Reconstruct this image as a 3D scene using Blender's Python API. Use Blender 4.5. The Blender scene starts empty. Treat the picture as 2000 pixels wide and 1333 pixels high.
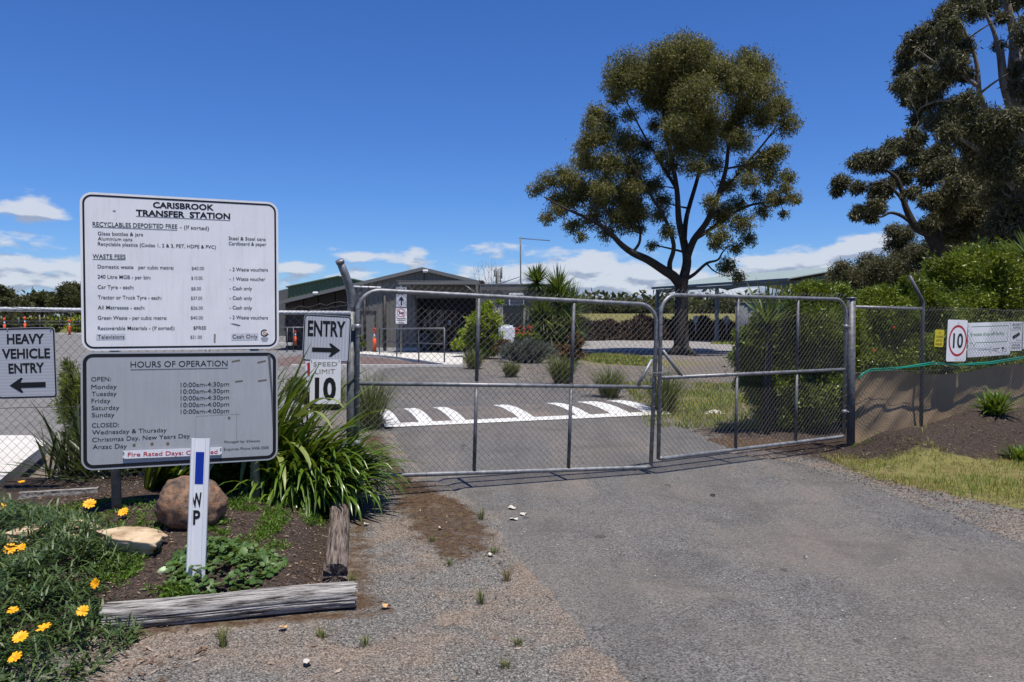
import bpy, bmesh, math, random
import numpy as np
from mathutils import Vector, Matrix
S = bpy.context.scene
C = bpy.context.collection
R = math.radians
random.seed(7)
RNG = np.random.default_rng(11)
# ------------------------------------------------------------------ camera, world, sun
F = 1533.0; EYE = 1.75; PITCH = math.atan(44.5 / F)
cd = bpy.data.cameras.new('camera'); cam = bpy.data.objects.new('camera', cd); C.objects.link(cam)
cam.location = (0, 0, EYE); cam.rotation_euler = (R(90) - PITCH, 0, 0)
cd.sensor_width = 36; cd.lens = F / 2000 * 36; cd.clip_end = 4000; cd.clip_start = 0.05
S.camera = cam
S.render.resolution_x = 1024; S.render.resolution_y = 682
S.view_settings.view_transform = 'Standard'; S.view_settings.look = 'None'
S.view_settings.gamma = 1; S.view_settings.use_curve_mapping = False
S.view_settings.exposure = 0.35
SUN = Vector((0.126, -0.245, 0.961)).normalized()
sd = bpy.data.lights.new('sun', 'SUN'); sd.energy = 4.8; sd.angle = R(0.53); sd.color = (1, 0.94, 0.85)
so = bpy.data.objects.new('sun', sd); C.objects.link(so); so.location = (0, 0, 30)
so.rotation_euler = SUN.to_track_quat('Z', 'Y').to_euler()
W = bpy.data.worlds.new('World'); S.world = W; W.use_nodes = True


def build_world():
    nt = W.node_tree; N = nt.nodes; L = nt.links; N.clear()
    out = N.new('ShaderNodeOutputWorld'); bg = N.new('ShaderNodeBackground'); bg.inputs[1].default_value = 0.1
    L.new(bg.outputs[0], out.inputs[0])
    sky = N.new('ShaderNodeTexSky'); sky.sky_type = 'NISHITA'; sky.sun_disc = False
    sky.sun_elevation = math.asin(SUN.z); sky.sun_rotation = math.atan2(SUN.x, SUN.y)
    sky.altitude = 0; sky.air_density = 1.0; sky.dust_density = 0.0; sky.ozone_density = 4.0
    hs = N.new('ShaderNodeHueSaturation'); hs.inputs['Saturation'].default_value = 1.12; hs.inputs['Value'].default_value = 1.0
    L.new(sky.outputs[0], hs.inputs['Color'])
    tint = N.new('ShaderNodeMix'); tint.data_type = 'RGBA'; tint.blend_type = 'MULTIPLY'; tint.clamp_result = False; tint.inputs[0].default_value = 1.0
    tint.inputs[7].default_value = (0.43, 0.62, 0.98, 1); L.new(hs.outputs[0], tint.inputs[6])
    tc = N.new('ShaderNodeTexCoord'); sep = N.new('ShaderNodeSeparateXYZ'); L.new(tc.outputs['Generated'], sep.inputs[0])

    def M(op, a, b=None, c=None):
        n = N.new('ShaderNodeMath'); n.operation = op
        for i, v in enumerate((a, b, c)):
            if v is None: continue
            if isinstance(v, (int, float)): n.inputs[i].default_value = v
            else: L.new(v, n.inputs[i])
        return n.outputs[0]
    az = M('ARCTAN2', sep.outputs[0], sep.outputs[1]); el = M('ARCSINE', sep.outputs[2])

    def cloud(dv):
        elv = M('ADD', el, dv)
        cmb = N.new('ShaderNodeCombineXYZ'); L.new(M('MULTIPLY', az, 21.0), cmb.inputs[0])
        L.new(M('MULTIPLY', M('POWER', M('MAXIMUM', elv, 0.0001), 0.75), 40.0), cmb.inputs[1]); cmb.inputs[2].default_value = 4.3
        no = N.new('ShaderNodeTexNoise'); no.inputs['Scale'].default_value = 1.0; no.inputs['Detail'].default_value = 7; no.inputs['Roughness'].default_value = 0.52
        L.new(cmb.outputs[0], no.inputs['Vector'])
        nz = no.outputs[0]
        # low band of cumulus all round the horizon
        band = M('MULTIPLY', M('SMOOTH_MIN', M('MULTIPLY', M('SUBTRACT', 0.082, elv), 4.4), 0.20, 0.08), 1.0)
        tot = M('ADD', M('SUBTRACT', nz, 0.5), band)
        hi = M('MAXIMUM', M('MULTIPLY', M('SUBTRACT', elv, 0.095), 2.2), 0.0)
        tot = M('SUBTRACT', tot, hi)
        for (px, py, rx, ry, w) in [(72, 400, 62, 34, 0.62), (60, 418, 120, 16, 0.35), (60, 520, 150, 48, 0.2), (1120, 528, 120, 34, 0.3), (985, 472, 60, 16, 0.28),
                                    (1570, 515, 130, 34, 0.2), (1690, 478, 60, 24, 0.36), (720, 500, 70, 10, 0.24), (587, 522, 34, 12, 0.26),
                                    (1300, 555, 260, 30, 0.2), (800, 440, 700, 34, -0.3), (350, 440, 200, 80, -0.15)]:
            a0 = math.atan((px - 1000) / F); e0 = (622 - py) / F * math.cos(a0)
            du = M('DIVIDE', M('SUBTRACT', az, a0), rx / F); dv_ = M('DIVIDE', M('SUBTRACT', elv, e0), ry / F)
            r2 = M('ADD', M('MULTIPLY', du, du), M('MULTIPLY', dv_, dv_))
            tot = M('ADD', tot, M('MULTIPLY', M('POWER', 2.718, M('MULTIPLY', r2, -1.0)), w))
        return tot
    d0 = cloud(0.0); d1 = cloud(0.012)
    ma = N.new('ShaderNodeMapRange'); ma.interpolation_type = 'SMOOTHSTEP'; L.new(d0, ma.inputs[0]); ma.inputs[1].default_value = 0.05; ma.inputs[2].default_value = 0.26
    mb = N.new('ShaderNodeMapRange'); L.new(M('SUBTRACT', d0, d1), mb.inputs[0]); mb.inputs[1].default_value = -0.07; mb.inputs[2].default_value = 0.07
    cr = N.new('ShaderNodeMix'); cr.data_type = 'RGBA'; L.new(mb.outputs[0], cr.inputs[0])
    cr.inputs[6].default_value = (2.7, 3.1, 4.1, 1); cr.inputs[7].default_value = (5.3, 5.6, 6.2, 1)
    mx = N.new('ShaderNodeMix'); mx.data_type = 'RGBA'; L.new(M('MULTIPLY', ma.outputs[0], 0.88), mx.inputs[0])
    L.new(tint.outputs[2], mx.inputs[6]); L.new(cr.outputs[2], mx.inputs[7])
    L.new(mx.outputs[2], bg.inputs[0])


build_world()

# ------------------------------------------------------------------ helpers


def ray(px, py):
    dx = (px - 1000) / F; dy = (666.5 - py) / F
    return Vector((dx, math.cos(PITCH) + dy * math.sin(PITCH), -math.sin(PITCH) + dy * math.cos(PITCH)))


def P(px, py, Y):
    d = ray(px, py); t = Y / d.y
    return Vector((d.x * t, Y, EYE + d.z * t))


def G(px, py, h=0.0):
    d = ray(px, py); t = (h - EYE) / d.z
    return Vector((d.x * t, d.y * t, h))


def vnoise(x, y, seed=0):
    x = np.asarray(x, float); y = np.asarray(y, float)
    xi = np.floor(x).astype(np.int64); yi = np.floor(y).astype(np.int64); fx = x - xi; fy = y - yi
    fx = fx * fx * (3 - 2 * fx); fy = fy * fy * (3 - 2 * fy)

    def hsh(a, b):
        n = (a * 374761393 + b * 668265263 + seed * 1442695041) & 0xffffffff
        n = ((n ^ (n >> 13)) * 1274126177) & 0xffffffff
        return ((n ^ (n >> 16)) & 0xffff) / 65535.0
    return (hsh(xi, yi) * (1 - fx) + hsh(xi + 1, yi) * fx) * (1 - fy) + (hsh(xi, yi + 1) * (1 - fx) + hsh(xi + 1, yi + 1) * fx) * fy


def fbm(x, y, seed=0, oct=4):
    s = 0; a = 0.5
    for i in range(oct):
        s = s + a * vnoise(np.asarray(x) * 2 ** i, np.asarray(y) * 2 ** i, seed + i); a *= 0.5
    return s * 1.07


def sdf(x, y, poly):
    """signed distance, positive inside"""
    x = np.asarray(x, float); y = np.asarray(y, float)
    d = np.full(x.shape, 1e9); ins = np.zeros(x.shape, bool)
    n = len(poly)
    for i in range(n):
        ax, ay = poly[i]; bx, by = poly[(i + 1) % n]
        ex, ey = bx - ax, by - ay; L2 = ex * ex + ey * ey + 1e-12
        t = np.clip(((x - ax) * ex + (y - ay) * ey) / L2, 0, 1)
        d = np.minimum(d, np.hypot(x - ax - t * ex, y - ay - t * ey))
        c = ((ay > y) != (by > y)) & (x < (bx - ax) * (y - ay) / ((by - ay) if by != ay else 1e-9) + ax)
        ins ^= c
    return np.where(ins, d, -d)


def ss(t):
    t = np.clip(t, 0, 1); return t * t * (3 - 2 * t)


def g2(l): return [tuple(G(a, b)[:2]) for a, b in l]


BED = [(-2.3, 4.42), (-1.0, 4.72), (-1.22, 5.1), (-1.62, 7.2), (-1.5, 8.0), (-3, 8.4), (-9, 8.4), (-9, 3.0), (-3.2, 3.2), (-2.6, 3.9)]
DRIVE = g2([(600, 721), (690, 762), (745, 822), (790, 880), (832, 930), (905, 966), (972, 1012), (992, 1062), (1085, 1165), (1170, 1260), (1240, 1335)]) + \
    [(0.72, 2.6), (0.9, 0), (1, -6), (16, -6), (16, 5.0)] + \
    g2([(2050, 1075), (2000, 1062), (1850, 1003), (1700, 953), (1560, 905), (1440, 888), (1400, 866), (1300, 822), (1215, 787), (1150, 767), (1060, 748), (960, 734), (890, 721), (760, 719.5)])
VERGE = [(4.0, 9.9), (3.85, 9.4), (3.9, 8.57), (4.3, 7.75), (4.65, 7.1), (6, 6.3), (14, 5.0), (16, 12.1), (9.5, 10.9), (7.2, 9.9), (5.4, 9.5), (4.5, 9.65)]
STRIP = g2([(745, 840), (800, 925), (880, 965), (960, 1005), (972, 1075), (900, 1110), (840, 1080), (800, 1050), (760, 985), (735, 920), (700, 860)])


def hfun(x, y):
    x = np.asarray(x, float); y = np.asarray(y, float)
    h = 0.022 * (fbm(x * 1.3, y * 1.3, 3) - 0.5) + 0.012 * (vnoise(x * 9, y * 9, 5) - 0.5)
    sdr = sdf(x, y, DRIVE)
    h = h * ss(-sdr / 0.5) - 0.012 * ss((sdr + 0.06) / 0.1)
    sb = sdf(x, y, BED)
    bed = ss(sb / 0.25)
    h = h + bed * (0.08 + 0.09 * ss(sb / 0.9) + 0.06 * (fbm(x * 2.2, y * 2.2, 9) - 0.45))
    h = h + bed * 0.09 * np.exp(-((x + 2.5) / 1.2) ** 2 - ((y - 6.2) / 0.7) ** 2)
    # mulch mound along the right fence
    tx, ty = 0.88, 0.475
    a = (x - 6.3) * tx + (y - 10.9) * ty; b = -(x - 6.3) * ty + (y - 10.9) * tx + 0.22
    h = h + (0.27 + 0.10 * fbm(x * 2, y * 2, 4)) * np.exp(-np.maximum(np.abs(a) - 1.65, 0) ** 2 / (0.12 + 1.2 * (a > 0))) * np.exp(-(np.maximum(np.abs(b) - 0.12, 0) / 0.42) ** 2)
    h = h + 0.16 * ss((b + 0.5) / 1.0) * ss((a + 1.2) / 1.5) * (1 - ss((y - 14) / 4)) * ss((x - 3.6) / 1)
    # inside garden, behind gate to the right
    h = h + 0.45 * ss((y - 32) / 25) * ss((-x - 9) / 8)
    h = h + 2.35 * ss((y - 74) / 22) * ss((x + 2) / 6)
    far = ss((y - 140) / 300)
    h = h + far * 2.0 * ss((-x - 5) / 30)
    return h


def H(x, y): return float(hfun(np.array([x]), np.array([y]))[0])


def GH(px, py, off=0.0):
    h = 0.0
    for i in range(12):
        p = G(px, py, h + off); h = 0.5 * h + 0.5 * H(p.x, p.y)
    return Vector((p.x, p.y, H(p.x, p.y)))


def tag(o, label=None, cat=None, group=None, kind=None):
    if label: o['label'] = label
    if cat: o['category'] = cat
    if group: o['group'] = group
    if kind: o['kind'] = kind
    return o


def empty(name, loc, label, cat, group=None, rz=0):
    o = bpy.data.objects.new(name, None); C.objects.link(o); o.location = loc; o.rotation_euler = (0, 0, rz); o.empty_display_size = 0.1
    bpy.context.view_layer.update() if False else None
    o.matrix_basis = Matrix.Translation(loc) @ Matrix.Rotation(rz, 4, 'Z')
    return tag(o, label, cat, group)


def wmat(o):
    return o.matrix_basis if o.parent is None else wmat(o.parent) @ o.matrix_parent_inverse @ o.matrix_basis


def npmesh(name, v, f, mat=None, parent=None, smooth=False, world=True, mi=None):
    """v (n,3) array in world coordinates, f (m,k) int array"""
    v = np.asarray(v, np.float32).reshape(-1, 3); f = np.asarray(f, np.int32)
    me = bpy.data.meshes.new(name)
    if parent is not None and world:
        inv = np.array(wmat(parent).inverted()); v = (v @ inv[:3, :3].T + inv[:3, 3]).astype(np.float32)
    me.vertices.add(len(v)); me.vertices.foreach_set('co', v.ravel())
    k = f.shape[1]; me.loops.add(f.size); me.loops.foreach_set('vertex_index', f.ravel())
    me.polygons.add(len(f)); me.polygons.foreach_set('loop_start', np.arange(0, f.size, k, dtype=np.int32))
    me.polygons.foreach_set('loop_total', np.full(len(f), k, np.int32))
    me.update(calc_edges=True)
    if smooth: me.polygons.foreach_set('use_smooth', np.ones(len(f), bool))
    for m in (mat if isinstance(mat, (list, tuple)) else [mat]):
        if m: me.materials.append(m)
    if mi is not None: me.polygons.foreach_set('material_index', np.asarray(mi, np.int32))
    o = bpy.data.objects.new(name, me); C.objects.link(o)
    if parent is not None: o.parent = parent
    return o


class MB:
    """collects shapes for ONE mesh object; world coordinates"""

    def __init__(s): s.v = []; s.f = []; s.sm = []

    def add(s, vs, fs, sm=False):
        b = len(s.v); s.v += [tuple(v) for v in vs]; s.f += [[i + b for i in f] for f in fs]; s.sm += [sm] * len(fs)

    def box(s, c, d, rz=0, m=None, bev=0):
        hx, hy, hz = d[0] / 2, d[1] / 2, d[2] / 2
        c = Vector(c); M = Matrix.Rotation(rz, 3, 'Z') if m is None else m
        if bev <= 0:
            vs = [c + M @ Vector((a * hx, b * hy, e * hz)) for a in (-1, 1) for b in (-1, 1) for e in (-1, 1)]
            s.add(vs, [(0, 1, 3, 2), (4, 6, 7, 5), (0, 4, 5, 1), (2, 3, 7, 6), (0, 2, 6, 4), (1, 5, 7, 3)]); return
        bm = bmesh.new(); bmesh.ops.create_cube(bm, size=1)
        for v in bm.verts: v.co = Vector((v.co.x * d[0], v.co.y * d[1], v.co.z * d[2]))
        bmesh.ops.bevel(bm, geom=bm.edges[:], offset=bev, segments=2, affect='EDGES')
        bm.verts.index_update(); s.add([c + M @ v.co for v in bm.verts], [[v.index for v in f.verts] for f in bm.faces]); bm.free()

    def tube(s, pts, r, n=8, cap=True, sm=True):
        pts = [Vector(p) for p in pts]
        rs = r if isinstance(r, (list, tuple)) else [r] * len(pts)
        vs = []; fs = []; prev = None
        for i, p in enumerate(pts):
            t = (pts[min(i + 1, len(pts) - 1)] - pts[max(i - 1, 0)])
            if t.length < 1e-9: t = Vector((0, 0, 1))
            t.normalize()
            if prev is None:
                a = t.orthogonal().normalized()
            else:
                a = prev - t * prev.dot(t)
                a = a.normalized() if a.length > 1e-6 else t.orthogonal().normalized()
            prev = a; b = t.cross(a)
            for k in range(n):
                an = 2 * math.pi * k / n; vs.append(p + (a * math.cos(an) + b * math.sin(an)) * rs[i])
        for i in range(len(pts) - 1):
            for k in range(n):
                k2 = (k + 1) % n; fs.append((i * n + k, i * n + k2, (i + 1) * n + k2, (i + 1) * n + k))
        if cap: fs.append(tuple(range(n - 1, -1, -1))); fs.append(tuple((len(pts) - 1) * n + k for k in range(n)))
        s.add(vs, fs, sm)

    def prism(s, poly, origin, ex, ey, depth):
        """poly list of (u,v) in the plane ex,ey, extruded by vector depth"""
        o = Vector(origin); ex = Vector(ex); ey = Vector(ey); dp = Vector(depth); n = len(poly)
        a = [o + ex * u + ey * v for u, v in poly]; b = [q + dp for q in a]
        s.add(a + b, [tuple(range(n)), tuple(range(2 * n - 1, n - 1, -1))] + [(i, i + n, (i + 1) % n + n, (i + 1) % n) for i in range(n)])

    def build(s, name, mat, parent=None, world=True):
        me = bpy.data.meshes.new(name)
        vs = s.v
        if parent is not None and world:
            inv = wmat(parent).inverted(); vs = [inv @ Vector(v) for v in vs]
        me.from_pydata([tuple(v) for v in vs], [], s.f)
        me.polygons.foreach_set('use_smooth', s.sm)
        bm = bmesh.new(); bm.from_mesh(me); bmesh.ops.recalc_face_normals(bm, faces=bm.faces); bm.to_mesh(me); bm.free()
        if mat: me.materials.append(mat)
        o = bpy.data.objects.new(name, me); C.objects.link(o)
        if parent is not None: o.parent = parent
        return o


# ------------------------------------------------------------------ materials
class NT:
    def __init__(s, name):
        s.m = bpy.data.materials.new(name); s.m.use_nodes = True; s.n = s.m.node_tree.nodes; s.l = s.m.node_tree.links
        s.b = s.n['Principled BSDF']; s.tc = s.n.new('ShaderNodeTexCoord'); s.o = s.tc.outputs['Object']

    def set(s, sock, v):
        if isinstance(v, (int, float)): sock.default_value = v
        elif isinstance(v, (tuple, list)): sock.default_value = tuple(v) + ((1,) if len(v) == 3 and len(sock.default_value) == 4 else ())
        else: s.l.new(v, sock)

    def noise(s, sc, det=3, rough=0.55, vec=None, scale=None, dist=0):
        n = s.n.new('ShaderNodeTexNoise'); n.inputs['Scale'].default_value = sc; n.inputs['Detail'].default_value = det; n.inputs['Roughness'].default_value = rough
        n.inputs['Distortion'].default_value = dist
        s.l.new(s.map(scale, vec), n.inputs['Vector']); return n.outputs[0]

    def map(s, scale=None, vec=None):
        v = vec if vec is not None else s.o
        if scale is None: return v
        m = s.n.new('ShaderNodeMapping'); m.inputs['Scale'].default_value = scale; s.l.new(v, m.inputs[0]); return m.outputs[0]

    def vor(s, sc, out='Distance', scale=None, rnd=1):
        n = s.n.new('ShaderNodeTexVoronoi'); n.inputs['Scale'].default_value = sc; n.inputs['Randomness'].default_value = rnd; s.l.new(s.map(scale), n.inputs['Vector']); return n.outputs[out]

    def ramp(s, fac, stops):
        r = s.n.new('ShaderNodeValToRGB'); e = r.color_ramp.elements
        while len(e) < len(stops): e.new(0.5)
        for i, (p, c) in enumerate(stops): e[i].position = p; e[i].color = tuple(c) + (1,) if not isinstance(c, (int, float)) else (c, c, c, 1)
        s.l.new(fac, r.inputs[0]); return r.outputs[0]

    def mix(s, f, a, b, mode='MIX'):
        m = s.n.new('ShaderNodeMix'); m.data_type = 'RGBA'; m.blend_type = mode; s.set(m.inputs[0], f); s.set(m.inputs[6], a); s.set(m.inputs[7], b); return m.outputs[2]

    def math(s, op, a, b=0.0):
        m = s.n.new('ShaderNodeMath'); m.operation = op; s.set(m.inputs[0], a); s.set(m.inputs[1], b); return m.outputs[0]

    def attr(s, name):
        a = s.n.new('ShaderNodeAttribute'); a.attribute_name = name; sp = s.n.new('ShaderNodeSeparateColor'); s.l.new(a.outputs['Color'], sp.inputs[0]); return sp.outputs

    def bump(s, h, st=0.3, d=0.01):
        b = s.n.new('ShaderNodeBump'); b.inputs['Strength'].default_value = st; b.inputs['Distance'].default_value = d
        s.l.new(h, b.inputs['Height']); s.l.new(b.outputs[0], s.b.inputs['Normal'])

    def done(s, col, rough=0.7, metal=0, spec=0.3):
        s.set(s.b.inputs['Base Color'], col); s.set(s.b.inputs['Roughness'], rough); s.set(s.b.inputs['Metallic'], metal); s.b.inputs['Specular IOR Level'].default_value = spec
        return s.m


def plain(name, col, rough=0.6, metal=0, var=0.12, sc=6, spec=0.3, bump=0.0):
    t = NT(name); n = t.noise(sc, 4)
    c = t.mix(n, tuple(x * (1 - var) for x in col), tuple(min(1, x * (1 + var)) for x in col))
    if bump: t.bump(t.noise(sc * 8, 3), bump, 0.004)
    return t.done(c, rough, metal, spec)


def leafmat(name, stops, trans=0.25, rough=0.45, spec=0.35, sc=1.2, nw=0.0):
    t = NT(name); g = t.n.new('ShaderNodeNewGeometry')
    nz = t.noise(sc, 3)
    if nw: nz = t.math('ADD', t.math('MULTIPLY', t.math('SUBTRACT', nz, 0.5), 1 + nw * 3), 0.5)
    f = t.math('ADD', t.math('MULTIPLY', g.outputs['Random Per Island'], 0.6), t.math('MULTIPLY', nz, 0.4))
    col = t.ramp(f, stops)
    t.done(col, rough, 0, spec)
    tr = t.n.new('ShaderNodeBsdfTranslucent'); t.l.new(t.mix(0.5, col, (0.25, 0.3, 0.02), 'MIX'), tr.inputs[0])
    mx = t.n.new('ShaderNodeMixShader'); mx.inputs[0].default_value = trans
    t.l.new(t.b.outputs[0], mx.inputs[1]); t.l.new(tr.outputs[0], mx.inputs[2]); t.l.new(mx.outputs[0], t.n['Material Output'].inputs[0])
    return t.m


M = {}


def mk_mats():
    # galvanised pipe
    t = NT('galvanised'); n = t.noise(14, 4); c = t.ramp(n, [(0.3, (0.14, 0.145, 0.15)), (0.7, (0.28, 0.285, 0.295))]); M['galv'] = t.done(c, t.math('ADD', t.math('MULTIPLY', n, 0.25), 0.38), 0.45, 0.5)
    t = NT('galvanised_dark'); n = t.noise(20, 4); c = t.ramp(n, [(0.3, (0.06, 0.064, 0.07)), (0.7, (0.15, 0.155, 0.165))]); M['galvd'] = t.done(c, 0.55, 0.3, 0.35)
    M['wire'] = plain('fence_wire', (0.17, 0.17, 0.17), 0.55, 0.4, 0.3, 3)
    M['wireold'] = plain('old_fence_wire', (0.08, 0.072, 0.065), 0.6, 0.3, 0.4, 3)
    t = NT('white_sign'); n = t.noise(3, 5, 0.6); c = t.ramp(n, [(0.3, (0.74, 0.74, 0.75)), (0.75, (0.84, 0.835, 0.84))]); d = t.noise(40, 2); gr_ = t.noise(6, 5, 0.7, scale=(5, 5, 0.45)); c = t.mix(t.ramp(gr_, [(0.5, 0.0), (0.78, 0.30)]), c, (0.46, 0.44, 0.40))
    M['sign'] = t.done(t.mix(t.ramp(d, [(0.78, 0.0), (0.84, 0.35)]), c, (0.3, 0.3, 0.3)), 0.42, 0, 0.4)
    t = NT('grey_reflective_sign'); n = t.noise(2.5, 6, 0.65); st = t.noise(5, 3, 0.5, scale=(6, 6, 0.5)); c = t.ramp(t.math('ADD', t.math('MULTIPLY', n, 0.6), t.math('MULTIPLY', st, 0.4)), [(0.3, (0.36, 0.375, 0.39)), (0.7, (0.45, 0.46, 0.475))])
    M['signg'] = t.done(c, 0.38, 0.1, 0.4)
    t = NT('ribbed_reflective_sheeting'); w = t.n.new('ShaderNodeTexWave'); w.inputs['Scale'].default_value = 11; w.inputs['Distortion'].default_value = 0.3; t.l.new(t.o, w.inputs[0])
    c = t.ramp(w.outputs['Fac'], [(0.0, (0.44, 0.45, 0.49)), (1.0, (0.56, 0.57, 0.61))]); t.bump(w.outputs['Fac'], 0.15, 0.002); M['signr'] = t.done(c, 0.36, 0.1, 0.5)  # vertical reflection streaks painted into the sheet colour as light bands
    t = NT('ribbed_reflective_sheeting_h'); w = t.n.new('ShaderNodeTexWave'); w.bands_direction = 'Z'; w.inputs['Scale'].default_value = 11; w.inputs['Distortion'].default_value = 0.3; t.l.new(t.o, w.inputs[0])
    c = t.ramp(w.outputs['Fac'], [(0.0, (0.42, 0.43, 0.47)), (1.0, (0.50, 0.51, 0.55))]); M['signrh'] = t.done(c, 0.38, 0.1, 0.5)
    M['black'] = plain('black_print', (0.012, 0.012, 0.014), 0.4, 0, 0.2, 8)
    M['dgrey'] = plain('faded_print', (0.11, 0.11, 0.12), 0.5, 0, 0.4, 30)
    M['fade'] = plain('very_faded_print', (0.25, 0.22, 0.19), 0.6, 0, 0.3, 60)
    M['red'] = plain('red_print', (0.45, 0.02, 0.03), 0.45); M['green'] = plain('green_print', (0.09, 0.26, 0.07), 0.5)
    M['blue'] = plain('blue_reflector', (0.006, 0.03, 0.30), 0.35, 0, 0.1, 5); M['yellow'] = plain('yellow_sign_paint', (0.62, 0.50, 0.03), 0.5, 0, 0.1, 5)
    M['orange'] = plain('orange_plastic', (0.85, 0.11, 0.03), 0.45, 0, 0.1, 3); M['whitep'] = plain('white_plastic', (0.72, 0.73, 0.75), 0.4, 0, 0.06, 4)
    M['rubber'] = plain('black_rubber', (0.02, 0.02, 0.02), 0.7); M['logo_tan'] = plain('tan_print', (0.55, 0.33, 0.15), 0.5)
    M['tapeold'] = plain('old_tape', (0.16, 0.13, 0.08), 0.7); M['sticker'] = plain('grey_sticker', (0.58, 0.59, 0.62), 0.5, 0, 0.05)
    t = NT('white_road_paint'); n = t.noise(30, 4); M['paint'] = t.done(t.mix(t.ramp(t.noise(2.2, 5, 0.7), [(0.45, 0.0), (0.75, 0.75)]), t.ramp(n, [(0.38, (0.22, 0.22, 0.21)), (0.46, (0.66, 0.66, 0.64)), (1, (0.78, 0.78, 0.75))]), (0.42, 0.40, 0.37)), 0.7)
    # asphalt
    def asphalt(name, lo, hi, dust, damt=0.5, bumps=0.5):
        t = NT(name); v = t.vor(110, 'Color'); sp = t.n.new('ShaderNodeSeparateColor'); t.l.new(v, sp.inputs[0])
        fine = t.noise(70, 4, 0.7); big = t.noise(0.55, 5, 0.6, dist=0.6); mid = t.noise(3.2, 4, 0.6)
        f = t.math('ADD', t.math('MULTIPLY', sp.outputs[0], 0.42), t.math('MULTIPLY', fine, 0.62))
        c = t.ramp(f, [(0.28, tuple(x * 0.35 for x in lo)), (0.44, lo), (0.66, hi), (0.9, tuple(min(1, x * 1.9) for x in hi))])
        c = t.mix(t.math('MULTIPLY', t.ramp(big, [(0.42, 0.0), (0.68, 1.0)]), damt), c, t.mix(fine, tuple(x * 0.75 for x in dust), dust))
        c = t.mix(t.ramp(t.noise(1.4, 5, 0.65, dist=1.2), [(0.33, 0.35), (0.5, 0.0)]), c, tuple(x * 0.6 for x in lo))
        c = t.mix(t.ramp(t.math('ADD', mid, 0.0), [(0.60, 0.0), (0.78, 0.30)]), c, tuple(min(1, x * 1.15) for x in dust))
        st = t.noise(1.0, 5, 0.6, scale=(1.6, 0.16, 1), dist=0.3); c = t.mix(t.ramp(st, [(0.48, 0.0), (0.62, 0.30)]), c, tuple(x * 0.72 for x in lo)); c = t.mix(t.ramp(st, [(0.30, 0.34), (0.42, 0.0)]), c, tuple(min(1, x * 1.05) for x in dust))
        oi = t.noise(2.3, 2, 0.4, scale=(1.5, 1, 1)); c = t.mix(t.ramp(oi, [(0.715, 0.0), (0.735, 0.55)]), c, tuple(x * 0.4 for x in lo))
        ck = t.n.new('ShaderNodeTexVoronoi'); ck.feature = 'DISTANCE_TO_EDGE'; ck.inputs['Scale'].default_value = 0.9; wv = t.n.new('ShaderNodeMix'); wv.data_type = 'RGBA'; wv.inputs[0].default_value = 0.12
        nn = t.n.new('ShaderNodeTexNoise'); nn.inputs['Scale'].default_value = 5; nn.inputs['Detail'].default_value = 6; t.l.new(t.o, nn.inputs['Vector']); t.l.new(t.o, wv.inputs[6]); t.l.new(nn.outputs[1], wv.inputs[7]); t.l.new(wv.outputs[2], ck.inputs['Vector'])
        cm = t.math('MULTIPLY', t.ramp(ck.outputs[0], [(0.0012, 1.0), (0.0035, 0.0)]), t.ramp(t.noise(0.7, 3), [(0.54, 0.0), (0.64, 0.55)])); c = t.mix(cm, c, (0.02, 0.018, 0.016))
        sv = t.vor(9, 'Distance'); c = t.mix(t.ramp(sv, [(0.03, 1.0), (0.055, 0.0)]), c, (0.55, 0.54, 0.5))
        t.bump(t.math('ADD', fine, sp.outputs[0]), bumps, 0.004); return t.done(c, 0.9, 0, 0.2)
    M['asph'] = asphalt('asphalt_driveway', (0.092, 0.088, 0.084), (0.160, 0.155, 0.147), (0.205, 0.170, 0.138), 0.5)
    M['asph2'] = asphalt('asphalt_inner_road', (0.15, 0.145, 0.138), (0.21, 0.203, 0.193), (0.22, 0.205, 0.19), 0.3)
    M['asph3'] = asphalt('speed_hump_asphalt', (0.10, 0.095, 0.09), (0.17, 0.155, 0.145), (0.25, 0.19, 0.15), 0.6)
    M['yard'] = asphalt('gravel_yard', (0.22, 0.21, 0.20), (0.32, 0.31, 0.29), (0.34, 0.29, 0.25), 0.4)
    M['pinkp'] = asphalt('brown_red_paving', (0.12, 0.085, 0.08), (0.17, 0.12, 0.11), (0.2, 0.15, 0.13), 0.4)
    M['conc'] = plain('concrete', (0.52, 0.50, 0.46), 0.85, 0, 0.15, 3, bump=0.2)
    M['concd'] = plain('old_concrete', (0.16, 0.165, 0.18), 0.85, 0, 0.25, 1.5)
    # ground: zones are material identity stored per vertex (soil / red moss / grass / dirt)
    t = NT('ground'); z = t.attr('zone')
    v = t.vor(130, 'Color'); sp = t.n.new('ShaderNodeSeparateColor'); t.l.new(v, sp.inputs[0]); fine = t.noise(110, 4, 0.7)
    f = t.math('ADD', t.math('MULTIPLY', sp.outputs[0], 0.5), t.math('MULTIPLY', fine, 0.55))
    grav = t.ramp(f, [(0.27, (0.03, 0.028, 0.026)), (0.42, (0.095, 0.089, 0.081)), (0.64, (0.17, 0.16, 0.145)), (0.9, (0.42, 0.40, 0.36))])
    dust = t.ramp(f, [(0.3, (0.10, 0.072, 0.052)), (0.5, (0.195, 0.150, 0.112)), (0.8, (0.32, 0.255, 0.20))])
    dm = t.noise(1.5, 6, 0.65, dist=0.7)
    c = t.mix(t.ramp(dm, [(0.45, 0.0), (0.62, 0.8)]), grav, dust)
    soil = t.ramp(t.math('ADD', t.math('MULTIPLY', sp.outputs[0], 0.35), t.math('MULTIPLY', t.noise(25, 6, 0.7), 0.65)), [(0.3, (0.016, 0.012, 0.010)), (0.55, (0.05, 0.037, 0.030)), (0.78, (0.11, 0.082, 0.066)), (0.95, (0.3, 0.26, 0.22))])
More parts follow.
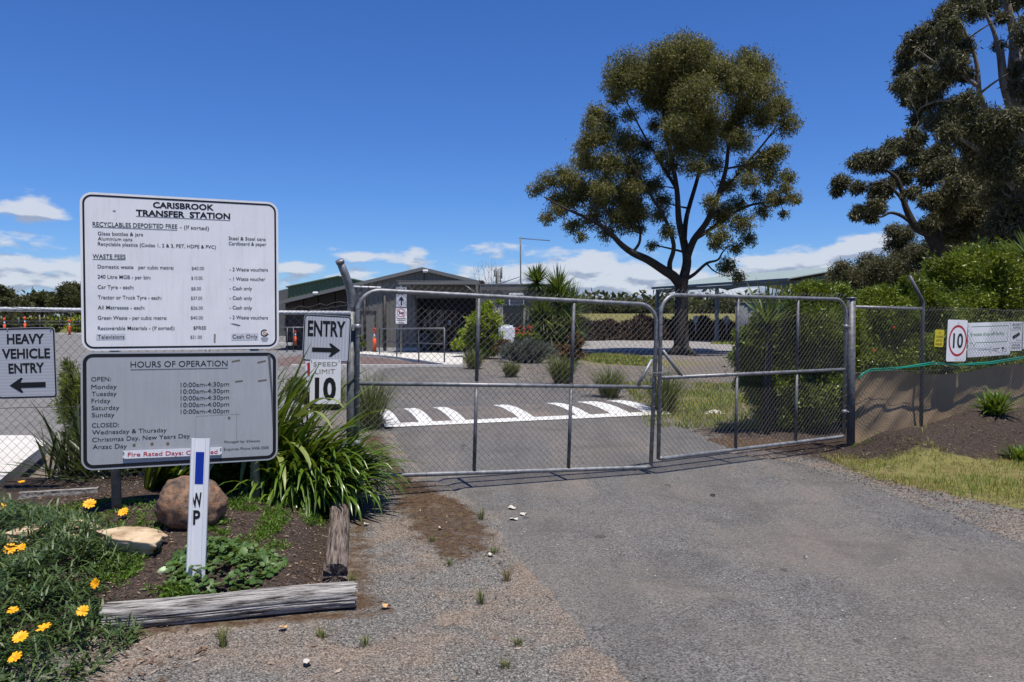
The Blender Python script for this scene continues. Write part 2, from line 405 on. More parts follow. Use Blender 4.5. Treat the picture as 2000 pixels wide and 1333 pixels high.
    moss = t.ramp(t.noise(18, 6, 0.75), [(0.3, (0.025, 0.017, 0.012)), (0.5, (0.075, 0.046, 0.028)), (0.66, (0.14, 0.105, 0.06)), (0.8, (0.10, 0.11, 0.03))])
    grass = t.ramp(t.noise(7, 6, 0.75), [(0.3, (0.09, 0.075, 0.035)), (0.5, (0.16, 0.15, 0.05)), (0.7, (0.20, 0.175, 0.075))])
    jit = t.math('MULTIPLY', t.math('SUBTRACT', t.noise(5, 6, 0.7), 0.5), 1.1)
    def msk(s_): return t.ramp(t.math('ADD', s_, jit), [(0.40, 0.0), (0.60, 1.0)])
    c = t.mix(msk(z[0]), c, soil); c = t.mix(msk(z[1]), c, moss); c = t.mix(msk(z[2]), c, grass)
    t.bump(t.math('ADD', fine, sp.outputs[0]), 0.6, 0.006); M['ground'] = t.done(c, 0.95, 0, 0.15)
    # timber
    t = NT('weathered_timber'); g = t.noise(5, 8, 0.72, scale=(0.7, 9, 9)); g2_ = t.noise(30, 4, 0.6, scale=(0.2, 4, 4))
    c = t.ramp(t.math('ADD', t.math('MULTIPLY', g, 0.65), t.math('MULTIPLY', g2_, 0.35)), [(0.40, (0.012, 0.010, 0.009)), (0.455, (0.13, 0.12, 0.11)), (0.53, (0.36, 0.34, 0.32)), (0.68, (0.56, 0.54, 0.51))]); t.bump(g, 0.9, 0.02); M['timber'] = t.done(c, 0.9, 0, 0.15)
    t = NT('brown_weathered_timber'); g = t.noise(5, 8, 0.72, scale=(0.6, 9, 9)); g2_ = t.noise(30, 4, 0.6, scale=(0.2, 4, 4))
    c = t.ramp(t.math('ADD', t.math('MULTIPLY', g, 0.65), t.math('MULTIPLY', g2_, 0.35)), [(0.40, (0.01, 0.007, 0.006)), (0.46, (0.08, 0.06, 0.05)), (0.56, (0.19, 0.155, 0.13)), (0.7, (0.32, 0.28, 0.245))]); t.bump(g, 0.9, 0.02); M['timberb'] = t.done(c, 0.9, 0, 0.15)
    t = NT('boulder_rock'); a = t.noise(4.5, 9, 0.72, dist=1.0); b = t.noise(24, 6, 0.75)
    c = t.ramp(t.math('ADD', t.math('MULTIPLY', a, 0.75), t.math('MULTIPLY', b, 0.25)), [(0.38, (0.03, 0.025, 0.024)), (0.455, (0.12, 0.085, 0.065)), (0.52, (0.23, 0.125, 0.07)), (0.60, (0.27, 0.20, 0.15)), (0.68, (0.30, 0.185, 0.105)), (0.8, (0.45, 0.38, 0.30))]); t.bump(t.noise(16, 9, 0.75), 0.8, 0.03); M['rock'] = t.done(c, 0.85)
    t = NT('sandstone'); a = t.noise(6, 8, 0.65, scale=(1, 1, 4)); c = t.ramp(a, [(0.3, (0.22, 0.14, 0.08)), (0.5, (0.46, 0.35, 0.22)), (0.75, (0.60, 0.50, 0.36))]); t.bump(a, 0.5, 0.015); M['sand'] = t.done(c, 0.85)
    t = NT('bark_dark'); a = t.noise(6, 7, 0.7, scale=(4, 4, 0.7)); c = t.ramp(a, [(0.3, (0.02, 0.017, 0.015)), (0.6, (0.065, 0.055, 0.048)), (0.85, (0.13, 0.115, 0.10))]); t.bump(a, 0.8, 0.05); M['bark'] = t.done(c, 0.9, 0, 0.15)
    t = NT('bark_pale'); a = t.noise(2, 6, 0.7, scale=(3, 3, 0.6)); c = t.ramp(a, [(0.35, (0.10, 0.085, 0.07)), (0.6, (0.26, 0.23, 0.2)), (0.85, (0.42, 0.39, 0.35))]); M['barkp'] = t.done(c, 0.85, 0, 0.2)
    # metal cladding
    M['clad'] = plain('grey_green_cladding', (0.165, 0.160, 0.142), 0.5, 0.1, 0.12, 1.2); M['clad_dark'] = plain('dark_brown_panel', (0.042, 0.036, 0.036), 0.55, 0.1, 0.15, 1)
    M['clad_green'] = plain('green_cladding', (0.09, 0.135, 0.075), 0.5, 0.1, 0.12, 1); M['trim'] = plain('grey_metal_trim', (0.17, 0.17, 0.16), 0.45, 0.2, 0.1, 2)
    M['beige'] = plain('beige_panel', (0.36, 0.355, 0.315), 0.6, 0, 0.1, 1.5); M['roofp'] = plain('pale_green_roof', (0.34, 0.40, 0.33), 0.4, 0.2, 0.1, 1); M['roofd'] = plain('grey_roof', (0.13, 0.13, 0.12), 0.45, 0.2, 0.1, 1)
    M['steelb'] = plain('blue_grey_steel', (0.10, 0.13, 0.165), 0.5, 0.3, 0.12, 2); M['glass'] = plain('dark_glass', (0.02, 0.022, 0.025), 0.08, 0, 0.1, 2, spec=0.6)
    M['door'] = plain('door_paint', (0.16, 0.155, 0.135), 0.5); M['doorb'] = plain('brown_door', (0.10, 0.045, 0.025), 0.5)
    M['cloth'] = plain('tan_shade_cloth', (0.23, 0.165, 0.10), 0.85, 0, 0.3, 3); M['strap'] = plain('green_strap', (0.01, 0.24, 0.16), 0.5)
    # leaves
    M['euc'] = leafmat('eucalypt_leaf', [(0.15, (0.042, 0.044, 0.018)), (0.5, (0.125, 0.118, 0.042)), (0.75, (0.20, 0.175, 0.060)), (0.95, (0.30, 0.245, 0.10))], 0.26, 0.6, 0.25, 0.7, 0.4)
    M['euc2'] = leafmat('grey_eucalypt_leaf', [(0.15, (0.022, 0.024, 0.013)), (0.5, (0.080, 0.078, 0.040)), (0.8, (0.145, 0.13, 0.068)), (0.97, (0.21, 0.18, 0.13))], 0.12, 0.55, 0.25, 0.8, 0.3)
    M['eucf'] = leafmat('far_tree_leaf', [(0.15, (0.03, 0.034, 0.016)), (0.6, (0.062, 0.066, 0.026)), (0.95, (0.12, 0.11, 0.04))], 0.15, 0.6, 0.2, 0.1)
    M['shrub'] = leafmat('green_shrub_leaf', [(0.15, (0.035, 0.055, 0.008)), (0.5, (0.105, 0.15, 0.014)), (0.8, (0.20, 0.26, 0.022)), (0.95, (0.32, 0.34, 0.05))], 0.3, 0.4, 0.35, 2.0, 0.3)
    M['lime'] = leafmat('lime_shrub_leaf', [(0.15, (0.08, 0.12, 0.008)), (0.45, (0.23, 0.31, 0.02)), (0.8, (0.40, 0.48, 0.035))], 0.3, 0.4, 0.3)
    M['lav'] = leafmat('lavender_leaf', [(0.2, (0.05, 0.06, 0.055)), (0.6, (0.11, 0.125, 0.105)), (0.9, (0.18, 0.19, 0.17))], 0.15, 0.6)
    M['yucca'] = leafmat('yucca_leaf', [(0.2, (0.045, 0.075, 0.015)), (0.6, (0.10, 0.15, 0.028)), (0.9, (0.22, 0.28, 0.07))], 0.2, 0.35, 0.5)
    M['dead'] = leafmat('dead_leaf', [(0.2, (0.07, 0.03, 0.012)), (0.6, (0.15, 0.07, 0.022)), (0.9, (0.2, 0.14, 0.04))], 0.1, 0.7)
    M['strapl'] = leafmat('strap_leaf', [(0.1, (0.024, 0.052, 0.007)), (0.5, (0.075, 0.14, 0.014)), (0.8, (0.15, 0.23, 0.028)), (0.97, (0.28, 0.30, 0.05))], 0.25, 0.30, 0.5, 3)
    M['strapd'] = leafmat('dark_strap_leaf', [(0.1, (0.014, 0.026, 0.008)), (0.6, (0.035, 0.055, 0.016)), (0.95, (0.07, 0.09, 0.03))], 0.15, 0.35, 0.5, 3)
    M['strapy'] = leafmat('yellowed_strap_leaf', [(0.1, (0.12, 0.17, 0.04)), (0.6, (0.22, 0.26, 0.08)), (0.95, (0.34, 0.33, 0.13))], 0.2, 0.4, 0.4, 3)
    M['lom'] = leafmat('tussock_blade', [(0.1, (0.045, 0.062, 0.015)), (0.5, (0.10, 0.12, 0.03)), (0.8, (0.17, 0.175, 0.05)), (0.97, (0.36, 0.31, 0.17))], 0.2, 0.5)
    M['grass'] = leafmat('grass_blade', [(0.1, (0.07, 0.12, 0.015)), (0.45, (0.14, 0.19, 0.025)), (0.7, (0.26, 0.24, 0.06)), (0.97, (0.38, 0.30, 0.12))], 0.25, 0.6, 0.2, 1.3, 0.7)
    M['grassr'] = leafmat('dry_reddish_grass_blade', [(0.1, (0.10, 0.09, 0.025)), (0.5, (0.22, 0.13, 0.045)), (0.97, (0.36, 0.26, 0.12))], 0.2, 0.6, 0.2, 1.6)
    M['gaz'] = leafmat('gazania_leaf', [(0.1, (0.016, 0.036, 0.010)), (0.55, (0.042, 0.078, 0.020)), (0.78, (0.10, 0.145, 0.045)), (0.88, (0.20, 0.23, 0.13)), (0.93, (0.55, 0.57, 0.54))], 0.12, 0.45, 0.3, 3)
    M['weed'] = leafmat('weed_leaf', [(0.1, (0.045, 0.10, 0.010)), (0.6, (0.10, 0.19, 0.022)), (0.97, (0.19, 0.28, 0.05))], 0.3, 0.5, 0.3, 3)
    M['mallow'] = leafmat('mallow_leaf', [(0.1, (0.03, 0.075, 0.015)), (0.6, (0.07, 0.135, 0.03)), (0.97, (0.16, 0.23, 0.08))], 0.25, 0.45, 0.35, 3)
    M['litter'] = leafmat('dry_litter', [(0.1, (0.035, 0.02, 0.013)), (0.45, (0.12, 0.075, 0.05)), (0.72, (0.27, 0.20, 0.145)), (0.9, (0.45, 0.38, 0.31)), (0.99, (0.62, 0.58, 0.52))], 0.0, 0.85, 0.1, 3)
    M['stone'] = leafmat('loose_stone', [(0.1, (0.06, 0.06, 0.062)), (0.5, (0.12, 0.115, 0.108)), (0.8, (0.20, 0.19, 0.175)), (0.97, (0.42, 0.40, 0.37))], 0.0, 0.9, 0.15, 3)
    M['pile'] = leafmat('green_waste', [(0.1, (0.02, 0.014, 0.011)), (0.5, (0.065, 0.042, 0.033)), (0.8, (0.13, 0.088, 0.066)), (0.97, (0.28, 0.22, 0.17))], 0.0, 0.9, 0.1, 0.5)
    M['petal'] = plain('yellow_petal', (0.80, 0.36, 0.004), 0.5, 0, 0.22, 60); M['petalc'] = plain('orange_flower_centre', (0.55, 0.20, 0.01), 0.7); M['redfl'] = plain('red_petal', (0.75, 0.07, 0.02), 0.5)
    M['stem'] = plain('green_stem', (0.07, 0.10, 0.03), 0.6); M['twig'] = plain('bare_twig', (0.20, 0.17, 0.15), 0.8)


mk_mats()

# ------------------------------------------------------------------ ground and paving


def build_ground():
    def axis(lo, hi, step, far_lo, far_hi, g=1.13):
        a = list(np.arange(lo, hi + 1e-6, step)); s = step
        while a[-1] < far_hi: s *= g; a.append(a[-1] + s)
        s = step; b = [lo]
        while b[-1] > far_lo: s *= g; b.append(b[-1] - s)
        return np.array(b[:0:-1] + a)
    xs = axis(-5.5, 9.5, 0.055, -1800, 1800); ys = axis(3.2, 13.5, 0.055, -60, 3000)
    X, Y = np.meshgrid(xs, ys); Z = hfun(X.ravel(), Y.ravel()).reshape(X.shape)
    v = np.stack([X.ravel(), Y.ravel(), Z.ravel()], 1); nx, ny = len(xs), len(ys)
    i = np.arange(nx - 1)[None, :] + nx * np.arange(ny - 1)[:, None]; i = i.ravel()
    f = np.stack([i, i + 1, i + nx + 1, i + nx], 1)
    o = npmesh('ground', v, f, M['ground'], smooth=True); tag(o, kind='structure')
    x, y = v[:, 0], v[:, 1]
    soil = ss(sdf(x, y, BED) / 0.16 + 0.5)
    tx, ty = 0.88, 0.475
    a = (x - 6.3) * tx + (y - 10.9) * ty; b = -(x - 6.3) * ty + (y - 10.9) * tx
    soil = np.maximum(soil, np.exp(-np.maximum(np.abs(a) - 1.9, 0) ** 2 / 1.2) * ss((b + 1.36) / 0.35) * (1 - ss((b - 1) / 4)))
    st_ = ss(sdf(x, y, STRIP) / 0.35 + 0.45); red = 0.66 * st_
    soil = np.maximum(soil, 0.50 * st_)
    dl = np.abs((x + 1.0 + (y - 5.0) * 0.19)); red = np.maximum(red, 0.56 * np.exp(-(dl / 0.22) ** 2) * (y > 4.6) * (y < 7.6)); red = np.maximum(red, 0.6 * np.exp(-(((y - 4.45) - (x + 1.6) * 0.25) / 0.12) ** 2) * (x > -2.6) * (x < -0.7)); red = np.maximum(red, 0.55 * np.exp(-((x + 0.85) / .2) ** 2 - ((y - 4.75) / .2) ** 2))
    red = np.maximum(red, 0.75 * np.exp(-((x - 3.1) / 1.5) ** 2 - ((y - 11.0) / 0.8) ** 2))
    red = np.maximum(red, 0.42 * (y > 13.5) * (y < 34) * (x > 0.5) * (x < 9))
    red = np.maximum(red, 0.35 * (y < 9) * (np.abs(x + 1.0) < 0.5) * ss((y - 4) / 1))
    gr = 0.95 * ss(sdf(x, y, VERGE) / 0.5 + 0.5) * 0.8
    gr = np.maximum(gr, 0.66 * np.exp(-((x - 4.3) / 2.6) ** 2 - ((y - 16.5) / 3.5) ** 2))
    gr = np.maximum(gr, 0.7 * np.exp(-((x - 5.0) / 4.0) ** 2 - ((y - 31) / 3.5) ** 2))
    gr = np.maximum(gr, ss((y - 56) / 12)); gr = np.maximum(gr, ss((np.abs(x) - 26) / 8) * (y > 14)); gr = np.maximum(gr, 0.8 * ss((-y - 8) / 5)); gr = np.maximum(gr, 0.8 * ss((-x - 8) / 3) * (y < 8))
    ca = o.data.color_attributes.new('zone', 'FLOAT_COLOR', 'POINT')
    ca.data.foreach_set('color', np.stack([soil, red, gr, np.ones_like(gr)], 1).astype(np.float32).ravel())


def sheet(name, poly, cell, off, mat, rag=0.03, zf=None):
    p = np.array(poly); x0, y0 = p.min(0) - 0.2; x1, y1 = p.max(0) + 0.2
    xs = np.arange(x0, x1 + cell, cell); ys = np.arange(y0, y1 + cell, cell)
    X, Y = np.meshgrid(xs, ys); x, y = X.ravel(), Y.ravel()
    s = sdf(x, y, poly) + rag * 2 * (fbm(x * 4, y * 4, 21) - 0.5)
    z = hfun(x, y) + 0.012 * (s > -9) * 0 + off * ss(s / max(cell * 1.2, 0.07)) - 0.015 * ss(-s / max(cell, .05))
    if zf: z = z + zf(x, y)
    nx = len(xs); ny = len(ys); i = (np.arange(nx - 1)[None, :] + nx * np.arange(ny - 1)[:, None]).ravel()
    f = np.stack([i, i + 1, i + nx + 1, i + nx], 1); keep = (s[f] > -cell * 1.2).any(1); f = f[keep]
    u, inv = np.unique(f, return_inverse=True); v = np.stack([x, y, z], 1)[u]
    o = npmesh(name, v, inv.reshape(-1, 4), mat, smooth=True); return tag(o, kind='structure')


build_ground()
sheet('driveway', DRIVE, 0.06, 0.026, M['asph'], 0.09)
sheet('heavy_vehicle_road', [(-3.4, 12.2), (-3.9, 30), (-4.5, 60), (-60, 75), (-60, 14), (-12, 10.2), (-6.2, 10.4)], 0.5, 0.03, M['asph2'], 0.1)
sheet('gravel_yard', [(2.5, 41.5), (3, 58), (14, 66), (60, 75), (80, 45), (30, 41), (12, 42.5)], 0.6, 0.04, M['yard'], 0.2)
sheet('brick_path', [(-10, 27.95)] + g2([(868, 717.4), (800, 707.5), (745, 700.5), (690, 697)]) + [(-10, 36.5)], 0.15, 0.05, M['pinkp'], 0.0)
sheet('dark_apron', [(-9, 37.2), (-6.4, 35.8), (-1.4, 35.4), (-1.4, 41), (-12, 41), (-12, 38)], 0.25, 0.05, M['concd'], 0.0)  # flat ground sheet before the shed, darker and bluer than the path


def kerbs():
    m = MB()
    a, b = G(690, 718.5), G(893, 718.5)
    m.box(((a.x + b.x) / 2 - 1, a.y, 0.06), (b.x - a.x + 2.4, 0.22, 0.09)); o = m.build('concrete_kerb', M['conc']); tag(o, kind='structure')
    m = MB(); pts = [G(700, 694), G(760, 697), G(845, 706), G(900, 717.5), G(870, 717.5), G(775, 708), G(720, 700), G(700, 697.5)]
    m.prism([(p.x, p.y) for p in [G(690, 690), G(760, 694), G(850, 694), G(905, 697.5), G(903, 717), G(868, 717), G(800, 706), G(745, 699), G(690, 695)]], (0, 0, 0.0), (1, 0, 0), (0, 1, 0), (0, 0, 0.11))
    o = m.build('concrete_footpath', M['conc']); tag(o, kind='structure')
    m = MB(); m.prism([(p.x, p.y) for p in [GH(-260, 885), GH(60, 884), GH(92, 902), GH(60, 930), GH(-10, 958), GH(-260, 985)]], (0, 0, 0.10), (1, 0, 0), (0, 1, 0), (0, 0, 0.13))
    o = m.build('concrete_slab', M['conc']); tag(o, kind='structure')
    m = MB(); a = P(-200, 650, 62); b = P(160, 652, 62); m.box(((a.x + b.x) / 2, 62, 0.50), (b.x - a.x + 20, 0.5, 0.16)); o = m.build('far_kerb', M['conc']); tag(o, kind='structure')
    m = MB(); m.box((-16, 41, 0.40), (9, 0.4, 0.14)); o = m.build('road_edge_kerb', M['conc']); tag(o, kind='structure')


kerbs()


def speed_hump():
    fl, fr, rl, rr = G(752, 838), G(1312, 812), G(718, 804), G(1200, 785)
    root = empty('speed_hump', (fl + rr) / 2, 'low asphalt speed hump with white painted stripes just inside the gate', 'speed hump')

    def pt(s, t, o=0):
        a = fl.lerp(fr, s); b = rl.lerp(rr, s); p = a.lerp(b, t); p.z = 0.02 + 0.095 * math.sin(math.pi * min(max(t, 0), 1)) ** 0.8 + o; return p
    nu, nv = 60, 14; v = [pt(i / nu, j / nv) for j in range(nv + 1) for i in range(nu + 1)]
    f = [(j * (nu + 1) + i, j * (nu + 1) + i + 1, (j + 1) * (nu + 1) + i + 1, (j + 1) * (nu + 1) + i) for j in range(nv) for i in range(nu)]
    npmesh('hump', np.array([tuple(p) for p in v]), f, M['asph3'], root, True)
    W_ = (fr - fl).length

    def strip(s0, s1, t0, t1, q0=None, q1=None):
        q0 = s0 if q0 is None else q0; q1 = s1 if q1 is None else q1
        v = []; n = 12; ns = max(1, int(abs(s1 - s0) * 40))
        for j in range(n + 1):
            t = t0 + (t1 - t0) * j / n; k = (t - t0) / (t1 - t0) if t1 != t0 else 0
            for i in range(ns + 1):
                a = s0 + (s1 - s0) * i / ns; b = q0 + (q1 - q0) * i / ns; v.append(pt(a + (b - a) * k, t, 0.005))
        f = [(j * (ns + 1) + i, j * (ns + 1) + i + 1, (j + 1) * (ns + 1) + i + 1, (j + 1) * (ns + 1) + i) for j in range(n) for i in range(ns)]
        npmesh('painted_stripe', np.array([tuple(p) for p in v]), f, M['paint'], root, True)

    def fs(px):  # fraction along the front edge seen at px
        lo, hi = 0.0, 1.0
        for _ in range(30):
            mid = (lo + hi) / 2; p = fl.lerp(fr, mid)
            if 1000 + p.x / p.y * F < px: lo = mid
            else: hi = mid
        return lo
    strip(0.0, 1.0, 0.0, 0.085)
    for a, b in [(758, 785), (822, 850), (888, 915), (1020, 1050), (1135, 1162), (1203, 1240), (1268, 1300)]:
        strip(fs(a), fs(b), 0.087, 0.78)
    strip(0.0, 0.07, 0.93, 0.985); strip(0.60, 1.0, 0.93, 0.985)


speed_hump()

# ------------------------------------------------------------------ lettering
FONT_H = None


def text_mesh(body, off=0.0):
    cu = bpy.data.curves.new('t', 'FONT'); cu.body = body; cu.size = 1; cu.offset = off; cu.resolution_u = 3
    ob = bpy.data.objects.new('t', cu); C.objects.link(ob)
    dg = bpy.context.evaluated_depsgraph_get(); me = bpy.data.meshes.new_from_object(ob.evaluated_get(dg))
    bpy.data.objects.remove(ob); bpy.data.curves.remove(cu); return me


_h = text_mesh('H'); FONT_H = max(v.co.y for v in _h.vertices) - min(v.co.y for v in _h.vertices)


class Board:
    """flat sign: local x right, z up, face towards -y. built from four pixel corners at given depths"""

    def __init__(s, parent_root, name, tl, bl, tr, br, zl, zr, r=0.06, mat=None, border=None, thick=0.004, label=None, lean=0.0):
        a = P(*tl, zl); b = P(*bl, zl); c = P(*tr, zr); d = P(*br, zr)
        o = (a + b + c + d) / 4; ex = ((c + d) / 2 - (a + b) / 2); s.w = ex.length; ex.normalize()
        up = ((a + c) / 2 - (b + d) / 2); up = up - ex * up.dot(ex); s.h = up.length; up.normalize(); n = up.cross(ex)   # points away from the camera
        s.M = Matrix((ex.to_4d()[:3] + (0,), (0, 0, 0, 0), (0, 0, 0, 0), (0, 0, 0, 1))) if False else Matrix(((ex.x, n.x, up.x, o.x), (ex.y, n.y, up.y, o.y), (ex.z, n.z, up.z, o.z), (0, 0, 0, 1)))
        s.n = n; s.inv = s.M.inverted(); s.o = o; s.root = parent_root
        if parent_root is None:
            e = bpy.data.objects.new(name, None); C.objects.link(e); e.matrix_basis = s.M; s.root = e; e.empty_display_size = 0.1; s.top = e
            plate = s.plate(s.w, s.h, r, thick, mat, 'sign_plate', 0)
            s.face = e
        else:
            plate = s.plate(s.w, s.h, r, thick, mat, name, 0); s.face = plate
            if label: plate['label'] = label
        if border:
            s.ring(s.w - 2 * border[0], s.h - 2 * border[0], max(r - border[0], 0.005), border[1], border[2])

    def rr(s, w, h, r, n=6):
        pts = []
        for cx, cz, a0 in ((w / 2 - r, h / 2 - r, 0), (-w / 2 + r, h / 2 - r, 90), (-w / 2 + r, -h / 2 + r, 180), (w / 2 - r, -h / 2 + r, 270)):
            for k in range(n + 1): a = R(a0 + 90 * k / n); pts.append((cx + r * math.cos(a), cz + r * math.sin(a)))
        return pts

    def mesh(s, name, vs, fs, mat, child=True):
        me = bpy.data.meshes.new(name); me.from_pydata(vs, [], fs); me.materials.append(mat)
        o = bpy.data.objects.new(name, me); C.objects.link(o)
        return o

    def attach(s, o):
        o.parent = s.face; return o

    def plate(s, w, h, r, t, mat, name, y0):
        p = s.rr(w, h, r); n = len(p)
        o = s.mesh(name, [(x, y0, z) for x, z in p] + [(x, y0 + t, z) for x, z in p], [tuple(range(n)), tuple(range(2 * n - 1, n - 1, -1))] + [(i, i + n, (i + 1) % n + n, (i + 1) % n) for i in range(n)], mat)
        o.parent = s.root
        if getattr(s, 'top', None) is None:
            o.matrix_basis = wmat(s.root).inverted() @ s.M
        return o

    def ring(s, w, h, r, t, mat, y=-0.0012, name='border'):
        a = s.rr(w, h, r); b = s.rr(w - 2 * t, h - 2 * t, max(r - t, 0.002)); n = len(a)
        return s.attach(s.mesh(name, [(x, y, z) for x, z in a] + [(x, y, z) for x, z in b], [(i, (i + 1) % n, (i + 1) % n + n, i + n) for i in range(n)], mat))

    def loc(s, px, py, y=0.0):
        d = ray(px, py); o = Vector((0, 0, EYE)); t = (s.o - o).dot(s.n) / d.dot(s.n); q = s.inv @ (o + d * t); return q.x, q.z

    def text(s, body, l, r, cap, mat, off=0.0, y=-0.0015, name='lettering', fit=True, weight=None):
        """l and r: pixel baseline ends, cap: pixel cap height"""
        x0, z0 = s.loc(*l); x1, z1 = s.loc(*r); _, zt = s.loc(l[0], l[1] - cap); ch = abs(zt - z0)
        me = text_mesh(body, off); me.name = name
        co = np.empty(len(me.vertices) * 3); me.vertices.foreach_get('co', co); co = co.reshape(-1, 3)
        mn, mxx = co[:, 0].min(), co[:, 0].max(); L = math.hypot(x1 - x0, z1 - z0)
        sx = L / (mxx - mn); sy = ch / FONT_H; u = (co[:, 0] - mn) * sx; w = co[:, 1] * sy
        c_, s_ = (x1 - x0) / L, (z1 - z0) / L
        out = np.stack([x0 + u * c_ - w * s_, np.full(len(u), y), z0 + u * s_ + w * c_], 1)
        me.vertices.foreach_set('co', out.ravel().astype(np.float32)); me.materials.clear(); me.materials.append(mat)
        o = bpy.data.objects.new(name, me); C.objects.link(o); return s.attach(o)

    def poly(s, pts, mat, y=-0.0015, name='mark'):
        q = [s.loc(*p) for p in pts]
        return s.attach(s.mesh(name, [(a, y, b) for a, b in q], [tuple(range(len(q)))], mat))

    def polyl(s, q, mat, y=-0.0015, name='mark'):
        return s.attach(s.mesh(name, [(a, y, b) for a, b in q], [tuple(range(len(q)))], mat))

    def line(s, a, b, w, mat, y=-0.0015, name='underline'):
        x0, z0 = s.loc(*a); x1, z1 = s.loc(*b); L = math.hypot(x1 - x0, z1 - z0); nx, nz = -(z1 - z0) / L * w / 2, (x1 - x0) / L * w / 2
        return s.polyl([(x0 - nx, z0 - nz), (x1 - nx, z1 - nz), (x1 + nx, z1 + nz), (x0 + nx, z0 + nz)], mat, y, name)

    def circle(s, c, rpx, mat, y=-0.0016, name='mark', n=28, inner=None, rpy=None):
        x, z = s.loc(*c); x2, _ = s.loc(c[0] + rpx, c[1]); r = abs(x2 - x)
        if inner is None: return s.polyl([(x + r * math.cos(2 * math.pi * k / n), z + r * math.sin(2 * math.pi * k / n)) for k in range(n)], mat, y, name)
        ri = r * inner
        return s.attach(s.mesh(name, [(x + q * math.cos(2 * math.pi * k / n), y, z + q * math.sin(2 * math.pi * k / n)) for q in (r, ri) for k in range(n)], [(k, (k + 1) % n, (k + 1) % n + n, k + n) for k in range(n)], mat))

    def bolt(s, px, py, r=0.006, mat=None, name='bolt'):
        x, z = s.loc(px, py); m = MB(); m.tube([(x, -0.006, z), (x, 0.002, z)], r, 8)
        o = m.build(name, mat or M['galv']); return s.attach(o)


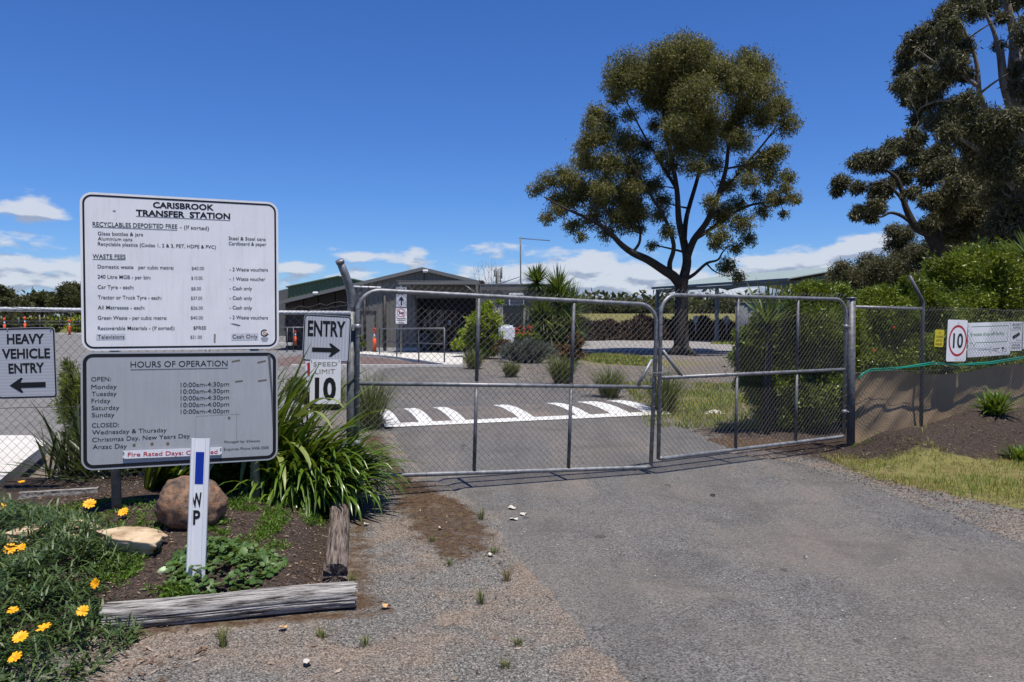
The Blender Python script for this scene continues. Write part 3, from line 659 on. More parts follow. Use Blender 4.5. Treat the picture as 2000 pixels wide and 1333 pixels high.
def notice_board():
    base = GH(330, 985)
    root = empty('notice_board', base, 'large two panel sign on grey posts, CARISBROOK TRANSFER STATION fees above opening hours', 'sign')
    fw = P(158, 376, 6.0) - P(544, 396, 6.55)
    for px, py in ((219, 990), (494, 968)):
        t = (px - 158) / 386; Y = 6.0 + 0.55 * t + 0.075; top = P(px, 384 + 18 * t, Y); b = P(px, py, Y)
        m = MB(); m.tube([(top.x, Y, H(top.x, Y) - 0.3), (top.x, Y, top.z - 0.01)], 0.036, 20); m.build('post', M['galv'], root)
        m = MB(); m.tube([(top.x, Y, top.z - 0.01), (top.x, Y, top.z + 0.012), (top.x, Y, top.z + 0.018)], [0.042, 0.042, 0.03], 16); m.build('post_cap', M['galv'], root)
    for py0, py1 in ((440, 447), (625, 632), (745, 738), (865, 848)):
        a = P(170, py0, 6.02 + 0.028); b = P(532, py1, 6.53 + 0.028); m = MB(); m.tube([a, b], 0.012, 4, sm=False); m.build('mounting_rail', M['galv'], root)
    B = Board(root, 'fee_board', (157, 374.5), (158, 686), (544, 396), (544, 681), 6.0, 6.55, 0.085, M['sign'], (0.017, 0.014, M['black']), label='white fee board with heavy bold heading, upper panel')
    k = 3.92

    def c(x, y): return (150 + x / k, 360 + y / k)
    K = M['black']; D = M['dgrey']
    B.text('CARISBROOK', c(583, 180), c(1050, 200), 42 / k, K, 0.035); B.text('TRANSFER  STATION', c(453, 240), c(1175, 268), 43 / k, K, 0.035)
    B.line(c(453, 246), c(1174, 279), 0.004, K)
    B.text('RECYCLABLES DEPOSITED FREE', c(121, 322), c(770, 341), 33 / k, K, 0.008); B.line(c(121, 328), c(770, 353), 0.004, K); B.text('- (If sorted)', c(790, 342), c(1012, 354), 29 / k, K, 0.005)
    B.text('Glass bottles & jars', c(161, 391), c(507, 399), 27 / k, K, 0.006); B.text('Aluminium cans', c(161, 430), c(425, 437), 27 / k, K, 0.006)
    B.text('Recyclable plastics (Codes 1, 2 & 3, PET, HDPE & PVC)', c(161, 470), c(1066, 495), 27 / k, K, 0.006)
    B.text('Steel & Steel cans', c(1163, 427), c(1446, 435), 26 / k, K, 0.006); B.text('Cardboard & paper', c(1163, 467), c(1451, 474), 26 / k, K, 0.006)
    B.text('WASTE FEES', c(121, 567), c(374, 571), 31 / k, K, 0.008); B.line(c(121, 575), c(374, 579), 0.004, K)
    for s, x0, y0, x1, y1 in (('Domestic waste   per cubic metre:', 160, 645, 743, 654), ('240 Litre MGB - per bin:', 160, 722, 566, 729), ('Car Tyre - each:', 160, 801, 436, 804), ('Tractor or Truck Tyre - each:', 161, 880, 649, 884),
                              ('All Matresses - each:', 161, 958, 522, 960), ('Green Waste - per cubic metre:', 161, 1037, 691, 1038), ('Recoverable Materials - (If sorted):', 161, 1117, 751, 1115)):
        B.text(s, c(x0, y0), c(x1, y1), 28 / k, K, 0.006)
    B.poly([c(148, 1148), c(372, 1145), c(372, 1190), c(148, 1193)], M['sticker'], -0.0014, 'sticker'); B.text('Televisions', c(160, 1184), c(365, 1182), 29 / k, K, 0, -0.0028)
    for s, x0, x1, y in (('$40.00', 880, 975, 657), ('$10.00.', 877, 968, 731), ('$8.00', 876, 952, 812), ('$37.00', 874, 961, 885), ('$26.00', 873, 966, 960), ('$40.00', 872, 966, 1035), ('$21.00', 870, 958, 1183)):
        B.text(s, c(x0, y), c(x1, y), 24 / k, D, 0.004)
    B.text('$FREE', c(893, 1113), c(991, 1113), 25 / k, K, 0.005)
    for s, x1, y in (('- 2 Waste vouchers', 1463, 669), ('- 1 Waste voucher', 1443, 741), ('- Cash only', 1342, 813), ('- Cash only', 1342, 887), ('- Cash only', 1342, 961), ('- 2 Waste vouchers', 1463, 1036)):
        B.text(s, c(1170, y - 3), c(x1, y), 27 / k, K, 0.006)
    B.poly([c(1184, 1144), c(1390, 1140), c(1390, 1192), c(1184, 1195)], M['sticker'], -0.0014, 'sticker'); B.text('Cash Only', c(1192, 1182), c(1384, 1180), 30 / k, K, 0, -0.0028)
    B.circle(c(1437, 1140), 29 / k, K, inner=0.72, name='logo'); B.circle(c(1442, 1138), 17 / k, M['logo_tan'], name='logo', inner=0.45); B.poly([c(1440, 1130), c(1470, 1115), c(1472, 1150)], M['sign'], -0.0022, 'logo')
    for i, (a, b) in enumerate(((1411, 1464), (1408, 1468), (1414, 1462), (1418, 1458))): B.line(c(a, 1176 + i * 9), c(b, 1176 + i * 9), 0.0035, D, name='logo_text')
    B.poly([c(1170, 1066), c(1205, 1068), c(1256, 1080), c(1240, 1086), c(1210, 1078)], M['dgrey'], name='scuff'); B.poly([c(1050, 1145), c(1064, 1150), c(1062, 1215), c(1048, 1210)], M['fade'], name='scuff'); B.poly([c(270, 203), c(300, 200), c(292, 214)], M['fade'], name='scuff')
    for q in ((30, 590), (30, 1080)): pass
    k2 = 4.761

    def d(x, y): return (150 + x / k2, 660 + y / k2)
    B = Board(root, 'hours_board', (157, 688.5), (159, 920), (543, 685.5), (542, 898.5), 6.0, 6.55, 0.085, M['signg'], (0.014, 0.026, M['black']), label='grey opening hours board, lower panel')
    B.text('HOURS OF OPERATION', d(500, 277), d(1402, 264), 55 / k2, K, 0.0); B.line(d(499, 298), d(1405, 283), 0.004, K)
    for s, x0, y0, x1, y1 in (('OPEN:', 134, 406, 317, 402), ('Monday', 135, 478, 372, 473), ('Tuesday', 138, 542, 370, 538), ('Friday', 137, 608, 313, 604), ('Saturday', 138, 673, 396, 668), ('Sunday', 140, 739, 351, 734),
                              ('CLOSED:', 140, 835, 392, 828), ('Wednesday & Thursday', 143, 901, 836, 876), ('Christmas Day, New Years Day', 143, 970, 1051, 930), ('Anzac Day', 147, 1036, 466, 1026)):
        B.text(s, d(x0, y0), d(x1, y1), 40 / k2, K, 0.0)
    for s, y in (('10:00am-4:30pm', 459), ('10:00am-4:30pm', 521), ('10:00am-4:30pm', 583), ('10:00am-4:00pm', 646), ('10:00am-4:00pm', 708)):
        B.text(s, d(966, y), d(1416, y - 9), 41 / k2, K, 0.0)
    B.text('Managed by: Ellwaste', d(1370, 980), d(1703, 968), 22 / k2, K, 0); B.text('Enquiries Phone 5456 2500', d(1368, 1050), d(1786, 1032), 24 / k2, K, 0)
    for x, y, a, b in ((1442, 222, 1518, 208), (1678, 232, 1756, 214), (1472, 408, 1543, 400), (1686, 402, 1766, 391)): B.line(d(x, y), d(a, b), 0.011, M['tapeold'], name='tape_mark')
    for x, y in ((533, 998), (700, 987), (846, 985)): B.circle(d(x, y), 15 / k2, M['tapeold'], name='adhesive_dot')
    for a, b in (((1106, 730), (1106, 930)), ((1110, 730), (1415, 712)), ((1485, 690), (1485, 960)), ((1425, 712), (1515, 710))): B.line(d(*a), d(*b), 0.0022, M['fade'], name='adhesive_line')
    B.circle(d(1416, 745), 12 / k2, M['tapeold'], name='adhesive_dot'); B.poly([d(1775, 158), d(1800, 160), d(1822, 520), d(1820, 860), d(1806, 540)], M['dgrey'], name='dark_wedge')  # last polygon: dark grey wedge down the right edge of the board
    # screwed on strip
    corners = [d(425, 1052), d(432, 1127), d(1346, 1017), d(1350, 1088)]
    def yz(p): return 6.0 + 0.55 * (p[0] - 158) / 386 - 0.018
    st = Board(root, 'notice_strip', corners[0], corners[1], corners[2], corners[3], yz(corners[0]), yz(corners[2]), 0.004, M['whitep'], None, 0.003, 'thin white strip with red words Fire Rated Days: Cancelled')
    st.text('Fire Rated Days: Cancelled', d(474, 1106), d(1308, 1078), 38 / k2, M['red'], 0.008)
    for x, y in ((435, 1068), (435, 1122), (1338, 1032), (1342, 1084)): st.bolt(*d(x, y), 0.005, M['dgrey'], 'screw')


notice_board()


def simple_sign(name, label, tl, bl, tr, br, zl, zr, r, mat, border, thick=0.003):
    b = Board(None, name, tl, bl, tr, br, zl, zr, r, mat, border, thick); tag(b.top, label, 'sign'); return b


def arrow(B, tail, head, wpx, hw, hl, mat, y=-0.0016):
    (x0, z0), (x1, z1) = B.loc(*tail), B.loc(*head); L = math.hypot(x1 - x0, z1 - z0); e = ((x1 - x0) / L, (z1 - z0) / L); n = (-e[1], e[0])
    s = L / math.hypot(head[0] - tail[0], head[1] - tail[1]); w = wpx * s / 2; hw *= s; hl *= s

    def q(a, b): return (x0 + e[0] * a + n[0] * b, z0 + e[1] * a + n[1] * b)
    B.polyl([q(0, -w), q(L - hl * .8, -w), q(L - hl, -hw), q(L - hl * .85, -hw * 1.06), q(L, 0), q(L - hl * .85, hw * 1.06), q(L - hl, hw), q(L - hl * .8, w), q(0, w)], mat, y, 'arrow')


def fence_signs():
    K = M['black']
    B = simple_sign('heavy_vehicle_sign', 'HEAVY VEHICLE ENTRY sign with left arrow, wired to the chain link fence', (-8, 640.5), (-6, 781), (108, 640), (111, 776), 7.0, 7.03, 0.035, M['signrh'], (0.004, 0.013, K))
    k = 3.33

    def c(x, y): return (x / k, 580 + y / k)
    B.text('HEAVY', c(46, 305), c(288, 303), 60 / k, K, 0.03); B.text('VEHICLE', c(14, 402), c(327, 397), 60 / k, K, 0.03); B.text('ENTRY', c(57, 498), c(290, 490), 60 / k, K, 0.03)
    arrow(B, c(298, 571), c(63, 578), 36 / k, 48 / k, 88 / k, K)
    B.bolt(*c(50, 212)); B.bolt(*c(330, 212))
    B = simple_sign('entry_sign', 'silver ENTRY sign with right arrow, wired to the fence beside the gate post', (593, 614.5), (591, 704), (686, 617.5), (683, 710.5), 7.42, 7.47, 0.035, M['signr'], (0.004, 0.010, K))
    k = 8.33

    def c(x, y): return (540 + x / k, 560 + y / k)
    B.text('ENTRY', c(508, 796), c(1120, 813), 236 / k, K, 0.03); arrow(B, c(578, 1026), c(1040, 1040), 74 / k, 108 / k, 185 / k, K)
    B = simple_sign('speed_limit_sign', 'faded white SPEED LIMIT 10 sign below the entry sign', (605.5, 702.5), (605, 789), (666, 702.5), (665, 790), 7.40, 7.44, 0.014, M['sign'], None)
    k = 3.508

    def c(x, y): return (540 + x / k, 500 + y / k)
    B.text('SPEED', c(253, 757), c(418, 755), 28 / k, M['fade'], 0.0); B.text('LIMIT', c(266, 809), c(403, 807), 31 / k, M['fade'], 0.0); B.text('10', c(262, 980), c(408, 980), 138 / k, K, 0.04)
    for q in ((240, 718), (430, 718), (240, 1006), (430, 1003)): B.bolt(*c(*q), 0.004, M['dgrey'])
    # right-hand fence
    def zr(px): return 10.36 + (px - 1660) / 140 * 0.72 - 0.14 + max(0, px - 1800) * 0.0052 * 0.25
    k = 8.33

    def c(x, y): return (1800 + x / k, 600 + y / k)

    def mk(name, label, q, mat, border=None, r=0.012, dz=0.0):
        tl, bl, tr, br = [c(*p) for p in q]
        return simple_sign(name, label, tl, bl, tr, br, zr((tl[0] + bl[0]) / 2) - dz, zr((tr[0] + br[0]) / 2) - dz, r, mat, border)
    B = mk('valuables_sign', 'small yellow sign reading NO VALUABLES KEPT ON PREMISES', ((228, 368), (203, 645), (372, 372), (350, 655)), M['yellow'], None, 0.02)
    for s, x0, x1, y in (('NO', 283, 308, 435), ('VALUABLES', 238, 350, 500), ('KEPT ON', 240, 330, 562), ('PREMISES', 225, 330, 625)): B.text(s, c(x0, y), c(x1, y), 34 / k, K, 0.0)
    B = mk('speed_sign', 'white rectangular 10 sign with red ring on the right hand fence', ((435, 205), (393, 887), (757, 215), (715, 885)), M['sign'], None, 0.03, 0.02)
    x, z = B.loc(*c(588, 548)); hw = B.w * 0.46; n = 36
    B.attach(B.mesh('red_ring', [(x + hw * q * math.cos(2 * math.pi * j / n), -0.0014, z + hw * q * math.sin(2 * math.pi * j / n) * 1.0) for q in (1, .86) for j in range(n)], [(j, (j + 1) % n, (j + 1) % n + n, j + n) for j in range(n)], M['red']))
    B.text('10', c(505, 662), c(668, 662), 228 / k, K, 0.02); B.bolt(*c(603, 255)); B.bolt(*c(557, 840))
    B = mk('ewaste_sign', 'wide white sign with green outline reading E-waste drop-off facility', ((768, 258), (735, 825), (1455, 240), (1430, 775)), M['sign'], None, 0.006)
    g = M['green']
    B.text('E-waste drop-off facility', c(800, 474), c(1345, 455), 58 / k, g, 0.0)
    for a, b in (((808, 322), (1415, 300)), ((1412, 300), (1392, 560)), ((1392, 560), (880, 582)), ((880, 582), (850, 640)), ((850, 640), (828, 585)), ((828, 585), (790, 588))): B.line(c(*a), c(*b), 0.007, g, name='green_line')
    B.line(c(918, 700), c(1080, 695), 0.006, M['dgrey'], name='lettering'); B.text('Sustainability', c(1158, 687), c(1272, 682), 20 / k, K, 0.01); B.text('Victoria', c(1158, 715), c(1222, 713), 20 / k, K, 0.01)
    for a, b in (((1138, 658), (1103, 662)), ((1103, 662), (1103, 725)), ((1103, 725), (1125, 728)), ((1105, 690), (1135, 688)), ((1125, 728), (1138, 750))): B.line(c(*a), c(*b), 0.004, g, name='logo')
    B.poly([c(1296, 655), c(1343, 650), c(1338, 680), c(1303, 684)], K, name='logo'); B.poly([c(1308, 695), c(1325, 695), c(1316, 735)], K, name='logo'); B.text('Victoria', c(1340, 694), c(1390, 692), 16 / k, K, 0.01); B.line(c(1340, 722), c(1385, 720), 0.006, M['dgrey'], name='lettering')
    B = mk('security_sign', 'white SECURITY NOTICE sign with black camera symbol at the right end', ((1460, 240), (1432, 715), (1652, 238), (1620, 712)), M['sign'], None, 0.01, 0.01)
    B.text('SECURITY', c(1478, 305), c(1636, 300), 34 / k, K, 0.01); B.text('NOTICE', c(1495, 355), c(1615, 352), 34 / k, K, 0.01)
    B.line(c(1455, 376), c(1648, 372), 0.004, K); B.line(c(1440, 585), c(1628, 580), 0.004, K)
    B.poly([c(1474, 478), c(1590, 408), c(1602, 455), c(1490, 528)], K, name='camera_symbol'); B.line(c(1545, 500), c(1545, 542), 0.004, K, name='camera_symbol'); B.line(c(1545, 542), c(1625, 540), 0.004, K, name='camera_symbol')
    B.text('SURVEILLANCE', c(1468, 640), c(1600, 635), 34 / k, K, 0.0); B.text('CAMERAS IN USE', c(1450, 686), c(1604, 682), 34 / k, K, 0.0)
    B = mk('white_notice', 'white sign cut off by the right edge of the photo', ((1664, 240), (1635, 682), (1860, 238), (1840, 680)), M['sign'], None, 0.01)


fence_signs()


def wp_post():
    a = P(386, 1140, 4.86); root = empty('marker_post', a, 'white plastic marker post with blue band and black letters W P', 'marker post')
    bot = P(380, 1150, 4.86); top = P(391, 857, 4.92); up = (top - bot).normalized(); ex = Vector((1, 0.05, 0)); ex = (ex - up * ex.dot(up)).normalized(); n = up.cross(ex)
    L = (top - bot).length; w = 0.058
    m = MB(); m.prism([(-w, 0.018), (-w, 0.004), (-w + 0.008, -0.004), (-w + 0.022, -0.002), (-w + 0.028, 0.008), (w - 0.028, 0.008), (w - 0.022, -0.002), (w - 0.008, -0.004), (w, 0.004), (w, 0.018), (w - 0.006, 0.018), (w - 0.006, 0.006), (w - 0.026, 0.012), (-w + 0.026, 0.012), (-w + 0.006, 0.006), (-w + 0.006, 0.018)], bot - up * 0.2, ex, n, up * (L + 0.2))
    m.build('post_body', M['whitep'], root)
    B = Board.__new__(Board); o = bot.lerp(top, 0.5) + n * 0.0075; B.n = n; B.o = o; B.M = Matrix(((ex.x, n.x, up.x, o.x), (ex.y, n.y, up.y, o.y), (ex.z, n.z, up.z, o.z), (0, 0, 0, 1))); B.inv = B.M.inverted(); B.root = root; B.top = None
    pl = B.mesh('blue_reflector', [(x, y, z) for z in (L / 2 - 0.085, L / 2 - 0.285) for x in (-0.026, 0.026) for y in (-0.001, 0.002)], [(0, 4, 6, 2), (1, 3, 7, 5), (0, 1, 5, 4), (2, 6, 7, 3), (0, 2, 3, 1), (4, 5, 7, 6)], M['blue']); pl.parent = root; pl.matrix_basis = wmat(root).inverted() @ B.M

    class FaceP: pass
    def att(o_): o_.parent = root; o_.matrix_basis = wmat(root).inverted() @ B.M; return o_
    B.attach = att
    B.text('W', (375, 991), (396, 989), 26, M['black'], 0.03); B.text('P', (377, 1024), (391, 1024), 26, M['black'], 0.03)


wp_post()

# ------------------------------------------------------------------ chain link fence and gates


def chainlink(name, fn, width, height, mat, parent, W_=0.07, r=0.0019, top_ext=0.0, label=None):
    """fn(u,v)->world point, u in metres along, v in metres up (arrays)"""
    n = int(width / (W_ / 2)); m = int(round(height / (W_ / 2)))
    V = []; Fc = []; base = 0
    i = np.arange(n)[:, None]; k = np.arange(m + 1)[None, :]
    u = (i + ((i + k) % 2)) * W_ / 2 + 0 * k; v = k * height / m + 0 * i
    u = u + 0.0025 * np.sin(i * 12.9 + k * 7.1); 
    pts, nrm = fn(u.ravel(), v.ravel())
    pts = pts + nrm * (np.where(((i + k) % 2) == 0, 1, -1).ravel()[:, None] * r * 1.2)
    pts = pts.reshape(n, m + 1, 3); nrm = nrm.reshape(n, m + 1, 3)
    if top_ext:   # cut ends sticking up in open prongs
        e = pts[:, -1] - pts[:, -2]; tip = pts[:, -1] + e * top_ext; pts = np.concatenate([pts, tip[:, None]], 1); nrm = np.concatenate([nrm, nrm[:, -1:]], 1)
    K = pts.shape[1]
    d = pts[:, 1:] - pts[:, :-1]; d /= np.linalg.norm(d, axis=2, keepdims=True) + 1e-9
    a = pts[:, :-1]; b = pts[:, 1:]; nn = nrm[:, :-1]; s = np.cross(d, nn)
    ang = [0, 2.094, 4.189]; ring = [(nn * math.cos(t) + s * math.sin(t)) * r for t in ang]
    vs = np.stack([a + ring[0], a + ring[1], a + ring[2], b + ring[0], b + ring[1], b + ring[2]], 2).reshape(-1, 3)
    q = np.arange(len(vs) // 6)[:, None, None] * 6 + np.array([[0, 1, 4, 3], [1, 2, 5, 4], [2, 0, 3, 5]])[None]
    o = npmesh(name, vs, q.reshape(-1, 4), mat, parent); o['kind'] = 'stuff'
    return o


def bil(tl, tr, br, bl):
    def f(s, t):   # s 0..1 across, t 0..1 up
        return bl.lerp(br, s).lerp(tl.lerp(tr, s), t)
    return f


def gate_leaf(label, tl, tr, br, bl, verts, midv, brace, rl, rr_, hinge_side, roundr=0.22):
    f = bil(tl, tr, br, bl); Wd = ((tr - tl).length + (br - bl).length) / 2; Hh = ((tl - bl).length + (tr - br).length) / 2
    root = empty('gate_leaf', f(0.5, 0.0), label, 'gate'); root.location.z = 0.02; root.matrix_basis = Matrix.Translation((f(.5, 0).x, f(.5, 0).y, 0.02))
    rr = 0.0225
    n = (tr - tl).cross(tl - bl).normalized()
    pts = [f(0, 0.0)]
    su = roundr / Wd; sv = roundr / Hh
    for k in range(9): a = R(90 * k / 8); pts.append(f(su * (1 - math.cos(a)), 1 - sv * (1 - math.sin(a))))
    for k in range(9): a = R(90 * k / 8); pts.append(f(1 - su * (1 - math.sin(a)), 1 - sv * (1 - math.cos(a))))
    pts.append(f(1, 0.0))
    m = MB(); m.tube(pts, rr, 12); m.build('frame', M['galv'], root)
    m = MB(); m.tube([f(0.0, 0.006), f(0.02, 0.0), f(0.98, 0.0), f(1.0, 0.006)], [rr * 1.05, rr, rr, rr * 1.05], 12); m.build('bottom_rail', M['galv'], root)
    m = MB(); m.tube([f(0, midv[0]), f(1, midv[1])], rr * 0.95, 12); m.build('mid_rail', M['galv'], root)
    for s0, s1 in verts:
        a, b = f(s0, 0.012), f(s1, 0.985); mm = midv[0] + (midv[1] - midv[0]) * s0; c = f((s0 + s1) / 2, mm - 0.02); d = f((s0 + s1) / 2, mm + 0.02)
        m = MB(); m.tube([a, c], rr * 0.85, 10); m.build('upright', M['galvd'], root); m = MB(); m.tube([d, b], rr * 0.85, 10); m.build('upright', M['galvd'], root)
    m = MB(); m.tube([f(*brace[0]), f(*brace[1])], rr * 0.85, 10); m.build('brace', M['galv'], root)
    inset = 0.01

    def fn(u, v):
        s = u / Wd; t = v / Hh; BL, BR, TL, TR = map(np.array, (bl, br, tl, tr))
        s = s[:, None]; t = t[:, None]; p = (BL * (1 - s) + BR * s) * (1 - t) + (TL * (1 - s) + TR * s) * t
        p = p - np.array(n) * rr * (1.05 if n.y > 0 else -1.05) * -1
        wob = 0.006 * np.sin(u * 5 + v * 3)
        return p + np.array(n) * wob[:, None], np.repeat(np.array(n)[None], len(p), 0)
    chainlink('wire_mesh', fn, Wd, Hh + 0.03, M['wire'], root, top_ext=1.2)
    # tie wires on the rails
    m = MB()
    for t in np.arange(0.05, Wd, 0.32):
        for tt in (0.0, (midv[0] + midv[1]) / 2, 1.0):
            if tt == 1.0 and (t < roundr or t > Wd - roundr): continue
            c = f(t / Wd, tt if tt in (0, 1) else midv[0] + (midv[1] - midv[0]) * t / Wd); e = (tr - tl).normalized(); a0 = Vector((0, 0, 1)); b0 = e.cross(a0)
            m.tube([c + (a0 * math.cos(q) + b0 * math.sin(q)) * (rr + 0.003) + e * 0.01 * q / 6.3 for q in np.linspace(0, 6.3, 9)], 0.0022, 4)
    for t in np.arange(0.12, 0.95, 0.075):
        for sd in (0, 1):
            c = f(sd, t); a0 = (tr - tl).normalized(); b0 = Vector((0, 0, 1)).cross(a0)
            m.tube([c + (a0 * math.cos(q) + b0 * math.sin(q)) * (rr + 0.003) + Vector((0, 0, 0.012 * q)) for q in np.linspace(0, 6.3, 9)], 0.0022, 4)
    o = m.build('tie_wire', M['wire'], root); o['kind'] = 'stuff'
    for hv in (0.18, 0.80):
        s = 0 if hinge_side == 'l' else 1; c = f(s, hv); sg = -1 if s == 0 else 1; e = (tr - tl).normalized() * sg
        m = MB(); m.tube([c - Vector((0, 0, .03)), c + Vector((0, 0, .03))], 0.034, 12); m.box(c + e * 0.05, (0.10, 0.018, 0.045), math.atan2(e.y, e.x)); m.tube([c + e * 0.06 + Vector((0, -0.05, 0)), c + e * 0.06 + Vector((0, 0.03, 0))], 0.009, 6); m.build('hinge', M['galv'], root)
    return f, root


LG = (P(699, 566, 7.55), P(1284, 596, 8.72), P(1271, 913, 8.72), P(697, 931, 7.55))
RG = (P(1291, 576, 8.70), P(1653, 585, 10.36), P(1648, 853, 10.36), P(1286, 897, 8.70))
fl_, lroot = gate_leaf('left leaf of the galvanised chain link gate, hinged at the entry sign', *LG, [(0.365, 0.370), (0.690, 0.692)], (0.50, 0.495), ((0.988, 0.665), (0.936, 0.50)), 0, 0, 'l')
fr_, rroot = gate_leaf('right leaf of the galvanised chain link gate, hinged at the thick right post', *RG, [(0.375, 0.375), (0.705, 0.705)], (0.495, 0.49), ((0.012, 0.66), (0.10, 0.50)), 0, 0, 'r')


def chain():
    c = fl_(0.995, 0.58) * 0.5 + fr_(0.005, 0.54) * 0.5; root = empty('gate_chain', (c.x, c.y, c.z), 'rusty dark chain with padlock fastening the two gate leaves together', 'chain')
    a = fl_(0.99, 0.585) + Vector((0, -0.035, 0)); b = fr_(0.012, 0.535) + Vector((0, -0.035, 0)); n = 13
    for lvl in (0, 1):
        for i in range(n):
            t = i / (n - 1); p = a.lerp(b, t) + Vector((-0.05 + 0.1 * t, -0.01, -0.02 * math.sin(math.pi * t) - lvl * 0.03 + 0.01)); ax = (b - a).normalized(); o2 = Vector((0, 0, 1)) if i % 2 else Vector((0, 1, 0))
            m = MB(); m.tube([p + ax * 0.013 * math.cos(q) + o2 * 0.008 * math.sin(q) for q in np.linspace(0, 6.283, 11)], 0.003, 5, cap=False); m.build('link', M['galvd'] if lvl else M['galv'], root)
    m = MB(); m.box(a + Vector((-0.01, -0.035, -0.075)), (0.045, 0.022, 0.04), bev=0.004); m.build('padlock', M['galvd'], root)


chain()


def posts_and_fence():
    # corner post with cranked arm at the left gate hinge
    b = P(684, 850, 7.60); root = empty('gate_post', (b.x, b.y, 0.0), 'thick galvanised gate post with cranked pipe top, left of the gates', 'post')
    x, y = b.x, 7.60; h1 = P(690, 585, 7.60).z; xt = P(687, 585, 7.6).x
    m = MB(); m.tube([(x, y, -0.2), (xt, y, h1 - 0.12)], 0.046, 18); m.build('post_shaft', M['galvd'], root)
    pts = [Vector((xt, y, h1 - 0.12)), P(688, 598, 7.6), P(686, 575, 7.58), P(681, 556, 7.55), P(674, 536, 7.52), P(665, 514, 7.47)]; m = MB(); m.tube(pts, [0.046, 0.045, 0.044, 0.041, 0.039, 0.037], 18); m.tube([pts[-1], pts[-1] + (pts[-1] - pts[-2]).normalized() * 0.03], [0.041, 0.041], 16); m.build('cranked_arm', M['galv'], root)
    b = P(1662, 858, 10.40); root = empty('gate_post', (b.x, b.y, 0.0), 'thick plain galvanised gate post with flat cap, right of the gates', 'post')
    tp = P(1663, 584, 10.40); m = MB(); m.tube([(b.x, b.y, -0.2), (tp.x, tp.y, tp.z)], 0.053, 20); m.build('post_shaft', M['galvd'], root)
    m = MB(); m.tube([(tp.x, tp.y, tp.z), (tp.x, tp.y, tp.z + 0.02)], 0.061, 20); m.build('post_cap', M['galv'], root)
    # left fence
    root = empty('chain_link_fence', (-4, 7.3, 0.1), 'chain link fence with white top rail running left from the gate post', 'fence')
    A = P(-620, 598, 6.75); Bp = P(685, 612, 7.55); bz = 0.14
    m = MB(); m.tube([A, P(0, 604, 7.13), P(400, 610, 7.38), Bp], 0.021, 12); m.build('top_rail', plain('pale_rail', (0.55, 0.56, 0.58), 0.4, 0.3), root)
    for px in (-560, 402):
        t = (px + 620) / 1305; Y = 6.75 + 0.8 * t; q = P(px, 605, Y); m = MB(); m.tube([(q.x, Y + 0.03, 0), (q.x, Y + 0.03, q.z + 0.02)], 0.024, 12); m.build('fence_post', M['galv'], root)
    a0 = np.array((A.x, A.y)); b0 = np.array((Bp.x, Bp.y)); L = np.linalg.norm(b0 - a0); dirn = (b0 - a0) / L; nr = np.array((dirn[1], -dirn[0], 0))
    if nr[1] > 0: nr = -nr
    ht = 1.80 - 0.13

    def fn(u, v):
        t = u / L; p = np.stack([a0[0] + dirn[0] * u, a0[1] + dirn[1] * u, 0.10 + v * 1.0], 1)
        zt = A.z + (Bp.z - A.z) * t; p[:, 2] = 0.10 + v / ht * (zt + 0.035 - 0.10)
        p += nr[None] * (0.026 + 0.012 * np.sin(u * 3.1) * np.sin(v * 2.2))[:, None]; return p, np.repeat(nr[None], len(p), 0)
    chainlink('wire_mesh', fn, L - 0.05, ht, M['wireold'], root, 0.078, 0.0015, top_ext=0.5)
    for hz, sag in ((0.92, 0.05), (0.2, 0.0)):
        m = MB(); m.tube([Vector((A.x + (Bp.x - A.x) * t, A.y + (Bp.y - A.y) * t - 0.03, hz - sag * math.sin(t * 9) * 0.4)) for t in np.linspace(0, 1, 30)], 0.0025, 5); m.build('tension_wire', M['wireold'], root)
    # twisted wires along the rail
    m = MB(); prev = None
    m.tube([P(560 + 13 * i, 604 - 1.6 * i + 3 * math.sin(i * 2.3), 7.44) for i in range(10)] + [P(686, 592, 7.54)], 0.003, 5)
    m.tube([P(600 + 8 * i, 608 - 1.2 * i + 3 * math.sin(i * 3.1), 7.46) for i in range(11)], 0.003, 5)
    m.tube([P(-30 + 20 * i, 598 + i * 1.2 + 1.5 * math.sin(i * 2), 7.1) for i in range(10)], 0.003, 5); m.build('loose_wire', M['wireold'], root)
    m = MB(); a = GH(38, 974); b = GH(192, 963); m.box(((a.x + b.x) / 2, (a.y + b.y) / 2, (a.z + b.z) / 2 + 0.02), ((b - a).length, 0.05, 0.06), math.atan2(b.y - a.y, b.x - a.x)); m.build('timber_plinth', M['timber'], root)
    # right fence
    root = empty('chain_link_fence', (6.0, 11.2, 0.15), 'chain link fence behind the dark mulch mound, right of the gates', 'fence')
    A = Vector((4.52, 10.42, 0)); dr = Vector((0.875, 0.484, 0)); Bq = P(1801, 700, 11.12); Bq.z = 0
    dr = (Bq - A).normalized()
    m = MB(); m.tube([P(1668, 600, 10.43), P(1801, 603.5, 11.12)], 0.021, 12); m.build('top_rail', M['galv'], root)
    for dist_ in (0, 3.2, 6.4, 9.6):
        q = Bq + dr * dist_; m = MB(); z = P(1801, 604, 11.12).z
        m.tube([(q.x, q.y, -0.1), (q.x, q.y, z), (q.x, q.y, z + 0.10), Vector((q.x, q.y, z + 0.14)) + Vector((-0.03, -0.02, 0)), Vector((q.x - 0.235, q.y - 0.08, z + 0.46))], [0.026, 0.026, 0.026, 0.026, 0.024], 14); m.build('fence_post', M['galvd'], root)
    Lr = 11.0; nr2 = np.array((dr.y, -dr.x, 0))

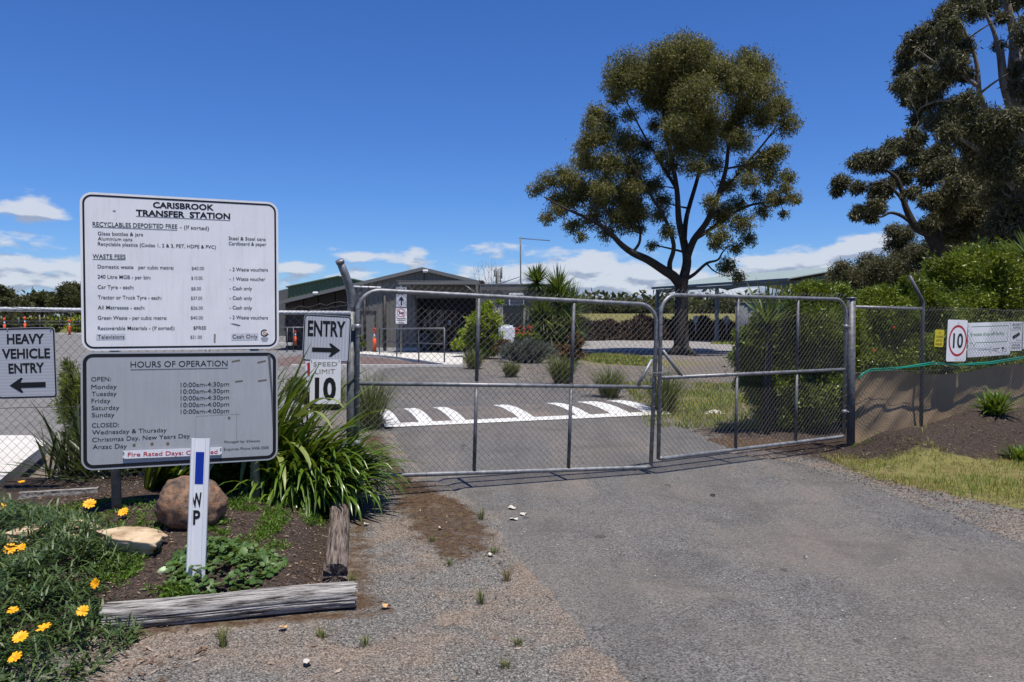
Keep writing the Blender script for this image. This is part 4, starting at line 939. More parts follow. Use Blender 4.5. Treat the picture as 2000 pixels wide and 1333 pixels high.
    def fn2(u, v):
        x = A.x + 0.08 + dr.x * u; y = A.y + dr.y * u; z0 = 0.10 + 0 * u; p = np.stack([x, y, z0 + v], 1); sag = np.where(u > (Bq - A).length, -0.035 * np.sin((u - 1.5) * 0.98) ** 2, 0)
        p[:, 2] += sag * (v > 1.2); p += nr2[None] * (0.03 + 0.01 * np.sin(u * 4))[:, None]; return p, np.repeat(nr2[None], len(p), 0)
    chainlink('wire_mesh', fn2, Lr, 1.80, M['wire'], root, 0.07, 0.0014, top_ext=0.6)
    for hz in (1.02, 1.88):
        m = MB(); m.tube([A + dr * u + Vector((0, -0.02, hz + 0.015 * math.sin(u * 3))) for u in np.linspace(0, Lr, 40)], 0.0025, 5); m.build('tension_wire', M['wire'], root)
    # shade cloth
    u = np.linspace(0.08, Lr - 0.6, 200); v = np.linspace(0, 1, 40); U, V = np.meshgrid(u, v); 
    top = 0.98 + 0.05 * np.sin(U * 1.9 + 0.6) - 0.05 * np.exp(-((U - 0.05) / .15) ** 2)
    z = 0.06 + V * (top - 0.06)
    fold = 0.11 * (np.sin((U - 0.0) * 3.0 + V * 5.5 * np.exp(-U * .25) + 0.8) * 0.5 + 0.5) * V * (1 - V) * 2 + 0.055 * np.abs(np.sin(U * 7 + (1 - V) * 8)) * np.exp(-U * .5) * (1 - V) * V * 3 + 0.03 * np.abs(np.sin(U * 4.2 - V * 5)) * V * (1 - V) * 3 + 0.03 * fbm(U * 5, V * 4, 2)
    ox = 0.05 + fold * 0.9 - 0.0
    pts = np.stack([A.x + dr.x * U - nr2[0] * ox, A.y + dr.y * U - nr2[1] * ox, z], 2).reshape(-1, 3)
    nx = len(u); i = (np.arange(nx - 1)[None] + nx * np.arange(39)[:, None]).ravel(); o = npmesh('shade_cloth', pts, np.stack([i, i + 1, i + nx + 1, i + nx], 1), M['cloth'], None, True)
    tag(o, 'creased tan shade cloth tied along the bottom of the right hand fence', 'shade cloth')
    # green strap
    m = MB(); p = [A + dr * t + Vector((0.02, -0.06, z_)) for t, z_ in ((0.06, 0.93), (0.14, 1.0), (0.30, 1.05), (0.6, 1.045), (1.0, 1.06), (1.45, 1.09), (1.6, 1.10), (2.2, 1.06), (3.0, 1.07), (3.8, 1.12), (4.4, 1.15), (5.5, 1.11), (7, 1.13))]
    for off in (0, 0.02): m.tube([q + Vector((0, 0, off + 0.006 * math.sin(i * 2.1 + off * 90))) for i, q in enumerate(p)], [0.0085 + 0.002 * math.sin(i * 1.7) for i in range(len(p))], 6)
    o = m.build('green_strap', M['strap']); tag(o, 'twisted green strap stretched along the right hand fence above the shade cloth', 'strap')


posts_and_fence()

# ------------------------------------------------------------------ buildings


def hz(py, Y): return P(1000, py, Y).z
def xp(px, Y): return P(px, 622, Y).x


def ribbed(name, x0, x1, y, zb, topf, mat, parent, pitch=0.22, rib=0.03, depth=0.022, ydir=1):
    """upright ribbed steel sheet facing -y"""
    m = MB(); x = x0
    prof = [(0, 0), (pitch - 3 * rib, 0), (pitch - 2 * rib, -depth), (pitch - rib, -depth), (pitch, 0)]
    xs = []
    while x < x1 - 1e-4:
        for dx, dy in prof[:-1]:
            if x + dx <= x1: xs.append((x + dx, dy))
        x += pitch
    xs.append((x1, 0)); n = len(xs)
    vs = [(a, y + b, zb) for a, b in xs] + [(a, y + b, topf(a)) for a, b in xs] + [(x0, y + 0.06, zb), (x1, y + 0.06, zb), (x0, y + 0.06, topf(x0)), (x1, y + 0.06, topf(x1))]
    fs = [(i, i + 1, n + i + 1, n + i) for i in range(n - 1)]
    m.add(vs, fs); return m.build(name, mat, parent)


def main_shed():
    Y = 41; root = empty('entry_shed', (-5, Y, 0), 'grey green gabled steel shed with porch and glass entry behind the gates', 'shed')
    xr = xp(826, Y); zr = hz(524, Y); sl = 0.236; xl = -12.3; xR = xp(940, Y)
    def top(x): return zr - abs(x - xr) * sl - 0.06
    xa = xp(690, Y); xb = xp(812, Y)
    ribbed('wall', xa, xb, Y, 0, top, M['clad'], root); ribbed('gable_panel', xb, xR, Y, hz(583, Y), top, M['clad'], root)
    # recessed darker left wing of flat panels
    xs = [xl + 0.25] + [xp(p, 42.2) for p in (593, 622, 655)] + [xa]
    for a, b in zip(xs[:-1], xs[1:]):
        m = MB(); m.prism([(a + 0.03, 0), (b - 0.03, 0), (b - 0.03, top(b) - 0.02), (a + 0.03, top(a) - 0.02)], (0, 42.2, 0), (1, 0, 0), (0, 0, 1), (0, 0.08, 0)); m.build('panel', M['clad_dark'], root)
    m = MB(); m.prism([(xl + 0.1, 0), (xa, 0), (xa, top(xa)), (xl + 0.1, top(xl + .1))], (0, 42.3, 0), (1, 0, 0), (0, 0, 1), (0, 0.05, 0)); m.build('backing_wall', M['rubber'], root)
    for s, xe in ((-1, xl), (1, xR + 0.1)):
        dx = xe - xr; m = MB(); v = [(xr, 0, zr), (xe, 0, zr - abs(dx) * sl), (xe, 0, zr - abs(dx) * sl - 0.05), (xr, 0, zr - 0.05)]
        m.prism([(a, c) for a, _, c in v], (0, Y - 0.25, 0), (1, 0, 0), (0, 0, 1), (0, 14, 0)); m.build('roof', M['roofd'], root)
        m = MB(); m.prism([(xr, zr + 0.03), (xe, zr - abs(dx) * sl + 0.03), (xe, zr - abs(dx) * sl - 0.15), (xr, zr - 0.15)], (0, Y - 0.31, 0), (1, 0, 0), (0, 0, 1), (0, 0.05, 0)); m.build('barge_board', M['trim'], root)
    m = MB(); m.box((xl + 0.08, 49, (top(xl)) / 2 - .1), (0.06, 12, top(xl) - .1)); m.box((xR, 47.5, top(xR) / 2), (0.06, 13, top(xR) - .1)); m.box(((xl + xR) / 2, 54.5, 1.3), (xR - xl - .2, .06, 2.6)); m.build('side_wall', M['clad'], root)
    for px in (713, 752):
        x = xp(px, Y); m = MB(); m.tube([(x, Y - 0.09, 0), (x, Y - 0.09, hz(578, Y))], 0.07 if px == 713 else 0.08, 8); m.build('downpipe', M['clad_dark'], root)
    # side door
    x0, x1 = xp(706, Y), xp(732, Y); zt = hz(613, Y); m = MB(); m.box(((x0 + x1) / 2, Y - 0.05, zt / 2 + 0.02), (x1 - x0, 0.05, zt)); d = m.build('door', M['door'], root)
    m = MB(); m.box(((x0 + x1) / 2, Y - 0.06, zt + 0.09), (x1 - x0 + 0.16, 0.09, 0.12)); m.box((x0 - 0.03, Y - 0.06, zt / 2), (0.05, 0.08, zt)); m.box((x1 + 0.03, Y - 0.06, zt / 2), (0.05, 0.08, zt)); m.build('door_frame', M['clad_dark'], d)
    m = MB(); m.box((x0 + 0.12, Y - 0.11, 1.0), (0.04, 0.06, 0.16)); m.build('handle', M['galv'], d)
    m = MB(); m.box((xp(753, Y), Y + .0, 0.12), (3.4, 0.10, 0.18)); m.build('wall_base', M['conc'], root)
    # porch recess
    xc, xd = xb, xR; Yb = 44.0; zc = hz(575, Y)
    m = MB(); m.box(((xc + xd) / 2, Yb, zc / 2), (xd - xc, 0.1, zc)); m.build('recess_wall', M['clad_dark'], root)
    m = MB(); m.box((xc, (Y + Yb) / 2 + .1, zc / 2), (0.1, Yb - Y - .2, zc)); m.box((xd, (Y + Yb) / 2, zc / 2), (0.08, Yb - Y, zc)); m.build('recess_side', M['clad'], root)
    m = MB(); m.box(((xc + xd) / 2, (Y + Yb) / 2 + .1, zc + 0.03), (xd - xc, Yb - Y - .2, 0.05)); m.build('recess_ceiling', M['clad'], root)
    for i, (pa, pb) in enumerate(((822, 843), (848, 866), (871, 890))):
        a, b = xp(pa, Yb), xp(pb, Yb); m = MB(); m.box(((a + b) / 2, Yb - 0.08, 1.1), (b - a, 0.05, 2.1)); g = m.build('glass_door' if i < 2 else 'brown_door', M['glass'] if i < 2 else M['doorb'], root)
        m = MB(); m.box((a, Yb - 0.1, 1.1), (0.06, 0.08, 2.15)); m.box((b, Yb - 0.1, 1.1), (0.06, 0.08, 2.15)); m.box(((a + b) / 2, Yb - 0.1, 2.18), (b - a, 0.08, 0.06)); m.build('door_frame', M['trim'], g)
        m = MB(); m.box(((a + b) / 2 - 0.05, Yb - 0.125, 1.5), (0.16, 0.01, 0.30 if i else 0.42)); m.build('paper_notice', M['whitep'], g)
    m = MB(); m.box((xp(918, 42), 42, 1.45), (0.22, 0.02, 0.6)); m.build('white_notice_panel', M['whitep'], root); m = MB(); m.box((xp(918, 42), 42.04, 0.9), (0.06, 0.04, 1.8)); m.build('notice_post', M['trim'], root)
    m = MB(); m.box((xp(829, 42.5), 42.5, 0.5), (0.5, 0.4, 0.95), bev=0.03); m.build('grey_bin', M['steelb'], root)
    # porch roof out front
    Yp = 38.0; za, zb2 = hz(556, Yp), hz(549.5, Yp); x0, x1 = xp(778, Yp), xp(936, Yp)
    m = MB(); m.prism([(x0, za), (x1, hz(556, Yp)), (x1, hz(549, Yp)), (x0, hz(551, Yp))], (0, Yp, 0), (1, 0, 0), (0, 0, 1), (0, 0.08, 0)); m.build('porch_beam', M['trim'], root)
    m = MB(); m.box(((x0 + x1) / 2 + 0.05, (Yp + Y) / 2, hz(549.5, Yp) + 0.02), (x1 - x0 + 0.3, Y - Yp - 0.1, 0.04)); m.build('porch_roof', M['roofd'], root)
    for px in (932, 800):
        x = xp(px, Yp + 0.05); 
        if px == 800: continue
        m = MB(); m.box((x, Yp + 0.05, hz(557, Yp) / 2), (0.12, 0.12, hz(557, Yp))); m.build('porch_post', M['trim'], root)
    m = MB(); m.tube([(xp(908, Yp), Yp + 0.05, hz(557, Yp)), (xp(929, Yp), Yp + 0.05, hz(573, Yp))], 0.04, 6); m.build('porch_brace', M['trim'], root)
    m = MB(); m.tube([(xp(800, Yp), Yp + 0.05, hz(557, Yp)), (xp(812, Yp + 3), Yp + 2.9, hz(588, Yp + 3))], 0.04, 6); m.build('porch_brace', M['trim'], root)
    for px, py in ((831, 530), (616, 573)):
        c = P(px, py, Y - 0.4 if px > 700 else 40.6); m = MB(); m.box(c, (0.26, 0.14, 0.12), m=Matrix.Rotation(0.4, 3, 'X'), bev=0.02); m.tube([c + Vector((.05, 0, 0)), c + Vector((0.1, 0.4, 0.05))], 0.02, 6); m.build('floodlight', M['whitep'], root)
    m = MB(); m.tube([P(829, 534, Y - 0.1), P(828, 551, Y - 0.1)], 0.02, 5); m.build('conduit', M['clad_dark'], root)
    m = MB(); m.tube([P(688, 560, 38), P(744, 562, 38)], 0.04, 6); m.build('white_pipe', M['whitep'], root)


def green_shed():
    Y = 56; root = empty('green_shed', (-13, Y, 0), 'taller dark green ribbed shed rising behind the left end of the entry shed', 'shed')
    xl, xr = xp(563, Y), xp(662, Y); zl, zr = hz(561, Y), hz(540.5, Y); x2 = xp(760, Y); sl = (zr - zl) / (xr - xl)
    def top(x): return zr - abs(x - xr) * sl - 0.02
    ribbed('wall', xl, x2, Y, 0, top, M['clad_green'], root, 0.30, 0.04, 0.03)
    for xe in (xl - .1, x2 + .1):
        m = MB(); m.prism([(xr, zr + 0.06), (xe, zr - abs(xe - xr) * sl + .06), (xe, zr - abs(xe - xr) * sl - .02), (xr, zr - 0.02)], (0, Y - 0.2, 0), (1, 0, 0), (0, 0, 1), (0, 14, 0)); m.build('roof', M['clad_green'], root)
    m = MB(); m.prism([(xl - 3.0, 0), (xl - .02, 0), (xl - .02, zl - 0.05), (xl - 3.0, zl - 0.75)], (0, Y + 0.6, 0), (1, 0, 0), (0, 0, 1), (0, 12, 0)); m.build('side_lean_to', M['roofd'], root)
    m = MB(); m.tube([(xl, Y - 0.15, 0), (xl, Y - 0.15, hz(590, Y))], 0.06, 6); m.build('downpipe', M['trim'], root)


def office():
    Y = 36.5; root = empty('site_office', (0, Y, 0), 'low beige site office with a window air conditioner, right of the entry shed', 'office')
    x0, x1 = xp(938, Y), xp(1078, Y); zt = hz(574, Y); xw0, xw1 = xp(983, Y), xp(1022, Y)
    for a, b in ((x0, xp(960, Y)), (xp(960, Y), xw0), (xw1, xp(1050, Y)), (xp(1050, Y), x1)):
        m = MB(); m.box(((a + b) / 2, Y, zt / 2), (b - a - 0.015, 0.08, zt)); m.build('wall_panel', M['beige'], root)
    m = MB(); m.box(((xw0 + xw1) / 2, Y, 0.45), (xw1 - xw0, 0.08, 0.9)); m.box(((xw0 + xw1) / 2, Y, zt - .1), (xw1 - xw0, 0.08, .2)); m.build('wall_panel', M['beige'], root)
    wz0, wz1 = 0.95, hz(596, Y)
    m = MB(); m.box(((xw0 + xw1) / 2, Y + 0.03, (wz0 + wz1) / 2), (xw1 - xw0, 0.02, wz1 - wz0)); w = m.build('window', M['glass'], root)
    m = MB(); m.box(((xw0 + xw1) / 2, Y - 0.03, wz0), (xw1 - xw0, 0.1, 0.05)); m.box(((xw0 + xw1) / 2, Y - 0.03, wz1), (xw1 - xw0, 0.1, 0.05)); m.box(((xw0 + xw1) / 2, Y - 0.02, (wz0 + wz1) / 2), (0.04, 0.06, wz1 - wz0)); m.build('frame', M['trim'], w)
    a, b = P(994, 573, Y - 0.35), P(1024, 597, Y - 0.35); m = MB(); m.box(((a.x + b.x) / 2, Y - 0.2, (a.z + b.z) / 2), (b.x - a.x, 0.55, a.z - b.z), bev=0.02); ac = m.build('air_conditioner', M['whitep'], root)
    for i in range(7):
        m = MB(); m.box(((a.x + b.x) / 2, Y - 0.485, b.z + 0.07 + i * (a.z - b.z - 0.12) / 7), (b.x - a.x - 0.1, 0.02, 0.03)); m.build('louvre', M['clad_dark'], ac)
    m = MB(); m.box(((x0 + x1) / 2, Y + 3, zt / 2 - .05), (x1 - x0 - 0.1, 5.8, zt - .1)); m.build('body', M['beige'], root)
    # stepped metal fascia and roof
    for za, zb_, yo, mt in ((hz(575, Y), hz(568, Y), 0.10, 'trim'), (hz(568, Y), hz(561, Y), 0.22, 'roofd'), (hz(561, Y), hz(556, Y), 0.16, 'trim')):
        m = MB(); m.box(((x0 + x1) / 2 + 0.1, Y - yo / 2, (za + zb_) / 2), (x1 - x0 + 0.2, yo + 0.04, zb_ - za - 0.004)); m.build('fascia', M[mt], root)
    m = MB(); m.box(((x0 + x1) / 2 + 0.1, Y + 3, hz(556, Y) - 0.01), (x1 - x0 + 0.3, 6.4, 0.05)); m.build('roof', M['roofd'], root)
    # aerial
    mast = empty('tv_aerial', P(1017, 558, 37), 'thin television aerial on a tall mast above the site office roof', 'aerial')
    m = MB(); m.tube([P(1021, 560, 37), P(1017, 552, 37), P(1016.5, 463, 37)], 0.03, 8); m.build('mast', M['galvd'], mast)
    m = MB(); m.tube([P(975, 555, 37.5), P(1015, 541, 37)], 0.02, 6); m.tube([P(1007, 557, 36.5), P(1016, 545, 37)], 0.015, 6); m.build('stay', M['galv'], mast)
    a, b = P(1014, 466, 37), P(1074, 470.5, 37); m = MB(); m.tube([a, b], 0.018, 6); m.build('boom', M['galvd'], mast)
    for i in range(15):
        p = a.lerp(b, 0.08 + 0.9 * i / 14); hgt = 0.11 - 0.004 * i; m = MB(); m.tube([p + Vector((0, -hgt * 2, -0.03)), p + Vector((0, 0, 0.0)), p + Vector((0, hgt * 2, 0.09))], 0.008, 4); m.build('element', M['galvd'], mast)
    # white cabinet
    c = P(990, 645, 33.4); r2 = empty('white_tank', (c.x, 33.4, 0), 'white plastic tank standing between the lime shrub and the spiky yucca', 'tank')
    w_ = xp(1008, 33.4) - xp(976, 33.4); m = MB(); m.box((c.x, 33.4, hz(636, 33.4) / 2), (w_, 0.7, hz(636, 33.4)), bev=0.09); m.build('tank_body', M['whitep'], r2)
    m = MB(); m.tube([(c.x, 33.4, hz(637, 33.4)), (c.x, 33.4, hz(634, 33.4))], 0.12, 12); m.build('lid', M['galv'], r2)
    # far mast
    r3 = empty('radio_mast', (xp(972, 150), 150, 0), 'distant lattice radio mast standing behind the site office', 'mast')
    for px, p0, p1 in ((966, 540, 527), (969, 560, 524), (973, 548, 526), (977, 552, 524), (980, 545, 522)):
        m = MB(); m.tube([P(px, p0, 150), P(px, p1, 150)], 0.13, 5); m.build('antenna', M['galvd'], r3)
    m = MB(); m.tube([(xp(972, 150), 150, 0), P(972, 530, 150)], 0.2, 5); m.tube([P(965, 540, 150), P(981, 540, 150)], 0.1, 4); m.build('mast_pole', M['galvd'], r3)


def carport():
    root = empty('open_sided_shed', (17, 55, 0), 'open sided steel roof shed with pale green roof behind the big tree', 'shed')
    A = Vector((xp(1284, 63), 63, 0)); B = Vector((xp(1536, 49.5), 49.5, 0)); e = (B - A).normalized(); n = Vector((-e.y, e.x, 0)) * 1.0
    if n.x < 0: n = -n
    Wd = 12.5; zA, zB = P(1284, 563, 63).z, P(1536, 546, 49.5).z; ze = (zA + zB) / 2; rise = 1.1
    A.z = B.z = 0
    A2 = A - e * 0.3; B2 = B + e * 0.5
    m = MB(); U = Vector((0, 0, 1))
    for s in (0, 1):
        o0 = n * 0 if s == 0 else n * Wd; mid = n * Wd / 2
        q = [A2 + o0 + U * (ze + 0.06) - (n * 0.3 if s == 0 else n * -0.3), B2 + o0 + U * (ze + 0.06) - (n * 0.3 if s == 0 else n * -0.3), B2 + mid + U * (ze + rise), A2 + mid + U * (ze + rise)]
        m.add([*q, *[v - U * 0.06 for v in q]], [(0, 1, 2, 3), (7, 6, 5, 4), (0, 4, 5, 1), (1, 5, 6, 2), (2, 6, 7, 3), (3, 7, 4, 0)])
    m.build('roof', M['roofp'], root)
    ang = math.atan2(e.y, e.x); L = (B2 - A2).length
    c = (A2 + B2) / 2 - n * 0.32; m = MB(); m.box((c.x, c.y, ze - 0.02), (L, 0.12, 0.17), ang); m.build('gutter', M['steelb'], root)
    c = (A + B) / 2; m = MB(); m.box((c.x, c.y, ze - 0.22), (L - .4, 0.1, 0.2), ang); m.build('eaves_beam', M['steelb'], root)
    angn = math.atan2(n.y, n.x)
    for k, t in enumerate((0.0, 0.52, 0.99)):
        for o_ in (0, Wd):
            q = A.lerp(B, t) + n * o_; m = MB(); w = 0.2 if t < 0.9 else 0.26; m.box((q.x, q.y, (ze - 0.3) / 2), (w, w, ze - 0.3), ang); m.build('column', M['steelb'], root)
        q = A.lerp(B, t)
        m = MB(); m.add([q + n * 0.05 + U * (ze - 0.28), q + n * Wd / 2 + U * (ze + rise - 0.1), q + n * Wd / 2 + U * (ze + rise - 0.45), q + n * 0.9 + U * (ze - 0.42)] + [q + e * 0.12 + n * 0.05 + U * (ze - 0.28), q + e * 0.12 + n * Wd / 2 + U * (ze + rise - 0.1), q + e * 0.12 + n * Wd / 2 + U * (ze + rise - 0.45), q + e * 0.12 + n * 0.9 + U * (ze - 0.42)], [(0, 1, 2, 3), (7, 6, 5, 4), (0, 4, 5, 1), (3, 2, 6, 7), (1, 5, 6, 2), (0, 3, 7, 4)]); m.build('rafter', M['steelb'], root)
    for k in range(7):
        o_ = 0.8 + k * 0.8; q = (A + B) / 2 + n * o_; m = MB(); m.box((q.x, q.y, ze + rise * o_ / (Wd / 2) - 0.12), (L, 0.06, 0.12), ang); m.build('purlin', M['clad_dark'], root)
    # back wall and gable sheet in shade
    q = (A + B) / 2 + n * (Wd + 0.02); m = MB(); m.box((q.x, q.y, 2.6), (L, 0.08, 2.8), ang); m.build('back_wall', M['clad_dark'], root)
    # concrete tank behind the fence
    t = empty('water_tank', P(1470, 640, 34), 'grey concrete water tank standing behind the spiky plant and shrub', 'tank')
    c = Vector((xp(1482, 34), 34, 0)); m = MB(); m.tube([(c.x, c.y, 0), (c.x, c.y, hz(593, 34))], 0.98, 36, sm=True); m.build('tank_body', M['concd'], t); m = MB(); m.tube([(c.x, c.y, hz(593, 34)), (c.x, c.y, hz(592, 34) + .03)], 1.03, 36); m.build('lid', M['concd'], t)
    for px, py0, py1, Y, nm in ((1359, 616, 632, 60, 'left'), (1419, 620, 632, 60, 'right')):
        m = MB(); c = P(px, 624, Y); m.box((c.x, Y, c.z), (0.32, 0.25, 0.55), bev=0.05); m.tube([(c.x, Y, .6), (c.x, Y, c.z)], .05, 6); o = m.build('blue_drum', plain('pale_blue', (0.22, 0.28, 0.36), .5)); tag(o, 'small pale blue container on the waste pile, %s of the two' % nm, 'container', 'blue containers on the green waste')


main_shed(); green_shed(); office(); carport()


def handrail():
    root = empty('handrail', G(800, 708), 'grey tubular handrail with four posts along the footpath', 'handrail')
    ps = [(741, 697, 642.5), (775, 702.5, 642.5), (818, 709, 642), (868, 714, 642)]; tops = []; mids = []
    for px, pb, pt in ps:
        g = G(px, pb); t = P(px, pt, g.y); m = MB(); m.tube([g, t], 0.028, 8); m.build('post', M['galvd'], root); tops.append(t); mids.append(P(px, pt + 25 + (px - 741) * .045, g.y))
    m = MB(); m.tube(tops, 0.028, 8); m.build('top_rail', M['galv'], root); m = MB(); m.tube(mids, 0.022, 8); m.build('mid_rail', M['galvd'], root)
    # sign pole
    g = G(783, 697); Y = g.y; r2 = empty('pole_sign', g, 'slim post carrying ONE WAY arrow sign and red circle prohibition sign beside handrail', 'sign')
    m = MB(); m.tube([g, P(783, 560, Y)], 0.035, 8); m.build('post', M['trim'], r2)
    B = Board(r2, 'one_way_sign', (773.5, 561), (773, 601), (795, 561), (794, 601), Y - 0.05, Y - 0.05, 0.02, M['signr'], (0.01, 0.012, M['black']))
    B.text('ONE', (777, 569.5), (792, 569.5), 6, M['black'], 0.02); B.text('WAY', (776, 578), (791, 578), 6, M['black'], 0.02)
    B.polyl([(-0.03, -0.36), (0.03, -0.36), (0.03, -0.13), (0.11, -0.18), (0.11, -0.12), (0, 0.05), (-0.11, -0.12), (-0.11, -0.18), (-0.03, -0.13)], M['black'], -0.003, 'arrow')
    B = Board(r2, 'prohibition_sign', (773, 602.5), (772.5, 633), (795, 602.5), (794.5, 633), Y - 0.05, Y - 0.05, 0.02, M['sign'], None)
    B.circle((783.5, 611.5), 8.2, M['red'], -0.002, 'red_ring', inner=0.84); B.poly([(779, 609), (781, 608), (782, 614), (780, 615)], M['black'], name='symbol'); B.poly([(782, 611), (789, 610), (789, 613), (784, 614)], M['black'], name='symbol'); B.line((778, 606), (789, 617), 0.02, M['red'], -0.004, 'red_bar')
    B.line((775, 622.5), (792, 622.5), 0.045, M['fade'], -0.003, 'lettering'); B.line((775, 626), (792, 626), 0.045, M['fade'], -0.003, 'lettering'); B.line((778, 631), (789, 631), 0.05, M['fade'], -0.003, 'lettering')
    # guide posts
    for px, pb, pt, lab in ((602, 816, 702, 'white guide post with red reflector, half hidden behind the SPEED LIMIT sign'), (700.5, 745, 690, 'white guide post with red reflector, seen beside the left gate stile')):
        g = G(px, pb); Y = g.y; r3 = empty('guide_post', g, lab, 'guide post', 'white guide posts with red reflectors'); t = P(px, pt, Y); w = 10.5 / F * 12.9
        m = MB(); m.box((g.x, Y, t.z / 2), (w, 0.03, t.z), bev=0.008); m.build('post_body', M['whitep'], r3)
        m = MB(); m.box((g.x + (0.02 if px < 650 else 0), Y - 0.018, t.z - 0.17), (w * 0.5, 0.008, 0.22)); m.build('red_reflector', M['red'], r3)
    # bollards
    bl = [(731.5, 688, 641, 38.6, 'orange bollard standing alone in front of the shed side door'), (697.5, 686, 643, 39.2, 'orange bollard tucked directly behind the left gate stile'),
          (577, 676, 645, 39.5, 'orange bollard seen just left of the ENTRY sign through the strap leaves'),
          (136, 655, 624.5, 60, 'orange bollard on the heavy vehicle road closest to the big fee sign'), (49, 650, 619, 60, 'orange bollard above the HEAVY VEHICLE sign, middle one of that row'), (9, 652, 621, 60, 'orange bollard at the left edge of the photo')]
    for px, pb, pt, Y, lab in bl:
        if Y is None: g = G(px, pb); Y = g.y
        else: q = P(px, pb, Y); g = Vector((q.x, Y, q.z))
        t = P(px, pt, Y); r4 = empty('bollard', g, lab, 'bollard', 'orange T-top bollards'); hgt = t.z - g.z; rw = 0.055 * hgt / 1.15
        m = MB(); m.tube([(g.x, Y, g.z), (g.x, Y, g.z + 0.05), (g.x, Y, g.z + 0.055)], [rw * 3, rw * 2.6, rw * 1.2], 14); m.build('rubber_base', M['rubber'], r4)
        m = MB(); zz = g.z + 0.05; m.tube([(g.x, Y, zz), (g.x, Y, zz + hgt * 0.52), (g.x, Y, zz + hgt * 0.54), (g.x, Y, zz + hgt * 0.76), (g.x, Y, zz + hgt * 0.78), (g.x, Y, t.z - 0.03), (g.x, Y, t.z)], [rw * 1.6, rw * 1.5, rw * 0.9, rw * 0.9, rw * 1.5, rw * 1.4, rw * 0.9], 14); m.build('bollard_body', M['orange'], r4)
        m = MB(); m.tube([(g.x, Y, zz + hgt * 0.56), (g.x, Y, zz + hgt * 0.74)], rw * 1.02, 14); m.build('reflective_band', M['whitep'], r4)
    # striped tape
    m = MB(); w_ = MB(); pts = [P(40 + i * 4, 619.5 + 1.2 * math.sin(i * .45) + i * 0.12, 60) for i in range(34)]
    r5 = empty('barrier_tape', pts[10], 'yellow striped barrier tape strung between the orange bollards', 'tape')
    for i, (a, b) in enumerate(zip(pts[:-1], pts[1:])):
        (m if i % 2 else w_).add([a, b, b + Vector((0, .01, -0.07)), a + Vector((0, .01, -0.07))], [(0, 1, 2, 3)])
    for i in range(22):
        a, b = P(112 + i * 2.4, 639.5 + i * .03, 58), P(114.4 + i * 2.4, 639.5 + i * .03, 58); (m if i % 2 else w_).add([a, b, b + Vector((0, .01, -0.07)), a + Vector((0, .01, -0.07))], [(0, 1, 2, 3)])
    m.build('yellow_stripe', M['yellow'], r5); w_.build('black_stripe', M['rubber'], r5)
    # rail fence behind
    r6 = empty('post_and_rail_fence', P(100, 640, 64), 'low grey wire fence behind the orange bollards on the far left', 'fence')
    for px in (-30, 37, 78, 117, 155):
        a, b = P(px, 641, 64), P(px, 620, 64); m = MB(); m.tube([a, b], 0.04, 6); m.build('post', M['galvd'], r6)
    for py in (628, 634): m = MB(); m.tube([P(-60, py - .5, 64), P(165, py, 64)], 0.025, 5); m.build('rail', M['galvd'], r6)
    r7 = empty('pipe_rail', P(560, 634, 34), 'grey pipe rail behind the strap leaves, left of the ENTRY sign', 'rail')
    for px in (561, 573): m = MB(); m.tube([G(px, 690), P(px, 640, G(px, 690).y)], 0.03, 6); m.build('post', M['galvd'], r7)
    Yq = G(561, 690).y; m = MB(); m.tube([P(548, 640, Yq), P(600, 640, Yq)], 0.03, 6); m.build('rail', M['galv'], r7)


handrail()

# ------------------------------------------------------------------ logs and rocks


def log(name, a, b, w, h, mat, label, seed, round_=0.3, twist=0.0):
    a = Vector(a); b = Vector(b); e = (b - a).normalized(); s = Vector((-e.y, e.x, 0)).normalized(); u = e.cross(s) * -1
    if u.z < 0: u = -u
    n = 56; L = 70; V = []
    rng = np.random.default_rng(seed); gro = 0.5 * rng.random(n) ** 3; gro = np.where(rng.random(n) > 0.66, gro, gro * 0.15)
    for i in range(L + 1):
        t = i / L; c = a.lerp(b, t)
        for k in range(n):
            an = 2 * math.pi * k / n; cx, cy = math.cos(an), math.sin(an); sq = (abs(cx) ** 4 + abs(cy) ** 4) ** -0.25; q = sq * (1 - round_) + round_
            d = 1 - 0.30 * float(vnoise(t * 5 + k * .7, k * .3 + 9)) * gro[int(k + 2 * twist * t * 4) % n] - 0.05 * float(vnoise(t * 9 + seed, k * 0.9 + twist * t * 3)) - 0.05 * float(vnoise(t * 60, k * 0.5, 3)) * gro[k] * 3
            wo = 0.005 * math.sin(t * 5 + seed)
            V.append(tuple(c + s * (cx * q * w / 2 * d + wo) + u * (cy * q * h / 2 * d + 0.003 * math.sin(t * 7 + seed))))
    Fs = [(i * n + k, i * n + (k + 1) % n, (i + 1) * n + (k + 1) % n, (i + 1) * n + k) for i in range(L) for k in range(n)]
    # jagged ends
    for idx, sg, c in ((0, -1, a), (L, 1, b)):
        for k in range(n):
            j = idx * n + k; V[j] = tuple(Vector(V[j]) + e * sg * 0.035 * (float(vnoise(k * .6, seed)) - 0.3))
    root = empty(name, (a + b) / 2, label, 'timber')
    m = MB(); m.add(V, Fs); 
    m.add([V[k] for k in range(n)] + [tuple(a + e * 0.01)], [(n, (k + 1) % n, k) for k in range(n)]); m.add([V[L * n + k] for k in range(n)] + [tuple(b - e * 0.015)], [(n, k, (k + 1) % n) for k in range(n)])
    o = m.build('timber_body', mat, None); me = o.data
    # orient object so that texture runs along its length
    R_ = Matrix((e, s, u)).transposed().to_4x4(); R_.translation = (a + b) / 2; me.transform(R_.inverted()); o.parent = root; o.matrix_basis = wmat(root).inverted() @ R_
    return root


